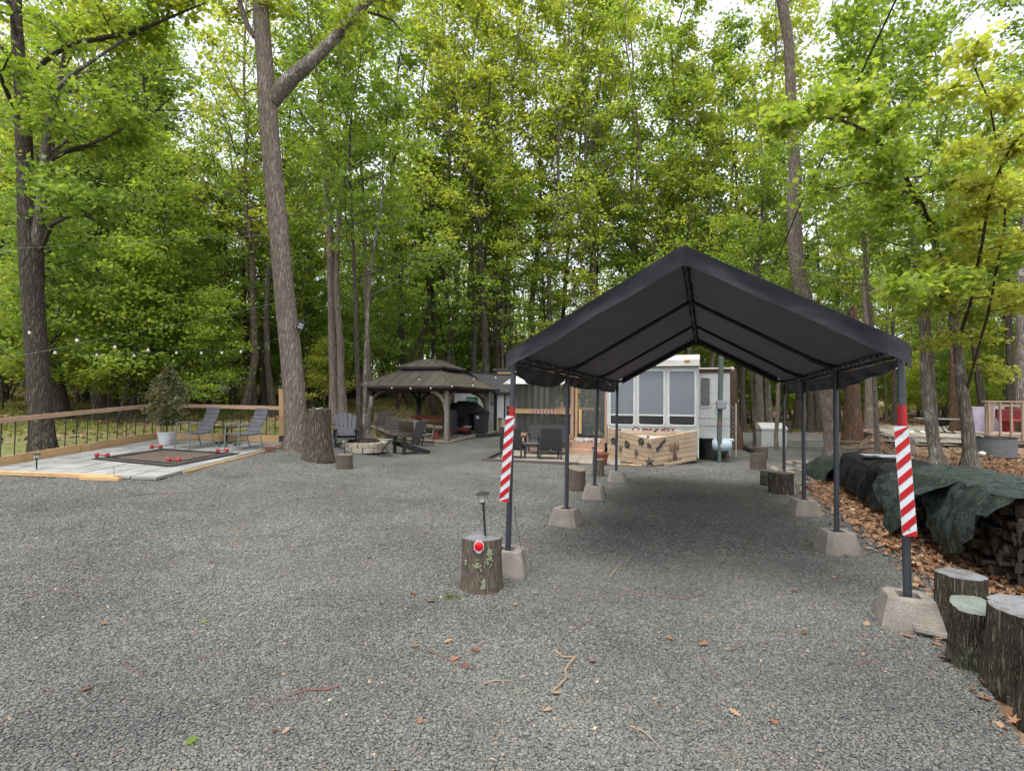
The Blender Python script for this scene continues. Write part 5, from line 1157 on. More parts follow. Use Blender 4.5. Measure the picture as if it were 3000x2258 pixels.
    k = thing('storage_bench', 'pale blue topped bench stacked with folded cushions inside the porch', 'bench', TA+PX*(x0+.55)+AX*(y+.55)+Vector((0, 0, zf-.02)), -YAW)
    part('bench_top', MB().box(0, 1.9, 0, .6, .36, .40), pm('bench_top_blue', (.42, .47, .5), None, 4), k, bev=.01); part('bench_side', MB().box(.05, 1.85, .04, .56, .0, .36), pm('bench_blue', (.08, .12, .19), (.06, .09, .15), 3), k)
    for i, (xa, xb, z, c_) in enumerate(((.1, .62, .40, 0), (.15, .6, .52, 0), (.7, 1.75, .40, 3), (.75, 1.25, .5, 2), (.8, 1.3, .6, 1), (1.3, 1.75, .5, 1))):
        cu = thing('cushion', ('tan cushion at the bottom left of the porch bench', 'tan cushion folded on the other tan cushion', 'long grey cushion under the white ones on the porch bench', 'white cushion in the middle of the porch bench', 'cream cushion topmost on the porch bench', 'cream cushion at the right end of the porch bench')[i], 'cushion', k.location+PX*xa+AX*.05+Vector((0, 0, z)), -YAW, 'cushions on the porch bench')
        part('pad', MB().box(0, xb-xa, 0, .45, .004, .10), cm[c_], cu, bev=.035)
    # white pebbles along the threshold
    n = 150; P = np.stack([NR.uniform(a+.08, x2-.08, n), NR.uniform(y-.28, y-.02, n), NR.uniform(.395, .47, n)], -1)
    st = MB()
    for p in P:
        s_ = rn.uniform(.02, .045); st.add([(p[0]+s_*a_*rn.uniform(.6, 1.2), p[1]+s_*b2_*rn.uniform(.6, 1.2), p[2]+s_*c2_*rn.uniform(.5, 1)) for c2_ in (-1, 1) for b2_ in (-1, 1) for a_ in (-1, 1)], [(0, 2, 3, 1), (4, 5, 7, 6), (0, 1, 5, 4), (2, 6, 7, 3), (0, 4, 6, 2), (1, 3, 7, 5)])
    o = tag(link('white_pebbles', st.mesh('white_pebbles', pm('pebble_white', (.6, .57, .55), (.45, .38, .36), 20))), 'white stones lying along the porch threshold', 'stones', kind='stuff'); o.location = TA; o.rotation_euler.z = -YAW
    return t
porch()

# paved sitting area in front of the porch
def sitting_slab():
    fl = gp(1418, 1350); fr = gp(1700, 1362); br = gp(1772, 1332); bl = gp(1508, 1318)
    t = thing('porch_paving', 'beige stone paving with a dark timber edge under the black wicker seats', 'paving', (fl.x, fl.y, 0)); o = Vector((fl.x, fl.y, 0))
    q = [fl+Vector((.25, .15, 0))-o, fr+Vector((1.0, -.1, 0))-o, br+Vector((.6, .3, 0))-o, bl+Vector((0, .5, 0))-o]
    STN = pm('paving_stone', (.27, .235, .18), (.2, .175, .14), 2.5, .9, .3)
    for i in range(6):
        for j in range(3):
            def P(u, v): return (q[0]*(1-u)+q[1]*u)*(1-v)+(q[3]*(1-u)+q[2]*u)*v
            a = [P((i+.01)/6, (j+.015)/3), P((i+.99)/6, (j+.015)/3), P((i+.99)/6, (j+.985)/3), P((i+.01)/6, (j+.985)/3)]
            part('paver', MB().poly([(p.x, p.y, .028+.004*((i*3+j) % 3)) for p in a], (0, 0, -.02)), STN, t)
    board('edge_timber', Vector((0, 0, .03)), gp(1695, 1362)-o+Vector((0, 0, .03)), .10, .07, DARKW, t); board('edge_timber', Vector((.0, .05, .03)), gp(1470, 1325)-o+Vector((0, 0, .03)), .10, .07, DARKW, t)
sitting_slab()

# black wicker seats
def armchair(label, loc, rz, w=.62, seats=1, name='wicker_armchair', cat='armchair'):
    t = thing(name, label, cat, loc, rz, 'black wicker seats by the porch')   # faces local -y
    d = .62; sh = .36
    part('backrest', MB().grid(lambda u, v: ((u-.5)*w*(.92 if seats == 1 else 1), .24+v*.10+.006*math.sin(v*3), .30+v*.56), 8, 8, .05), WICKD, t, True)
    part('seat', MB().box(-w/2+.03, w/2-.03, -.30, .26, sh-.14, sh-.04), WICKD, t, bev=.01)
    for s_ in range(seats):
        a = -w/2+.05+s_*(w-.1)/seats; part('seat_cushion', MB().box(a, a+(w-.1)/seats-.01, -.28, .22, sh-.038, sh+.035), pm('cushion_charcoal', (.05, .045, .05), (.04, .036, .04), 8, .9), t, bev=.02)
    for sx in (-1, 1):
        x = sx*(w/2-.02); part('armrest', MB().tube([(x, .24, .58), (x, .1, .60), (x, -.2, .585), (x, -.30, .54)], .022, 8), WICKD, t, True)
        for yy, h in ((.26, .58), (-.29, .55)): part('leg', MB().box(x-.022, x+.022, yy-.022, yy+.022, 0, h), WICKD, t, bev=.004)
    part('back_brace', MB().box(-w/2+.03, w/2-.03, .20, .25, .22, .32), WICKD, t)
    return t
def seatpos(px, py): b = gp(px, py); b.z += .03; return b
a1 = armchair('black wicker armchair with its back to the camera, right of the small glass table', seatpos(1612, 1349)+Vector((0, .25, 0)), R(183))
part('maker_plate', MB().box(-.03, .03, .262, .268, .25, .27), pm('plate_silver', (.5, .5, .5), None, 5, .3, 0, .8), a1)
armchair('black wicker armchair behind the striped marker board, left of the small glass table', seatpos(1502, 1346)+Vector((0, .28, 0)), R(168))
armchair('black wicker two seat sofa against the porch rail', seatpos(1604, 1335)+Vector((0, .28, 0)), R(-10), 1.22, 2, 'wicker_sofa', 'sofa')
def sidetable(label, loc, w, h, mat, rz=0):
    t = thing('side_table', label, 'table', loc, rz); part('glass_top', MB().box(-w/2, w/2, -w/2, w/2, h-.01, h), mat, t, bev=.003)
    part('apron', MB().box(-w/2+.01, w/2-.01, -w/2+.01, w/2-.01, h-.05, h-.011), WICKD, t)
    for sx in (-1, 1):
        for sy in (-1, 1): part('leg', MB().box(sx*(w/2-.03)-.016, sx*(w/2-.03)+.016, sy*(w/2-.03)-.016, sy*(w/2-.03)+.016, 0, h-.05), WICKD, t)
sidetable('low square table with a grey glass top between the wicker armchairs', seatpos(1558, 1347)+Vector((0, .22, 0)), .42, .42, pm('frosted_glass', (.2, .21, .19), None, 4, .2, 0))
pot_ = thing('terracotta_pot', 'reddish clay pot at the right end of the porch steps', 'pot', gp(1762, 1362), 0)
part('pot_body', MB().lathe([(.12, 0), (.13, .02), (.17, .26), (.19, .27), (.19, .32), (.165, .32), (.15, .27)], 20, caps=False), pm('terracotta', (.22, .075, .04), (.15, .06, .035), 8), pot_, True)
# ------------------------------------------------------------------ gazebo
def gazebo():
    F = Vector((-2.34, 19.07, 0)); a = .342; W, D = 3.3, 3.75        # local x to the right edge 0, left -W ; y back
    t = thing('gazebo', 'dark wooden gazebo with a two tier brown metal roof beside the fire pit', 'gazebo', F, -a)
    zs = .06
    g = lambda x, y: 0.0
    H = 1.98
    for (x, y) in ((0, 0), (-W, 0), (0, D), (-W, D)):
        front = x == 0 and y == 0
        z0 = ter(*(F+Vector((x*math.cos(a)+y*math.sin(a), -x*math.sin(a)+y*math.cos(a), 0))).xy)-.02
        board('post', (x, y, z0), (x, y, H), .15, .15, GREYW if x == 0 else DARKW, t, up=(0, 1, 0), bev=.01)
        part('post_foot', MB().box(x-.10, x+.10, y-.10, y+.10, z0, z0+.09), DARKW, t, bev=.01)
        for dx, dy in ((-1 if x == 0 else 1, 0), (0, 1 if y == 0 else -1)):
            pts = [(x+dx*.05+dx*.62*(1-math.cos(k/6*math.pi/2)), y+dy*.05+dy*.62*(1-math.cos(k/6*math.pi/2)), H-.78+.74*math.sin(k/6*math.pi/2)) for k in range(7)]
            m = MB()
            for p, q in zip(pts, pts[1:]): m.bar(p, q, .07, .11)
            part('curved_brace', m, DARKW if x else GREYW, t)
    for y in (0, D): board('beam', (-W-.1, y, H+.03), (.1, y, H+.03), .09, .14, DARKW, t)
    for x in (0, -W): board('beam', (x, -.1, H+.03), (x, D+.1, H+.03), .09, .14, DARKW, t)
    ROOF = pm('roof_brown', (.14, .118, .092), (.105, .09, .073), 1.2, .5, .05, .3, spec=.45); ROOFB = pm('roof_edge', (.02, .019, .018), None, 5, .5)
    def tier(x0, x1, y0, y1, z0, ix, iy, z1, npan):
        cx = (x0+x1)/2; cy = (y0+y1)/2; B = [Vector((x0, y0, z0)), Vector((x1, y0, z0)), Vector((x1, y1, z0)), Vector((x0, y1, z0))]
        T = [Vector((x0+ix, y0+iy, z1)), Vector((x1-ix, y0+iy, z1)), Vector((x1-ix, y1-iy, z1)), Vector((x0+ix, y1-iy, z1))]
        for s in range(4):
            p, q, tq, tp_ = B[s], B[(s+1) % 4], T[(s+1) % 4], T[s]
            L = (q-p).length; e = (q-p)/L; a0 = (tp_-p).dot(e); a1 = (tq-p).dot(e); up = (tp_-p)-e*a0; nrm = e.cross(up).normalized()
            n = npan
            for k in range(n):
                s0 = L*k/n; s1 = L*(k+1)/n
                def hgt(s_): return max(0, min(1, s_/a0 if s_ < a0 else (1 if s_ <= a1 else (L-s_)/(L-a1))))
                ss = sorted({s0, s1} | {x for x in (a0, a1) if s0 < x < s1})
                top = [p+e*x+up*hgt(x) for x in reversed(ss)]
                P = [p+e*s0, p+e*s1]+[v for v in top]
                Q = []
                for v in P:
                    if not Q or (v-Q[-1]).length > 1e-3: Q.append(v)
                if (Q[0]-Q[-1]).length < 1e-3: Q.pop()
                if len(Q) >= 3:
                    o = part('roof_panel', MB().poly(Q, -nrm*.012), ROOF, t)
                if k and hgt(s0) > .02: part('roof_seam', MB().bar(p+e*s0+nrm*.008, p+e*s0+up*hgt(s0)+nrm*.008, .016, .022, tuple(nrm)), ROOF, t)
            part('hip_cap', MB().bar(p+Vector((0, 0, .012)), tp_+Vector((0, 0, .012)), .07, .03), ROOF, t)
            part('eave_trim', MB().bar(p+Vector((0, 0, -.035)), q+Vector((0, 0, -.035)), .03, .085), ROOFB, t)
        part('roof_cap_panel', MB().poly(T, (0, 0, -.01)), ROOF, t)
    tier(-W-.42, .42, -.42, D+.42, H+.14, 1.22, 1.35, H+.80, 9)
    tier(-W/2-1.0, -W/2+1.0, D/2-1.05, D/2+1.05, H+.93, .78, .72, H+1.28, 5)
    part('tier_curtain', MB().box(-W/2-.82, -W/2+.82, D/2-.85, D/2+.85, H+.74, H+.94), BLACKM, t)
    # slab of pale flags under it
    s = thing('gazebo_paving', 'pale stone paving under the gazebo', 'paving', F, -a)
    STN = pm('gazebo_stone', (.29, .24, .18), (.21, .175, .13), 2, .9, .3)
    for i in range(7):
        for j in range(8):
            x0 = -W-1.0+i*(W+1.25)/7; y0 = -.25+j*(D+1.75)/8; w_ = (W+1.25)/7-.012; d_ = (D+1.75)/8-.012; P = []
            for x, y in ((x0, y0), (x0+w_, y0), (x0+w_, y0+d_), (x0, y0+d_)):
                wp = F+Vector((x*math.cos(a)+y*math.sin(a), -x*math.sin(a)+y*math.cos(a), 0)); P.append((x, y, ter(wp.x, wp.y)+.045+.004*((i+j) % 3)))
            part('flagstone', MB().poly(P, (0, 0, -.03)), STN, s)
    return F, a
GF, GA = gazebo()
def gl(x, y): v = GF+Vector((x*math.cos(GA)+y*math.sin(GA), -x*math.sin(GA)+y*math.cos(GA), 0)); v.z = ter(v.x, v.y)+.05; return v
def bulbs(name, label, pts, group=None, drop=.06, r=.035, cable=True, mat=None, n=None):
    t = thing(name, label, 'string lights', pts[0], group=group); o = Vector(pts[0]); m = mat or BULB
    if cable: part('cable', MB().tube([Vector(p)-o for p in pts], .004, 4, False), BLACKM, t)
    return t, o
BULB = pm('bulb_glass', (.62, .6, .5), (.5, .48, .38), 20, .15, 0)
def bulb(t, p, s=1.0):
    part('bulb', MB().lathe([(.004, .0), (.018*s, -.02*s), (.032*s, -.05*s), (.026*s, -.075*s), (.008*s, -.085*s)], 10), BULB, t, True, loc=p)
    part('socket', MB().lathe([(.016*s, -.01), (.018*s, .05*s), (.006, .06*s)], 8), BLACKM, t, True, loc=p)
def catenary(a, b, sag, n=12): return [a.lerp(b, i/n)-Vector((0, 0, sag*4*(i/n)*(1-i/n))) for i in range(n+1)]
gzp = [at(1108, 1128, 19.6), at(1148, 1132, 19.0), at(1203, 1134, 18.5), at(1262, 1133, 18.4), at(1324, 1127, 18.2), at(1388, 1106, 20.5), at(1500, 1085, 21)]
t_, o_ = bulbs('string_lights', 'cable with small bulbs strung along the front eave of the gazebo', gzp)
for p in gzp[:-1]: bulb(t_, p-o_, 1.0)
gz2 = [at(1229, 1108, 19.4), at(1311, 1112, 19.6), at(1386, 1124, 20.0), at(1452, 1102, 20.5)]
t_, o_ = bulbs('string_lights', 'cable with bulbs crossing the gazebo roof towards the shed', gz2)
for p in gz2: bulb(t_, p-o_, 1.1)

# ------------------------------------------------------------------ shed
def shed():
    c = Vector((-.72, 23.3, 0)); c.z = ter(c.x, c.y); th = R(45); t = thing('garden_shed', 'small white shed with black trim and a grey ribbed metal roof right of the gazebo', 'shed', c, th)
    L, W, H, HR = 3.6, 3.0, 1.86, 2.62     # x: window wall, y: sign wall (gable)
    TRIM = pm('black_trim', (.02, .02, .022), None, 6, .6); SID = pm('shed_white', (.56, .565, .575), (.46, .47, .485), 1.5, .6, .06)
    part('wall', MB().poly([(0, 0, -.1), (0, W, -.1), (0, W, H), (0, W/2, HR-.04), (0, 0, H)], (L, 0, 0)), SID, t)
    for i in range(1, 9): part('board_joint', MB().box(-.004, .002, W*i/9-.006, W*i/9+.006, -.05, H+.1), pm('joint_grey_%d' % i, (.35, .36, .37), None, 5), t)
    for x, y in ((-.006, -.006), (L-.09, -.006)): part('corner_trim', MB().box(x, x+.1, y, y+.1, -.1, H), TRIM, t)
    part('corner_trim', MB().box(-.006, .1, W-.09, W+.006, -.1, H), TRIM, t)
    RM = pm('ribbed_roof', (.10, .10, .10), (.075, .075, .078), 3, .45, .05, .3)
    n = 30
    for sgn in (0, 1):
        e0 = (-.18, H-.10) if sgn == 0 else (W+.18, H-.10); r_ = (W/2, HR+.02); dy = r_[0]-e0[0]; dz = r_[1]-e0[1]
        part('roof_sheet', MB().poly([(-.2, e0[0], e0[1]), (L+.2, e0[0], e0[1]), (L+.2, r_[0], r_[1]), (-.2, r_[0], r_[1])], (0, 0, .02)), RM, t)
        m = MB()
        for i in range(n+1):
            x = -.19+(L+.38)*i/n; m.bar((x, e0[0], e0[1]+.03), (x, r_[0], r_[1]+.03), .022, .022)
        o = part('roof_ribs', m, RM, t); o['kind'] = 'stuff'
        part('rake_trim', MB().bar((-.21, e0[0], e0[1]-.04), (-.21, r_[0], r_[1]-.04), .03, .12), TRIM, t)
        part('eave_trim', MB().box(-.2, L+.2, e0[0]-.012, e0[0]+.012, e0[1]-.09, e0[1]), TRIM, t)
    part('ridge_cap', MB().box(-.2, L+.2, W/2-.07, W/2+.07, HR+.05, HR+.075), RM, t)
    # window on the right hand wall
    w = thing('window', None, None); w.parent = t; x0, x1, z0, z1 = .62, 1.28, .72, 1.66
    part('window_trim', MB().box(x0-.10, x1+.10, -.03, -.002, z0-.08, z1+.12), TRIM, w); part('window_frame', MB().box(x0-.03, x1+.03, -.05, -.03, z0-.03, z1+.03), WHITE, w)
    part('pane', MB().box(x0+.02, x1-.02, -.056, -.05, z0+.02, z1-.02), GLASSD, w)
    m = MB()
    for i in (1, 2): m.box(x0+(x1-x0)*i/3-.010, x0+(x1-x0)*i/3+.010, -.064, -.056, z0, z1)
    for z in (z0+.235, z0+.705): m.box(x0, x1, -.066, -.0561, z-.010, z+.010)
    m.box(x0, x1, -.075, -.0562, (z0+z1)/2-.025, (z0+z1)/2+.025); part('muntin', m, WHITE, w)
    part('curtain_valance', MB().box(x0+.03, x1-.03, -.059, -.0565, (z0+z1)/2+.02, z1-.03), pm('curtain_white', (.42, .42, .42), (.15, .15, .15), 30, .9), w)
    part('window_box', MB().box(x0-.08, x1+.08, -.22, -.03, z0-.22, z0-.08), TRIM, w)
    part('door_trim', MB().box(1.75, 1.87, -.03, -.002, -.05, H-.05), TRIM, t); part('door_trim', MB().box(2.7, 2.82, -.03, -.002, -.05, H-.05), TRIM, t)
    part('door', MB().box(1.88, 2.69, -.02, -.002, -.02, H-.08), WHITE, t)
    for i in range(5): part('louvre', MB().box(-.03, -.004, W*.47, W*.47+.26, H-.06+i*.065, H-.02+i*.065), pm('vent_grey2', (.3, .31, .34), None, 5), t)
    sg = thing('street_sign', 'green street name sign with white letters on the white shed wall', 'sign', c+Vector((math.cos(th)*-.03-math.sin(th)*(W*.46+.2), math.sin(th)*-.03+math.cos(th)*(W*.46+.2), 1.42)), th-math.pi/2)
    GR = pm('sign_green', (.008, .13, .06), (.007, .11, .05), 3, .4, 0)
    part('sign_plate', MB().box(-.42, .42, 0, .006, -.12, .12), GR, sg); 
    l1 = text('sign_lettering', 'Manhasset', .17, REFW, sg, (-.085, -.003, -.05), (R(90), 0, 0), .0015, 0, .80); l2 = text('sign_lettering', 'Ave', .09, REFW, sg, (.325, -.003, -.05), (R(90), 0, 0), .0015, 0, .9)
    part('house_number', MB().box(-.012, -.004, .16, .26, 1.18, 1.34), pm('number_grey', (.12, .12, .14), None, 60, .5), t)
    part('pine_post', MB().box(.16, .28, -.16, -.06, -.05, .58), PINE, t, bev=.005); part('post_cap', MB().box(.13, .31, -.19, -.03, .58, .62), TRIM, t)
    return c, th
SC_, STH = shed()
bd = thing('edge_timber', 'dark timber edging the gravel in front of the shed', 'timber', gl(.35, 1.9)); e_ = gp(1470, 1277)
board('timber', (0, 0, .02), e_-bd.location+Vector((0, 0, .05)), .10, .12, CHAR, bd)

# ------------------------------------------------------------------ things under the gazebo and round the fire
def pos(px, py): b = gp(px, py); return b
def grill():
    t = thing('covered_grill', 'wide barbecue grill under a black cover against the white shed wall', 'grill', gl(-.75, 3.15), -.55); BC = pm('grill_cover', (.010, .010, .011), (.018, .018, .019), 4, .55, .35, fine=5)
    prof = [(.40, .10), (.42, .75), (.92, .86), (.95, .98), (.62, 1.24), (.20, 1.30)]
    def f(u, v):
        k = v*(len(prof)-1); i = min(int(k), len(prof)-2); q = k-i; hx = prof[i][0]*(1-q)+prof[i+1][0]*q; z = prof[i][1]*(1-q)+prof[i+1][1]*q
        a = u*2*math.pi; sx = abs(math.cos(a))**.45*(1 if math.cos(a) > 0 else -1); sy = abs(math.sin(a))**.45*(1 if math.sin(a) > 0 else -1)
        return (sx*hx*(1+.02*nz(a*3, z*3)), sy*(.32 if z < .9 else .30*(1-(z-.9)*.8))*(1+.12*nz(a*4, z*2, 3)), z)
    m = MB().grid(f, 48, 16); n0 = len(m.v)
    m.add([(.2, .1, 1.3), (-.2, .1, 1.3), (-.2, -.1, 1.3), (.2, -.1, 1.3)], [(0, 1, 2, 3)]); part('cover', m, BC, t, True)
    part('handle_bulge', MB().tube([(-.3, -.1, 1.31), (.25, -.1, 1.31)], .03, 8), BC, t, True)
    for x in (-.35, .35): part('wheel', MB().lathe([(.02, -.02), (.08, -.02), (.08, .02), (.02, .02)], 16), BLACKR, t, True, loc=(x, -.34, .08), rot=(R(90), 0, 0))
grill()
def bin_():
    t = thing('rubbish_bin', 'tall black rubbish bin with a round white sticker by the gazebo right post', 'rubbish bin', gl(.02, 3.15), -.25)
    m = MB().add([(-.22, -.2, 0), (.22, -.2, 0), (.22, .2, 0), (-.22, .2, 0), (-.28, -.26, .86), (.28, -.26, .86), (.28, .26, .86), (-.28, .26, .86)], [(3, 2, 1, 0), (4, 5, 6, 7), (0, 1, 5, 4), (1, 2, 6, 5), (2, 3, 7, 6), (3, 0, 4, 7)]); part('bin_body', m, CHAR, t, bev=.03)
    part('lid', MB().box(-.31, .31, -.29, .29, .86, .91), BLACKM, t, bev=.02); part('lid_dome', MB().box(-.24, .24, -.2, .24, .91, .945), CHAR, t, bev=.02)
    part('sticker', MB().lathe([(.075, 0), (.075, .004)], 20), pm('sticker_pale', (.5, .58, .66), (.35, .42, .5), 30, .4, 0), t, loc=(-.08, -.256, .68), rot=(R(86), 0, 0))
bin_()
REDW = pm('red_painted_wood', (.28, .025, .02), (.20, .02, .018), 6, .6, .2); TOPW = pm('faded_red_top', (.22, .09, .055), (.17, .06, .04), 6, .7, .2)
def picnic():
    t = thing('picnic_table', 'red picnic table with benches under the gazebo', 'table', gl(-1.75, 2.2), -.06)
    for i in range(5): part('top_plank', MB().box(-.85, .85, -.38+i*.155, -.38+i*.155+.145, .70, .74), TOPW, t)
    part('apron', MB().box(-.82, .82, -.36, -.33, .62, .70), REDW, t)
    for sgn in (-1, 1):
        for i in range(2): part('bench_plank', MB().box(-.85, .85, sgn*.68-.14+i*.145, sgn*.68-.14+i*.145+.135, .41, .445), REDW, t)
    for x in (-.6, .6):
        for sgn in (-1, 1): part('leg', MB().bar((x, sgn*.22, .70), (x, sgn*.62, 0), .045, .10, (1, 0, 0)), REDW, t)
        part('bench_bearer', MB().bar((x+.05, -.80, .375), (x+.05, .80, .375), .04, .08), REDW, t)
picnic()
def drum():
    t = thing('covered_smoker', 'upright dark blue covered smoker standing behind the gazebo front post', 'smoker', gl(-.35, .95), 0); BC = pm('smoker_cover', (.022, .022, .032), (.03, .03, .042), 4, .6, .3)
    part('cover', MB().lathe([(.27, .22), (.29, .3), (.28, .9), (.27, 1.02), (.2, 1.07), (.05, 1.09)], 22), BC, t, True)
    for a in (.5, 2.6, 4.7): part('leg', MB().tube([(.2*math.cos(a), .2*math.sin(a), .25), (.33*math.cos(a), .33*math.sin(a), 0)], .02, 6), pm('grey_leg_%d' % int(a*10), (.12, .12, .12), None, 4), t)
    part('ash_door', MB().box(-.09, .09, -.285, -.27, .24, .34), REDW, t)
drum()
def easel():
    t = thing('sawhorse', 'grey folding stand with a red box on its rung in front of the gazebo post', 'stand', gl(-.42, .35), .1); GM = pm('stand_grey', (.13, .13, .135), None, 5)
    for x in (-.30, .34): 
        for y in (-.22, .22): part('leg', MB().bar((x*.8, y*.2, .55), (x, y, 0), .035, .05), GM, t)
    part('cross_bar', MB().box(-.3, .32, -.03, .03, .50, .56), BLACKM, t); b = thing('red_box', 'small red box on the floor under the grey folding stand', 'box', gl(-.62, .30), .1); part('box_body', MB().box(-.10, .10, -.07, .07, 0, .26), REDW, b, bev=.01); part('box_lid', MB().box(-.11, .11, -.08, .08, .26, .29), REDW, b, bev=.005)
easel()
def wagon():
    t = thing('red_wagon', 'small red wagon with black wheels in front of the covered grill', 'wagon', gl(-.45, 2.35), -.2)
    part('wagon_body', MB().box(-.28, .28, -.16, .16, .16, .30), REDW, t, bev=.02); part('seat_pad', MB().box(.05, .34, -.14, .14, .31, .35), WHITEP, t, bev=.01)
    for x in (-.2, .22):
        for y in (-.19, .19): part('wheel', MB().lathe([(.03, -.025), (.09, -.025), (.09, .025), (.03, .025)], 16), BLACKR, t, True, loc=(x, y, .09), rot=(R(90), 0, 0))
wagon()
IRON = pm('iron_grey', (.06, .052, .048), (.09, .08, .075), 8, .6)
def ironchair(label, loc, rz, mat):
    t = thing('lattice_chair', label, 'chair', loc, rz, 'lattice backed metal chairs round the fire')   # faces -y
    for i in range(6):
        z = .50+i*.065; part('back_strap', MB().grid(lambda u, v: ((u-.5)*.46, .2+.12*(z-.45)+.012*math.sin(u*18+i*3.1), z+v*.042), 14, 1, .006), mat, t)
    for i in range(6):
        x = -.2+i*.08; part('back_strap', MB().grid(lambda u, v: (x-.02+v*.04, .2+.12*(.50+u*.38-.45)-.012*math.sin(u*18+i*3.1), .48+u*.42), 12, 1, .006), mat, t)
    part('seat', MB().box(-.24, .24, -.25, .21, .40, .43), mat, t, bev=.01)
    for sx in (-1, 1):
        x = sx*.25; part('leg', MB().tube([(x, -.24, 0), (x, -.24, .62), (x, -.1, .65), (x, .2, .64)], .013, 6), IRON, t, True); part('leg', MB().tube([(x, .26, 0), (x, .2, .45), (x*.95, .26, .95)], .013, 6), IRON, t, True)
        part('foot_rail', MB().tube([(x, -.24, .12), (x, .25, .12)], .010, 5), IRON, t)
    return t
TANM = pm('tan_strap', (.26, .22, .19), (.2, .17, .15), 10, .7)
ironchair('lattice backed chair in brownish grey across the fire pit, left of the gazebo middle', pos(1128, 1300)+Vector((.1, .9, 0)), R(170), pm('brown_strap', (.12, .10, .09), (.09, .08, .07), 10, .7))
ironchair('pale tan lattice chair behind the black slatted chair', pos(1234, 1311)+Vector((0, .4, 0)), R(150), TANM)
ironchair('dark lattice chair against the gazebo left post, partly hidden', pos(1080, 1290)+Vector((.1, 1.7, 0)), R(200), IRON)
def adirondack(label, loc, rz, mat, bmat):
    t = thing('slatted_chair', label, 'garden chair', loc, rz, 'low slatted garden chairs round the fire')   # faces -y
    for i in range(5):
        x = -.24+i*.12; hh = .62+.10*math.sin(math.pi*(i+.5)/5); part('back_slat', MB().bar((x*.85, .18, .28), (x*1.12, .18+.36*hh, .30+hh*.98), .10, .018, (0, -1, .4)), bmat, t, bev=.004)
    for i in range(6):
        y = -.38+i*.10; part('seat_slat', MB().box(-.28, .28, y, y+.088, .36-.10*(i/6)-.0, .378-.10*(i/6)), mat, t)
    for sx in (-1, 1):
        x = sx*.31; part('armrest', MB().box(x-.07 if sx > 0 else x-.06, x+.06 if sx > 0 else x+.07, -.42, .30, .52, .545), mat, t, bev=.006)
        part('leg', MB().box(x-.02, x+.02, -.36, -.26, 0, .52), mat, t); part('leg', MB().bar((x*.93, -.40, .33), (x*.93, .55, .03), .03, .12), mat, t)
        part('arm_post', MB().bar((x, .27, .25), (x, .30, .52), .03, .06, (1, 0, 0)), mat, t)
    part('back_rail', MB().bar((-.3, .36, .62), (.3, .36, .62), .03, .07), mat, t)
    return t
SL = pm('slate_blue_slats', (.10, .105, .125), (.075, .08, .095), 6, .7, .1)
adirondack('low slatted chair with a grey blue back left of the fire pit', pos(998, 1316)+Vector((0, .45, 0)), R(22), BLACKM, SL)
adirondack('black low slatted chair seen from its side right of the fire pit', pos(1186, 1330)+Vector((.1, .1, 0)), R(-52), BLACKM, BLACKM)
def bistro():
    t = thing('folding_table', 'small round folding table with a pale green top beside the fire pit', 'table', pos(1126, 1337)+Vector((0, .05, 0)), .3)
    part('table_top', MB().lathe([(.215, .46), (.225, .465), (.225, .478), (.21, .482)], 28), pm('pale_green_glass', (.33, .38, .33), (.28, .32, .28), 5, .2, 0), t, True)
    part('rim', MB().lathe([(.228, .458), (.232, .466), (.228, .476)], 28, caps=False), BLACKM, t)
    for y in (-.13, .13):
        part('leg', MB().tube([(-.18, y, 0), (.16, y, .46)], .009, 6), BLACKM, t); part('leg', MB().tube([(.18, y, 0), (-.16, y, .46)], .009, 6), BLACKM, t)
    for x in (-.17, .17): part('foot_bar', MB().tube([(x, -.13, .02), (x, .13, .02)], .008, 5), BLACKM, t)
bistro()
def firepit():
    b = pos(1046, 1327); c = b+Vector((0, .66, 0)); c.z = ter(c.x, c.y)-.02; R0 = .66
    t = thing('fire_pit', 'round fire pit of pale tan wall blocks with a dark metal ring', 'fire pit', c); BL = pm('wall_block', (.40, .35, .27), (.31, .27, .21), 6, .95, .5, bd=.008)
    n = 13
    for row in range(2):
        for i in range(n):
            a = 2*math.pi*(i+.5*row)/n+rnd.uniform(-.02, .02); rr_ = R0+rnd.uniform(-.012, .012)
            m = MB(); w0 = .148; w1 = .11; m.poly([(-w0, 0, 0), (-w0*.4, -.022, 0), (w0*.4, -.022, 0), (w0, 0, 0), (w1, .2, 0), (-w1, .2, 0)], (0, 0, .135))
            o = part('block', m, BL, t, bev=.008); o.location = (rr_*math.sin(a), -rr_*math.cos(a), row*.142); o.rotation_euler = (0, 0, a)
    part('metal_ring', MB().lathe([(.43, .02), (.45, .02), (.45, .34), (.43, .34)], 30, caps=False), pm('rusty_ring', (.06, .03, .025), (.035, .02, .018), 8, .7), t, True)
    part('ash_bed', MB().lathe([(.42, .0), (.42, .18), (.1, .22)], 20), pm('ash', (.07, .065, .06), (.03, .03, .03), 12, 1, .6), t)
    for i, (lb, a, l) in enumerate((('grey stick sticking out to the right of the fire pit', .5, .5), ('bent pale stick across the fire pit rim', 2.0, .42), ('dark charred log lying on the fire pit rim', 2.9, .55))):
        lg = thing('firewood_stick', lb, 'stick', c+Vector((.0+.1*i, -.1, .34)), a, 'sticks on the fire pit'); part('stick', MB().tube([(-l/2, 0, -.05), (0, .03, .0), (l/2, 0, .10)], [.018+.01*(i == 2), .016+.012*(i == 2), .010], 7), (BARKL, BARKL, BARKD)[i], lg, True)
firepit()

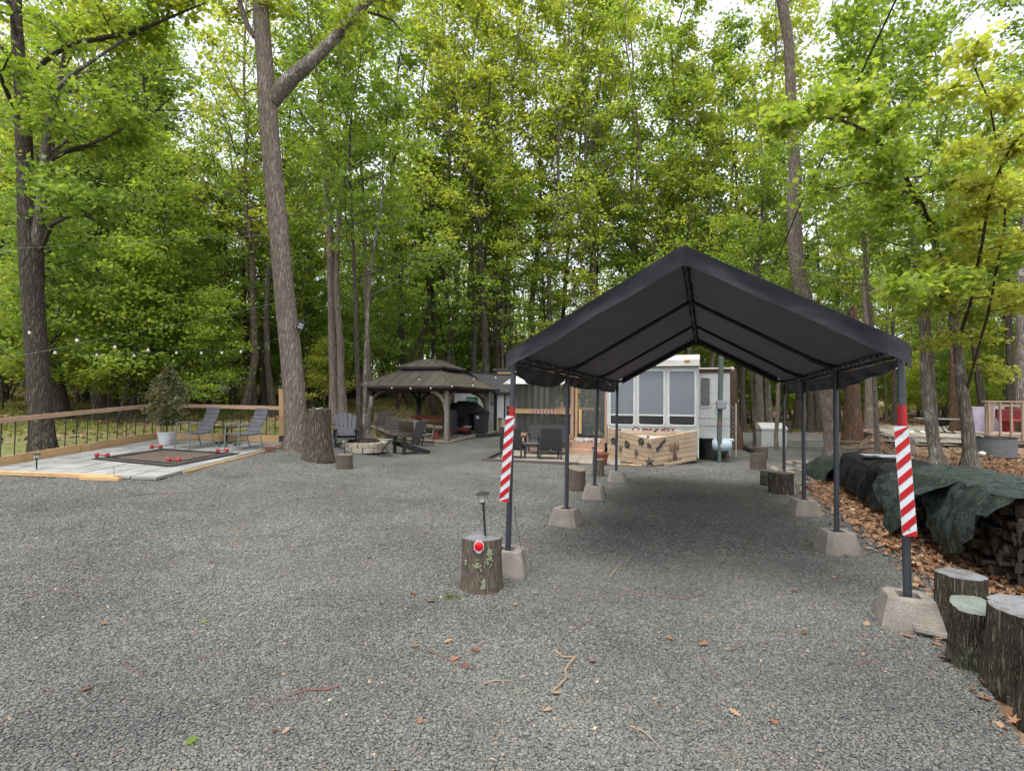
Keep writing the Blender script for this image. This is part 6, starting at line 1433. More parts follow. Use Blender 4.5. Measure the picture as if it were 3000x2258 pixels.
# ------------------------------------------------------------------ wooden patio on the left
def patio():
    A, K, Cc, Bb = AP.copy(), KP.copy(), CP.copy(), BP.copy()
    P0 = K
    t = thing('paved_patio', 'pale slab patio framed by pine boards at the left of the yard', 'patio', P0)
    SL_ = pm('patio_slab', (.27, .27, .255), (.19, .19, .175), 2.2, .9, .25, var=.2)
    def P(u, v): p = (K*(1-u)+A*u)*(1-v)+(Cc*(1-u)+Bb*u)*v; return p-P0
    nu, nv = 7, 9
    for i in range(nu):
        for j in range(nv):
            q = [P((i+.03)/nu, (j+.028)/nv), P((i+.97)/nu, (j+.028)/nv), P((i+.97)/nu, (j+.972)/nv), P((i+.03)/nu, (j+.972)/nv)]
            z = .062+.004*((i*5+j*3) % 4)/3; part('slab', MB().poly([(p.x, p.y, p.z+z) for p in q], (0, 0, -.05)), SL_, t)
    z = Vector((0, 0, .04)); a, k, c, b = A-P0, K-P0, Cc-P0, Bb-P0
    board('edge_board', a+z, a.lerp(k, .80)+z, .12, .07, PINE, t); board('edge_board', a.lerp(k, .62)+z+Vector((0, -.10, -.02)), a.lerp(k, .83)+z+Vector((0, -.10, -.02)), .10, .06, PINE, t)
    board('edge_board', k.lerp(c, .15)+Vector((0, 0, .02)), k.lerp(c, .6)+Vector((.05, 0, .02)), .05, .05, PINE, t); board('edge_board', k.lerp(c, .61)+Vector((.05, 0, .02)), c+Vector((.05, 0, .02)), .05, .05, PINE, t)
    board('kerb_board', a+Vector((-.05, 0, .15)), a.lerp(b, .5)+Vector((-.05, 0, .15)), .04, .19, PINE, t); board('kerb_board', a.lerp(b, .502)+Vector((-.05, 0, .15)), b+Vector((-.05, 0, .15)), .04, .19, PINE, t)
    board('kerb_board', b+Vector((0, .05, .15)), c+Vector((0, .05, .15)), .04, .19, PINE, t)
    f = thing('patio_rail', 'pinkish wooden hand rail on black round balusters round two sides of the patio', 'railing', P0)
    zr = .98
    def rail(p, q, n, e0=0, e1=0):
        d = (q-p).normalized()
        board('top_rail', p+Vector((0, 0, zr))-d*e0, q+Vector((0, 0, zr))+d*e1, .045, .10, PINKW, f)
        for i in range(n):
            x = p.lerp(q, (i+.5)/n); part('baluster', MB().tube([x+Vector((0, 0, .24)), x+Vector((0, 0, zr-.05))], .011, 8), BLACKM, f, True)
    rail(a+Vector((-.05, 0, 0))+(a-b).normalized()*1.2, b+Vector((-.05, 0, 0)), 21); rail(b+Vector((.0, .05, 0)), c+Vector((-.05, .05, 0)), 15)
    board('corner_post', b+Vector((-.0, .05, .1)), b+Vector((0, .05, zr-.05)), .09, .09, PINKW, f, up=(0, 1, 0))
    ps = thing('pine_post', 'square pine post with black cap and foot between the patio rail and the big oak', 'post', at(829, 1291, CP.y-.15)); h = at(829, 1131, CP.y-.15).z-ps.location.z
    board('post', (0, 0, .1), (-.06, 0, h-.05), .13, .13, PINE, ps, up=(0, 1, 0)); part('post_foot', MB().box(-.075, .075, -.075, .075, -.02, .14), CHAR, ps); part('post_cap', MB().box(-.14, .02, -.08, .08, h-.06, h), CHAR, ps, bev=.005)
    def on(px, py):
        n = ((A-K).cross(Cc-K)).normalized(); return onplane(px, py, K+Vector((0, 0, .068)), n)
    # rug
    c4 = [on(268, 1345), on(478, 1315), on(702, 1329), on(502, 1368)]; o = c4[0]
    rg_ = thing('rug', 'brown outdoor rug with black border lying on the patio slabs', 'rug', o)
    def Q(u, v): return (c4[0]*(1-u)+c4[1]*u)*(1-v)+(c4[3]*(1-u)+c4[2]*u)*v-o
    part('border', MB().grid(lambda u, v: Q(u, v)+Vector((0, 0, .010+.006*nz(u*6, v*6, 1, 1))), 20, 20, .006), pm('rug_black', (.02, .018, .018), None, 30, .95), rg_, True)
    part('field', MB().grid(lambda u, v: Q(.05+.9*u, .06+.88*v)+Vector((0, 0, .0165+.006*nz((.05+.9*u)*6, (.06+.88*v)*6, 1, 1))), 20, 20, .004), pm('rug_brown', (.10, .075, .055), (.075, .055, .042), 14, .95, .4), rg_, True)
    m = MB()
    for e in (.09, .13):
        pts = [(e, e*1.1), (1-e, e*1.1), (1-e, 1-e*1.1), (e, 1-e*1.1), (e, e*1.1)]
        for s_, q_ in zip(pts, pts[1:]): m.tube([Q(s_[0]+(q_[0]-s_[0])*k/8, s_[1]+(q_[1]-s_[1])*k/8)+Vector((0, 0, .024)) for k in range(9)], .009, 4)
    part('border_line', m, pm('rug_line', (.02, .018, .018), None, 30, .95), rg_)
    DR = pm('dumbbell_red', (.33, .035, .03), (.27, .03, .03), 9, .5); DG = pm('dumbbell_green', (.03, .12, .06), None, 9, .5)
    for i, (px, py, rz, lb, mt) in enumerate(((299, 1340, .25, 'red dumbbell on the left corner of the rug', DR), (457, 1315, .1, 'red dumbbell on the far corner of the rug', DR), (651, 1326, .2, 'red dumbbell on the right corner of the rug', DR), (509, 1354, .1, 'red dumbbell on the near corner of the rug', DR), (652, 1309, .2, 'left green dumbbell under the patio table', DG), (693, 1307, -.5, 'right green dumbbell under the patio table', DG))):
        d = thing('dumbbell', lb, 'dumbbell', on(px, py)+Vector((0, 0, .055)), rz, 'dumbbells on the patio'); s_ = 1 if mt is DR else .8
        for x in (-.10, .10): part('weight_head', MB().lathe([(.035*s_, -.035), (.05*s_, -.025), (.05*s_, .025), (.035*s_, .035)], 6), mt, d, loc=(x*s_, 0, 0), rot=(0, R(90), 0))
        part('grip', MB().tube([(-.1*s_, 0, 0), (.1*s_, 0, 0)], .017, 8), mt, d, True)
    bk = thing('cored_brick', 'red brick with round holes lying at the right end of the patio', 'brick', on(789, 1316)+Vector((0, .05, .035)), .1)
    part('brick_body', MB().box(-.12, .12, -.05, .05, -.032, .032), pm('brick_red', (.25, .075, .05), (.2, .06, .04), 12, .95), bk, bev=.004)
    for x in (-.07, 0, .07): part('core_hole', MB().lathe([(.017, 0), (.017, .002)], 12), BLACKR, bk, loc=(x, -.0505, 0), rot=(R(90), 0, 0))
    # planter
    p = on(480, 1304)+Vector((0, .1, 0)); pl = thing('potted_evergreen', 'olive evergreen shrub in a white tapered pot at the far patio corner', 'potted shrub', p)
    part('pot', MB().lathe([(.13, 0), (.15, .01), (.205, .30), (.215, .30), (.215, .33), (.19, .33), (.18, .28)], 26, caps=False), WHITEP, pl, True); part('soil', MB().lathe([(.185, .28), (.05, .29)], 20), FLOOR, pl)
    st = [Vector((0, 0, .28)), Vector((-.01, 0, .7)), Vector((.03, .02, 1.2)), Vector((.0, 0, 2.0))]; part('stem', MB().tube(st, [.022, .018, .014, .006], 7), BARKR, pl, True)
    n = 5200; v = NR.uniform(0, 1, n); rad = (.07+.36*np.sin(np.pi*np.clip(v*.9+.1, 0, 1))**.8)*NR.uniform(0, 1, n)**.6; an = NR.uniform(0, 6.28, n)
    lump = 1+.35*np.sin(an*3+v*9)+.25*np.sin(an*7-v*23)
    PP = np.stack([rad*np.cos(an)*lump, rad*np.sin(an)*lump, .50+v*1.42+.12*np.sin(an*5+3)*(v)], -1); V, F = cards(PP, NR.uniform(.05, .10, n), up=.3, aspect=.5); link('foliage', npmesh('foliage', V, F, LEAFO), pl)
    # reclining wicker chairs and the table between them
    FRG = pm('frame_grey', (.17, .18, .17), (.13, .14, .13), 8, .5)
    def rec(label, loc, rz):
        t2_ = thing('patio_chair', label, 'patio chair', loc, rz, 'grey woven patio chairs')   # faces -x
        part('back', MB().grid(lambda u, v: (.20+.26*v+.04*math.sin(v*3), (u-.5)*.52, .40+.62*v), 8, 10, .022), WICKG, t2_, True)
        for k in range(6): part('weave_band', MB().bar((.19+.26*(k+.5)/6+.04*math.sin((k+.5)/2)-.012, -.265, .40+.62*(k+.5)/6), (.19+.26*(k+.5)/6+.04*math.sin((k+.5)/2)-.012, .265, .40+.62*(k+.5)/6), .02, .035), WICKG, t2_)
        part('seat', MB().grid(lambda u, v: (-.32+.54*u, (v-.5)*.52, .42-.02*math.sin(u*3)), 8, 6, .04), WICKG, t2_, True)
        for sy in (-1, 1):
            y = sy*.29; part('armrest', MB().tube([(-.32, y, .62), (-.2, y, .645), (.05, y, .64), (.27, y, .62)], .016, 8), FRG, t2_, True)
            part('leg', MB().tube([(-.32, y, 0), (-.30, y, .62)], .016, 8), FRG, t2_, True); part('leg', MB().tube([(.34, y, 0), (.22, y, .42), (.27, y, .63)], .016, 8), FRG, t2_, True)
            part('stretcher', MB().tube([(-.31, y, .2), (.29, y, .2)], .010, 6), FRG, t2_)
        return t2_
    rec('grey woven patio chair next to the potted evergreen', on(553, 1316)+Vector((0, .25, 0)), R(62)); rec('grey woven patio chair nearest to the big oak', on(702, 1320)+Vector((0, .2, 0)), R(58))
    tb = thing('patio_table', 'low dark patio table on crossed legs between the two grey woven chairs', 'table', on(640, 1303)+Vector((0, .35, 0)), .1)
    part('table_top', MB().box(-.36, .36, -.32, .32, .43, .455), pm('table_dark', (.045, .04, .036), (.03, .027, .025), 6, .35), tb, bev=.006); part('pedestal', MB().box(-.03, .03, -.03, .03, .03, .43), BLACKM, tb)
    for a_ in (.78, -.78): part('foot', MB().bar((-.3*math.cos(a_), -.3*math.sin(a_), .03), (.3*math.cos(a_), .3*math.sin(a_), .03), .035, .035), BLACKM, tb)
    lamp('solar garden lamp staked at the front left edge of the patio', gp(107, 1384), .40, 1.25, (0, R(-2)))
    rd = thing('stake_rod', 'thin rusty rod stuck in the front board of the patio', 'rod', gp(335, 1407)); part('rod', MB().tube([(0, 0, 0), (-.02, 0, .24)], .006, 5), GREYW, rd)
patio()
def hanging():
    Y = 12.6
    a = [at(-40, 940, 11), at(87, 968, 11.5), at(162, 1027, 12), at(284, 1034, 12.6), at(393, 1036, 13), at(517, 1028, 13.5), at(590, 1029, 13.6), at(650, 1028, 13.7), at(706, 1025, 13.8), at(835, 985, 13.1)]
    t, o = bulbs('string_lights', 'string of round clear bulbs hanging over the patio rail', a)
    for p in a[1:-1]: bulb(t, p-o, 1.05)
    b = [at(226, 990, 11.6), at(337, 1010, 12), at(434, 1019, 12.4)]
    t, o = bulbs('string_lights', 'short run of three clear bulbs left of the potted evergreen', b)
    for p in b: bulb(t, p-o, 1.15)
    RP = pm('pale_green_rope', (.20, .25, .16), None, 5, .7)
    tag(link('rope', MB().tube([at(-60, 734, 10), at(250, 716, 11), at(530, 700, 12), at(800, 690, 13.1)], .0045, 5).mesh('rope', RP)), 'pale green rope stretched high across the left trees', 'rope')
    tag(link('rope', MB().tube([at(-60, 1062, 10), at(120, 1030, 10.8), at(250, 1002, 11.4), at(400, 972, 12), at(600, 935, 12.8), at(840, 880, 13.1)], .0035, 5).mesh('rope', RP)), 'pale green rope sloping up to the big oak above the patio', 'rope')
    tag(link('power_cable', MB().tube([at(2655, -60, 8), at(2620, 10, 8.4), at(2540, 180, 9.3), at(2440, 400, 10.8), at(2340, 610, 12.6), at(2260, 800, 15)], [.018, .016, .016, .016, .015, .012], 6).mesh('power_cable', BLACKR)), 'thick black cable slanting down behind the canopy roof', 'cable')
    fl = thing('flood_light', 'small black solar flood light strapped to the right side of the big oak', 'flood light', at(873, 968, t1.location.y-.15), R(30))
    part('lamp_panel', MB().bar((.02, 0, .02), (.10, -.02, .26), .17, .03, (0, -1, 0)), BLACKM, fl, bev=.006)
    for k in range(3): part('light_cell', MB().bar((.035+.024*k, -.020, .06+.07*k), (.052+.024*k, -.024, .11+.07*k), .12, .012, (0, -1, 0)), pm('led_cell_%d' % k, (.3, .32, .33), None, 30, .3, 0), fl)
    part('arm', MB().tube([(-.02, 0, -.08), (.02, 0, .03)], .014, 8), BLACKM, fl)
    part('strap', MB().tube([(-.02-.33+.30*math.cos(a_*.3-.2)-0.0, .12-.30*math.sin(a_*.3), -.07) for a_ in range(10)], .004, 4), BLACKM, fl)
hanging()
# beyond the patio
def farthings():
    c = at(585, 1130, 34); t = thing('parked_camper', 'white camper parked in the woods beyond the patio rail', 'camper', (c.x, c.y, ter(c.x, c.y)), .25); z = c.z-ter(c.x, c.y)
    part('body', MB().poly([(-2.2, 0, z-.6), (1.7, 0, z-.6), (1.9, 0, z+.2), (1.0, 0, z+1.0), (-2.2, 0, z+1.1)], (0, 2.2, 0)), WHITE, t, bev=.05); part('window', MB().box(-1.4, -.5, -.02, 0, z+.2, z+.75), GLASSD, t); part('window', MB().box(.0, .8, -.02, 0, z+.2, z+.7), GLASSD, t)
    part('awning', MB().box(-2.6, -1.2, -1.2, 0, z+.95, z+1.02), WHITE, t); part('dark_base', MB().box(-2, 1.5, .1, 2.1, 0, z-.6), CHAR, t)
    c = at(1100, 1198, 33); g = ter(c.x, c.y); t = thing('red_cabin', 'dark red cabin with a black roof deep in the woods behind the gazebo', 'cabin', (c.x, c.y, g), .1); RDW = pm('barn_red', (.055, .015, .014), (.035, .01, .01), 3, .8)
    zt = at(1100, 1132, 33).z-g; part('wall', MB().box(-1.9, 1.9, 0, 2.5, -.3, zt), RDW, t); part('roof', MB().poly([(-2.2, -.4, zt), (-2.2, 1.25, zt+.35), (-2.2, 2.9, zt)], (4.4, 0, 0)), CHAR, t); part('door', MB().box(.6, 1.3, -.03, 0, -.1, zt-.15), DARKW, t)
    c = at(925, 1190, 30); g = ter(c.x, c.y); t = thing('dark_lean_to', 'low black lean to right of the big oak in the woods', 'lean to', (c.x, c.y, g), .1); zt = at(925, 1150, 30).z-g
    part('roof', MB().poly([(-1.6, 0, zt), (1.6, 0, zt-.1), (1.6, 2, zt+.15), (-1.6, 2, zt+.25)], (0, 0, -.08)), CHAR, t)
    for x in (-1.5, 0, 1.5): part('post', MB().box(x-.05, x+.05, .05, .15, -.2, zt-.08), RDW, t)
    part('back_wall', MB().box(-1.6, 1.6, 1.9, 2, -.2, zt), CHAR, t)
    tp = thing('dark_tarp_heap', 'blue black tarp heap on the ground at the left edge of the woods', 'tarp', gp(70, 1132)+Vector((0, 0, 0)), .2); part('tarp', MB().grid(lambda u, v: ((u-.5)*2.0, (v-.5)*1.2, .55*math.sin(math.pi*u)*math.sin(math.pi*v)*(1+.4*nz(u*3, v*3))-.02), 14, 10), pm('tarp_blue', (.03, .04, .06), None, 4, .5), tp, True)
farthings()

# ------------------------------------------------------------------ firewood rows under tarps on the right
def splitlog(rg, L):
    n = 7; r_ = rg.uniform(.055, .085); full = rg.random() < .3; P = []
    span = 2*math.pi if full else rg.uniform(1.3, 2.4)
    prof = [(0, 0)] if not full else []
    for k in range(n if not full else n-1):
        a = span*k/(n-1 if not full else n-1); prof.append((r_*1.15*math.cos(a)*rg.uniform(.9, 1.1), r_*1.15*math.sin(a)*rg.uniform(.9, 1.1)))
    cx = sum(p[0] for p in prof)/len(prof); cz = sum(p[1] for p in prof)/len(prof); a0 = rg.uniform(0, 6.28)
    prof = [((x-cx)*math.cos(a0)-(z-cz)*math.sin(a0), (x-cx)*math.sin(a0)+(z-cz)*math.cos(a0)) for x, z in prof]
    return MB().poly([(0, x, z) for x, z in reversed(prof)], (L, 0, 0))
FW = barkmat('firewood_bark', (.09, .075, .06), (.05, .04, .032), moss=(.12, .105, .085), mossamt=.58, vs=1.5)
FE = pm('firewood_end', (.13, .105, .082), (.06, .05, .04), 9, .95, .4)
rg_ = random.Random(77); LOGM = []
for i in range(12):
    me = splitlog(rg_, .42).mesh('log', FW); me.materials.append(FE)
    for p in me.polygons:
        if abs(p.normal.x) > .9 or (len(p.vertices) == 4 and i % 2 and p.index % 3 == 0): p.material_index = 1
    LOGM.append(me)
def woodrow(label, p0, p1, rows, depth=2, seed=1, hv=.3):
    rg = random.Random(seed); d = (p1-p0); d.z = 0; L = d.length; d.normalize(); perp = Vector((d.y, -d.x, 0))
    if perp.x < 0: perp = -perp
    t = thing('firewood_stack', label, 'firewood stack', p0); az = math.atan2(perp.y, perp.x)
    for r_ in range(rows):
        x = rg.uniform(0, .06)
        while x < L:
            if r_ > rows-2 and nz(x*1.4, seed, 0, 1) < -hv: x += .15; continue
            for k in range(depth):
                o = link('log', rg.choice(LOGM), t); q = d*x+perp*(k*.44+rg.uniform(-.05, .05)); w = p0+q
                o.location = (q.x, q.y, ter(w.x, w.y)-p0.z+.075+r_*.118+rg.uniform(-.012, .012)); o.rotation_euler = (rg.uniform(0, 6.28), rg.uniform(-.06, .06), az+rg.gauss(0, .08)); s_ = rg.uniform(.85, 1.15); o.scale = (1, s_, s_)
            x += rg.uniform(.118, .15)
    return d, perp, L
def camomat():
    m, nt, b = newmat('camo_tarp'); v = coords(nt, (1, 1, 1), shift=False); n = tnoise(nt, v, 13, 4, .6); n2 = tnoise(nt, v, 3.0, 3, .5)
    c = ramp(nt, [(.30, (.006, .009, .007)), (.42, (.013, .021, .016)), (.5, (.032, .048, .039)), (.57, (.015, .023, .018)), (.66, (.065, .084, .072))], n, 'CONSTANT')
    c = mixc(nt, ramp(nt, [(.5, (0, 0, 0)), (.7, (.2, .2, .2))], n2), c, (.055, .068, .06)); nt.links.new(c, b.inputs['Base Color']); b.inputs['Roughness'].default_value = .5; b.inputs['Specular IOR Level'].default_value = .3
    bump(nt, b, tnoise(nt, v, 8, 6, .75), 1.0, .08); return m
CAMO = camomat(); BTARP = pm('black_tarp', (.004, .004, .0045), (.008, .008, .009), 3, .5, .8, bd=.05, fine=4, spec=.25)
def tarp(label, p0, d, perp, L, h, mat, drop, x0=0, x1=None, seed=1, bulge=.05, width=1.0, name='tarp'):
    x1 = L if x1 is None else x1; t = thing(name, label, 'tarp', p0)
    def f(u, v):
        x = x0+(x1-x0)*u; sd = drop(u)
        tot = sd+width+.25; s = v*tot
        fold = .075*nz(x*3.1, v*3.5, seed, 1)+.045*nz(x*7+v*3, v*6, seed+5, 1)+.022*abs(nz(x*15, v*14-x*4, seed, 1))
        top = h+.07*nz(x*1.6, 0, seed, 1)+.03*nz(x*5, v*6, seed, 1)
        if s < sd: z = top-(sd-s); y = -.10-bulge*(1-s/sd)-.03-fold*(1.6-.8*s/sd)
        elif s < sd+width: q = (s-sd); y = -.10+q; z = top+.05*math.sin(q/width*math.pi)+fold*.5
        else: q = s-sd-width; y = width-.08+fold; z = top-q
        a = min(1, abs(s-sd)/.12)
        if s < sd: y += .05*(1-a)**2; z -= .015*(1-a)
        edge = min(u, 1-u); x += (.06*nz(v*5, seed, 3, 1) if edge < .02 else 0)
        w = p0+d*x+perp*y; return Vector((w.x-p0.x, w.y-p0.y, max(z+ter(w.x, w.y)-p0.z, ter(w.x, w.y)-p0.z+.015)))
    nu = max(16, int((x1-x0)*26)); m = MB().grid(f, nu, 44, .004); part('sheet', m, mat, t, True); return t
W2a = Vector((5.35, 7.05, 0)); W2b = Vector((4.25, 4.15, 0)); W1a = Vector((6.55, 10.2, 0)); W1b = Vector((5.42, 7.35, 0)); W0a = Vector((7.0, 11.9, 0)); W0b = Vector((6.75, 10.85, 0))
d2, q2, L2 = woodrow('long row of split firewood, its right end open, under the green camouflage tarps', W2a, W2b-(W2a-W2b).normalized()*.9, 6, 2, 5)
d1, q1, L1 = woodrow('row of split firewood under the black tarp', W1a, W1b, 5, 2, 6)
d0, q0, L0 = woodrow('small stack of firewood under the crumpled far camouflage tarp', W0a, W0b, 3, 2, 7)
tarp('black plastic tarp draped to the ground over the firewood behind the right canopy legs', W1a, d1, q1, L1, .64, BTARP, lambda u: .52+.07*nz(u*3, 1, 0, 1), seed=2, bulge=.10, x0=-.12, x1=L1-.05)
tarp('green camouflage tarp hanging in folds down to the leaves behind the front right canopy leg', W2a, d2, q2, L2, .76, CAMO, lambda u: .15+.72*max(0, math.sin(math.pi*min(1, u*1.35+.02)))**.7 if u < .72 else .16, x0=-.05, x1=1.65, seed=11, bulge=.28)
tarp('green camouflage tarp lying over the near end of the long firewood row', W2a, d2, q2, L2, .80, CAMO, lambda u: .18+.52*max(0, math.sin(math.pi*min(1, u*1.15)))**.6, x0=1.25, x1=2.75, seed=17, bulge=.14)
tarp('crumpled camouflage tarp over the small far firewood stack', W0a, d0, q0, L0, .40, CAMO, lambda u: .36, x0=-.2, x1=L0+.1, seed=23, bulge=.18, width=.8)
lx = W1a+d1*.9+q1*.35
for i, (lb, dx, z, w) in enumerate((('pale grey flat board lying on top of the black tarp', 0, .73, .7), ('white tipped short board on the black tarp', .45, .755, .5))):
    t = thing('flat_board', lb, 'board', lx+d1*dx+Vector((0, 0, z)), YAW*-1+.2*i, 'boards weighing down the black tarp'); part('board', MB().box(-w/2, w/2, -.12, .12, -.012, .012), pm('board_pale_%d' % i, (.34, .35, .38), (.25, .26, .28), 3, .7), t, bev=.003)
FST = pm('flat_stone', (.24, .21, .17), (.15, .13, .11), 5, .95, .4, bd=.01)
def flatstone(rg, s):
    n = rg.randint(5, 8); P = [(s*math.cos(2*math.pi*k/n)*rg.uniform(.7, 1.15), s*.65*math.sin(2*math.pi*k/n)*rg.uniform(.7, 1.15), 0) for k in range(n)]
    return MB().poly(P, (rg.uniform(-.02, .02), 0, rg.uniform(.03, .08)))
FSM = [flatstone(random.Random(i), 1).mesh('stone', FST) for i in range(10)]
def heap(label, cen, rx, ry, n, h, seed):
    rg = random.Random(seed); t = thing('stone_heap', label, 'stone heap', cen)
    for i in range(n):
        a = rg.uniform(0, 6.28); q = rg.random()**.6; x, y = rx*q*math.cos(a), ry*q*math.sin(a); o = link('stone', rg.choice(FSM), t)
        s_ = rg.uniform(.10, .24); o.location = (x, y, ter(cen.x+x, cen.y+y)-cen.z+h*(1-q)*rg.random()); o.rotation_euler = (rg.gauss(0, .18), rg.gauss(0, .18), rg.uniform(0, 6.28)); o.scale = (s_, s_, s_*rg.uniform(.8, 1.6))
heap('wide heap of flat grey fieldstones round a slim tree behind the black tarp', G(9.7, 14.2), 2.3, 1.2, 150, .42, 3)
heap('few flat stones on the gravel left of the far camouflage tarp', G(6.9, 12.9), .6, .4, 16, .08, 4)
t = thing('flat_boulder', 'large pale flat boulder behind the black tarp', 'boulder', G(7.9, 11.2), .3); part('rock', MB().grid(lambda u, v: ((u-.5)*1.3, (v-.5)*.9, .42*(math.sin(math.pi*u)*math.sin(math.pi*v))**.35*(1+.3*nz(u*4, v*4))-.03), 18, 14), pm('boulder', (.25, .22, .17), (.17, .15, .12), 4, .95, .6, bd=.02), t, True)

# ------------------------------------------------------------------ far right: storage box, edging, terrace, deck, house
def farright():
    b = gp(2271, 1309); t = thing('storage_box', 'white plastic garden storage box with a sloping lid behind the right canopy legs', 'storage box', b+Vector((0, .3, 0)), -.12); W = .92; H = .78
    part('box_body', MB().box(-W/2, W/2, -.3, .3, 0, H-.12), pm('box_cream', (.50, .51, .47), (.43, .44, .40), 4, .5, .05), t, bev=.015); part('lid', MB().poly([(-W/2-.03, -.34, H-.13), (-W/2-.03, -.34, H-.06), (-W/2-.03, .1, H+.13), (-W/2-.03, .33, H+.13), (-W/2-.03, .33, H-.13)], (W+.06, 0, 0)), pm('lid_cream', (.56, .55, .50), (.5, .49, .45), 4, .5, .05), t, bev=.012)
    for k in range(5): part('panel_slat', MB().box(-W/2+.07, W/2-.07, -.312, -.3, .06+k*.115, .155+k*.115), pm('box_slat', (.5, .52, .49), None, 4), t)
    for lb, y, a in (('near pale timber edging across the gravel lane', 1309, 2312), ('far pale timber edging across the gravel lane', 1294, 2312)):
        p = gp(a, y); q = gp(2560, y+1); t = thing('lane_edging', lb, 'edging', p, group='pale timber edging on the gravel lane')
        board('timber', (0, 0, .02), (q-p)*.5+Vector((0, 0, .02)), .09, .05, pm('edging_pale', (.40, .37, .33), (.3, .27, .24), 4, .8), t); board('timber', (q-p)*.503+Vector((0, 0, .02)), (q-p)+Vector((0, 0, .02)), .09, .05, pm('edging_pale2', (.40, .37, .33), (.3, .27, .24), 4, .8), t)
    # retaining wall of timbers
    a = G(14.6, 22.5); bq = G(12.0, 15.8); a.z = 0; bq.z = 0; t = thing('timber_wall', 'low retaining wall of heavy stacked timbers holding the stone terrace', 'wall', a)
    for k in range(4):
        for s0, s1 in ((0, .33), (.335, .66), (.665, 1)):
            sh = (k % 2)*.12; p = (bq-a)*max(0, s0-sh*(s0 > 0))+Vector((0, 0, .08+.155*k)); q = (bq-a)*min(1, s1-sh*(s1 < 1))+Vector((0, 0, .08+.155*k)); board('timber', p, q, .16, .15, GREYW if k % 2 else DECKW, t)
    for k in range(4): board('timber', Vector((0, .05, .08+.155*k)), Vector((5.5, 1.2, .08+.155*k)), .16, .15, DECKW, t)
    t = thing('stone_terrace', 'beige flagstone terrace behind the timber wall', 'terrace', (12, 16, .5)); rg = random.Random(9); STN = pm('terrace_stone', (.36, .32, .26), (.27, .24, .19), 1.5, .9, .3)
    for i in range(16):
        for j in range(14):
            x = 12.2+i*.9+rg.uniform(-.05, .05)+(j % 2)*.3; y = 16.2+j*.75
            if x < .63*y+1.75 or (x > .8*y+3 and y < 17) or y < 16.9: continue
            n = 6; P = [(x-12+.52*math.cos(k*1.047+.5)*rg.uniform(.88, 1.0), y-16+.45*math.sin(k*1.047+.5)*rg.uniform(.85, 1.0), ter(x, y)-.5+.05) for k in range(n)]; part('flagstone', MB().poly(P, (0, 0, -.03)), STN, t)
    part('sand_bed', MB().grid(lambda u, v: ((lambda x, y: (x-12, y-16, ter(x, y)-.5+.028))(.63*(16.6+12*v)+1.5+u*12, 16.6+12*v)), 14, 14), pm('sand_bed', (.20, .18, .145), (.15, .13, .105), 3, 1, .3), t)
    c = at(2750, 1240, 20.3); g = ter(c.x, c.y)+.05; t = thing('round_garden_table', 'low round grey metal table on curved legs on the stone terrace', 'table', (c.x, c.y, g)); zt = at(2750, 1226, 20.3).z-g
    part('table_top', MB().lathe([(.76, zt-.025), (.78, zt-.015), (.78, zt), (.74, zt+.005)], 36), pm('table_grey', (.30, .31, .32), (.22, .23, .24), 6, .4), t, True)
    for k in range(4):
        an = k*math.pi/2+.5; part('leg', MB().tube([(r_*math.cos(an), r_*math.sin(an), z_) for r_, z_ in ((.2, zt-.02), (.25, zt*.7), (.22, zt*.45), (.35, zt*.2), (.55, 0))], .02, 8), BLACKM, t, True)
    part('fire_bowl', MB().lathe([(.1, zt*.45), (.32, zt*.55), (.36, zt-.03)], 20), BLACKM, t, True)
    c = at(2875, 1222, 19.5); g = ter(c.x, c.y)+.05; t = thing('covered_table', 'table covered with a pale lilac cloth beside the wooden deck', 'table', (c.x, c.y, g), -.2); zt = at(2875, 1192, 19.5).z-g
    part('cloth', MB().grid(lambda u, v: (((u-.5)*1.0*(1+.1*(1-v)))+.03*math.sin(v*9), -.35-.08*(1-v)+.03*math.sin(u*22)*(1-v), .12+(zt-.12)*v), 30, 6, .01), pm('cloth_lilac', (.36, .32, .40), (.30, .26, .34), 3, .9, .2), t, True); part('table_top', MB().box(-.5, .5, -.36, .36, zt-.02, zt+.01), WHITEP, t)
    for x in (-.42, .42): part('leg', MB().box(x-.02, x+.02, .2, .26, 0, zt), BLACKM, t)
    # deck
    o = at(2895, 1338, 16.9); g = ter(o.x, o.y); zd = at(2895, 1272, 16.9).z-g; zr = at(2895, 1176, 16.9).z-g; t = thing('wooden_deck', 'raised grey brown wooden deck with a baluster rail at the right edge', 'deck', (o.x, o.y, g), -.08)
    board('post', (0, 0, -.1), (0, 0, zd), .15, .15, DECKW, t, up=(0, 1, 0)); board('post', (1.9, .5, -.1), (1.9, .5, zd), .15, .15, DARKW, t, up=(0, 1, 0))
    for i in range(14): board('deck_board', (-.15+i*.13, i*.145-.1, zd), (4.5, i*.145-.1, zd), .14, .035, DECKW, t)
    board('rim_joist', (-.2, -.2, zd-.11), (4.6, -.2, zd-.11), .045, .2, DECKW, t); board('rim_joist', (-.2, -.2, zd-.11), (1.9, 2.2, zd-.11), .045, .2, DECKW, t)
    board('rail_cap', (-.28, -.22, zr), (4.6, -.22, zr), .14, .04, DECKW, t); board('lower_rail', (-.25, -.22, zr-.12), (4.6, -.22, zr-.12), .04, .09, DECKW, t); board('rail_cap', (-.24, -.2, zr-.002), (1.9, 2.2, zr-.002), .14, .04, DECKW, t)
    for i in range(15): board('baluster', (-.15+i*.33, -.25, zd-.15), (-.15+i*.33, -.25, zr-.03), .055, .055, DECKW, t, up=(0, 1, 0))
    for i in range(6): board('baluster', (.03+i*.295, .1+i*.33, zd-.15), (.03+i*.295, .1+i*.33, zr-.03), .05, .05, DECKW, t, up=(0, 1, 0))
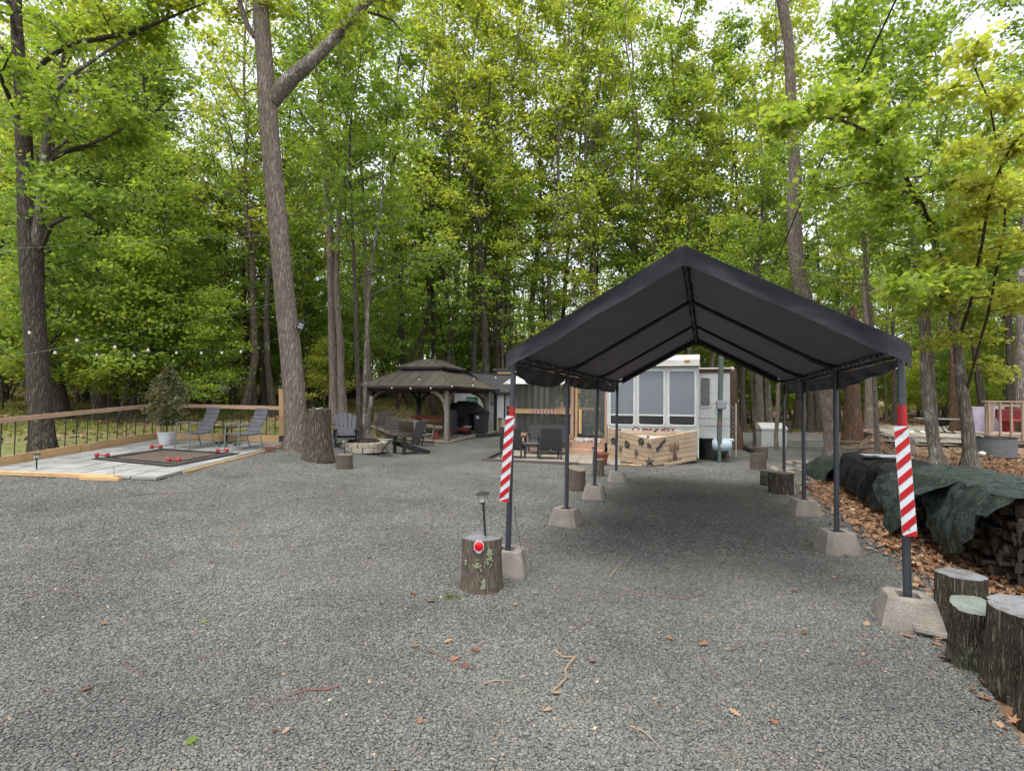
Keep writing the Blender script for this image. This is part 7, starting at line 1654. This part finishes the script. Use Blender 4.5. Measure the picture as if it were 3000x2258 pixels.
    c = Vector((o.x+2.1, o.y+1.2, g+zd+.02)); t = thing('red_bench', 'red padded garden bench on the wooden deck behind the rail', 'bench', c, -.1); part('seat', MB().box(-.2, 2.0, 0, .6, .35, .45), REDW, t, bev=.03); part('backrest', MB().box(-.2, 2.0, .55, .68, .45, .80), pm('cushion_red', (.14, .014, .02), (.10, .01, .016), 6, .8), t, bev=.03); part('leg', MB().box(-.1, 0, .1, .5, 0, .35), REDW, t); part('leg', MB().box(1.8, 1.9, .1, .5, 0, .35), REDW, t)
    p = gp(2962, 1344); t = thing('wire_tub', 'grey mesh tub standing in the shade below the wooden deck', 'tub', p+Vector((0, .5, 0))); part('tub', MB().lathe([(.42, 0), (.5, .02), (.5, .58), (.47, .58), (.46, .1)], 28, caps=False), wickermat('mesh_grey', (.15, .155, .165), (.07, .072, .08), 40), t, True); part('rim', MB().lathe([(.5, .57), (.52, .59), (.5, .61)], 28, caps=False), BLACKM, t)
    for i, (px, py, lb) in enumerate(((2877, 1335, 'round white stone lamp on the leaves left of the deck post'), (2874, 1310, 'glass globe lamp on a short stake beside the deck post'), (2670, 1272, 'small white light on the retaining wall, left one'), (2703, 1272, 'small white light on the retaining wall, right one'))):
        p = gp(px, py) if i < 2 else at(px, py, 19.5); t = thing('ground_light', lb, 'ground light', p, group='small pale garden lights by the terrace'); r_ = .11 if i == 1 else .10
        part('globe', MB().lathe([(.02, 0), (r_*.8, .02), (r_, .07), (r_*.7, .12), (.02, .14)], 16), BULB, t, True, loc=(0, 0, .22 if i == 1 else 0)); part('stake', MB().tube([(0, 0, -.05), (0, 0, .25 if i == 1 else .02)], .012, 6), BLACKM, t)
    # house corner
    c = at(2992, 1180, 17.6); t = thing('house', 'corner of a pale sided house at the right edge', 'house', (.972*(c.y+2.2), c.y+2.2, ter(c.x, c.y)), R(-48)); SD = pm('siding', (.36, .38, .41), (.3, .32, .35), 3, .6, .05)
    for k in range(26): part('siding_board', MB().poly([(0, 0, .6+k*.11), (0, -.015, .6+k*.11), (0, 0, .6+k*.11+.112)], (3.5, 0, 0)), SD, t)
    part('wall', MB().box(.0, 3.5, .001, 4, 0, 3.5), SD, t); part('downpipe', MB().box(-.04, .06, -.10, -.02, .4, 3.6), WHITE, t); part('roof', MB().poly([(-.1, -.2, 3.45), (-.1, 4.3, 3.45), (-.1, 2, 4.7)], (4.0, 0, 0)), CHAR, t)
    # black corrugated hose
    P = [gp(2146, 1278)+Vector((0, 0, .1)), gp(2158, 1296)+Vector((0, 0, .08)), gp(2172, 1303)+Vector((0, 0, .07)), gp(2184, 1318)+Vector((0, 0, .07)), gp(2208, 1327)+Vector((0, 0, .07))]; Q, _ = resample_len(P, [1]*5, 60)
    t = thing('drain_hose', 'thick black corrugated hose on the ground right of the trailer', 'hose', P[0]); part('hose', MB().tube([p-P[0] for p in Q], [.075 if i % 2 else .062 for i in range(60)], 12), BLACKR, t, True)
farright()

# ------------------------------------------------------------------ single leaves and twigs on the gravel
OAK = [(0, -.5), (.06, -.3), (.22, -.34), (.12, -.14), (.36, -.1), (.18, .04), (.38, .2), (.16, .22), (.22, .4), (.08, .38), (0, .52), (-.08, .38), (-.22, .4), (-.16, .22), (-.38, .2), (-.18, .04), (-.36, -.1), (-.12, -.14), (-.22, -.34), (-.06, -.3)]
def leafmesh(seed, mat):
    rg = random.Random(seed); n = len(OAK); cu = rg.uniform(.1, .5)
    return MB().add([(x*rg.uniform(.9, 1.1), y, cu*x*x+.15*y*y*rg.uniform(-1, 1)+.02) for x, y in OAK]+[(0, 0, 0)], [(i, (i+1) % n, n) for i in range(n)]).mesh('fallen_leaf', mat)
LB = [pm('leaf_orange_brown', (.24, .11, .05), (.17, .075, .035), 20, .8), pm('leaf_tan', (.30, .20, .12), (.22, .14, .085), 20, .8), pm('leaf_dark_brown', (.12, .05, .03), (.085, .037, .022), 20, .8)]
LMs = [leafmesh(i, LB[i % 3]) for i in range(12)]
def one_leaf(px, py, lb, mi, s=.10, grp=None):
    p = gp(px, py); o = link('fallen_leaf', LMs[mi % 12]); o.location = p+Vector((0, 0, .012)); o.rotation_euler = (rnd.uniform(-.25, .25), rnd.uniform(-.25, .25), rnd.uniform(0, 6.28)); o.scale = (s,)*3; tag(o, lb, 'leaf', grp or 'single fallen leaves on the gravel')
for px, py, mi, lb in ((2480, 1628, 0, 'bright orange leaf against the second right pier block'), (1510, 1777, 1, 'tan leaf on the gravel right below the tall stump'), (1218, 1900, 0, 'orange leaf left of the forked twig'), (1330, 1938, 3, 'orange leaf lying in the fork of the twig'), (1365, 1960, 2, 'dark leaf at the end of the forked twig'), (1314, 1888, 4, 'tan leaf above the forked twig'), (1392, 1908, 2, 'reddish brown leaf right of the forked twig'), (1963, 1875, 3, 'orange leaf in the middle of the bare gravel right of the bent sticks'), (2058, 1892, 0, 'round orange leaf above the long twig on the right'), (1602, 2088, 1, 'tan leaf below the pale forked stick'), (1632, 2045, 4, 'tan leaf at the foot of the pale curved stick'), (305, 1830, 0, 'orange leaf alone on the left gravel'), (690, 1595, 3, 'orange leaf pair left of the middle of the gravel'), (385, 1562, 1, 'tan leaf below the patio corner'), (520, 1740, 1, 'pale leaf near the crossed twigs on the left'), (2268, 2130, 0, 'orange leaf near the lower right of the gravel'), (2150, 2105, 4, 'tan leaf low on the right gravel'), (2880, 2060, 0, 'orange leaf below the leaning cut logs'), (2930, 2140, 1, 'tan leaf near the right picture edge'), (2750, 1895, 3, 'orange leaf in front of the thin concrete slab'), (2600, 1840, 0, 'orange leaf at the front of the front right pier block'), (2625, 1850, 2, 'brown leaf beside the front right pier block'), (2660, 1872, 3, 'curled orange leaf at the corner of the flat slabs'), (2540, 1835, 1, 'tan leaf left of the front right pier block'), (1535, 1666, 2, 'dark red leaf at the foot of the front left pier block'), (1385, 1727, 1, 'pale leaf under the front of the tall stump'), (1210, 1745, 2, 'small brown leaf left of the tall stump'), (1265, 1765, 3, 'orange leaf with a short twig left of the tall stump')):
    one_leaf(px, py, lb, mi, rnd.uniform(.055, .09))
k = 0
while k < 210:
    y = math.sqrt(rnd.uniform(2.4**2, 15**2)); x = rnd.uniform(-1, .95)*y
    if inpoly(x, y, GRAV) and pdist(x, y, GRAV) > .25:
        o = link('fallen_leaf', LMs[rnd.randrange(12)]); s = rnd.uniform(.025, .07); o.scale = (s,)*3; o.location = G(x, y, .012); o.rotation_euler = (rnd.uniform(-.3, .3), rnd.uniform(-.3, .3), rnd.uniform(0, 6.28))
        tag(o, 'small dry leaf or leaf scrap scattered on the gravel', 'leaf', 'scattered leaf scraps on the gravel'); k += 1
CHIP = islandmat('chip', [(0, (.35, .2, .12)), (.5, (.45, .36, .26)), (1, (.2, .12, .08))])
n = 2600; y = np.sqrt(NR.uniform(2.2**2, 14**2, n)); x = NR.uniform(-1.02, 1, n)*y; kk = np.array([inpoly(a, b, GRAV) for a, b in zip(x, y)]); x, y = x[kk], y[kk]
V, F = cards(np.stack([x, y, TERV(x, y)+.010], -1), NR.uniform(.008, .028, len(x)), up=1.8, aspect=.6); tag(link('leaf_crumbs', npmesh('leaf_crumbs', V, F, CHIP)), 'tiny bits of bark and leaf scattered over the gravel', 'litter', kind='stuff')
TW = [pm('twig_grey', (.14, .105, .08), (.10, .07, .055), 20, .9), pm('twig_pale', (.27, .20, .13), (.19, .14, .09), 20, .9), pm('twig_red', (.15, .07, .05), (.11, .05, .04), 20, .9)]
for i, (lb, r_, mt, lines) in enumerate((
    ('pale forked stick in the middle of the foreground gravel', .009, 1, [[(1685, 1934), (1668, 1955), (1655, 1970), (1660, 1990), (1640, 2020), (1615, 2042)], [(1627, 1915), (1650, 1930), (1668, 1938), (1685, 1934)]]),
    ('brown twig with side shoots left of the pale forked stick', .006, 0, [[(1250, 1908), (1290, 1928), (1318, 1940), (1345, 1956), (1400, 1968)], [(1318, 1938), (1360, 1926), (1395, 1922)], [(1318, 1940), (1330, 1960), (1338, 1975)]]),
    ('short broken twig below the forked twig', .006, 1, [[(1415, 2010), (1450, 2006), (1500, 2006)]]),
    ('curved dry twig right of the middle of the gravel', .005, 0, [[(1680, 1852), (1705, 1838), (1730, 1825), (1740, 1800)]]),
    ('long thin twig above the curved dry twig', .005, 2, [[(1830, 1735), (1880, 1742), (1950, 1755), (2010, 1758), (2060, 1745)]]),
    ('dark slanting twig under the canopy front', .005, 0, [[(1805, 1755), (1850, 1775), (1900, 1795)]]),
    ('hooked twig on the right foreground gravel', .007, 0, [[(2055, 1940), (2058, 1930), (2075, 1960), (2090, 1985), (2103, 2005)]]),
    ('arched pale twig low in the right foreground', .005, 1, [[(1843, 2138), (1885, 2152), (1920, 2180), (1947, 2212)]]),
    ('slender twig right of the hooked twig', .004, 0, [[(2135, 1915), (2180, 1898), (2250, 1892)]]),
    ('pale bent stick under the canopy', .010, 1, [[(1788, 1695), (1805, 1675), (1818, 1655)]]),
    ('dark curved twig in the left foreground', .007, 2, [[(865, 2045), (905, 2030), (955, 2026), (995, 2022)]]),
    ('thin slanting twig above the dark curved twig', .004, 0, [[(785, 1922), (815, 1905), (862, 1885)]]),
    ('thin twig left of the slanting twig', .004, 2, [[(575, 1938), (620, 1930), (665, 1922)]]),
    ('thin red twig at the left of the foreground', .004, 2, [[(75, 1755), (140, 1735), (210, 1715)]]),
    ('crooked twig pair on the left gravel', .006, 0, [[(235, 1697), (280, 1705), (320, 1710)], [(205, 1735), (225, 1745), (250, 1752)]]),
    ('long thin branch on the gravel below the patio corner', .005, 2, [[(370, 1458), (430, 1448), (500, 1446), (580, 1444)]]),
    ('twig lying left of the twin orange leaves', .005, 0, [[(0, 2128), (50, 2105), (105, 2092)]]),
    ('dry twig above the far left gravel edge', .004, 0, [[(0, 1456), (25, 1450), (45, 1462)]]),
    ('long straight stick on the shaded gravel under the canopy', .010, 0, [[(1842, 1417), (1900, 1422), (1965, 1427)]]),
    ('twig on the gravel before the third left pier block', .006, 2, [[(1588, 1543), (1610, 1538), (1640, 1532)]]),
    ('thin bent twig on the right gravel near the slab', .004, 2, [[(2495, 1965), (2540, 1945), (2580, 1935)]]),
    ('short twig with a hook at the left of the front row', .004, 0, [[(120, 2020), (140, 2030), (150, 2045)]]),
    ('faint curled twig left of the blunt stick', .004, 2, [[(355, 1950), (385, 1970), (420, 1992)]]))):
    ps = [[gp(*p)+Vector((0, 0, r_*.8+.004)) for p in L_] for L_ in lines]; o = ps[0][0]; t = thing('twig', lb, 'twig', o, group='twigs on the gravel')
    for L_ in ps:
        q, rr_ = resample_len([p-o for p in L_], [r_]*len(L_), len(L_)*3); q = [p+Vector((nz(i*3, k_, 0, 1)*r_*2, nz(i, k_, 5, 1)*r_*2, 0)) for k_, p in enumerate(q)]
        part('stem', MB().tube(q, [r_*(1-.55*k_/len(q)) for k_ in range(len(q))], 6), TW[mt], t, True)
# a tuft and two green leaves
gt = link('grass_tuft', npmesh('grass_tuft', *cards(np.array([tuple(gp(1322, 1755)+Vector((rnd.gauss(0, .04), rnd.gauss(0, .04), .015))) for _ in range(60)]), NR.uniform(.02, .05, 60), up=.1, aspect=.2), UNDER)); tag(gt, 'small green grass tuft in the gravel left of the tall stump', 'grass', kind='stuff')
for px, py, lb in ((596, 1826, 'fresh green leaf on the gravel in the left foreground'), (560, 2178, 'fresh yellow green leaf low in the left foreground')):
    o = link('green_leaf', leafmesh(50+px, LEAFB)); o.location = gp(px, py)+Vector((0, 0, .012)); o.scale = (.07,)*3; tag(o, lb, 'leaf')
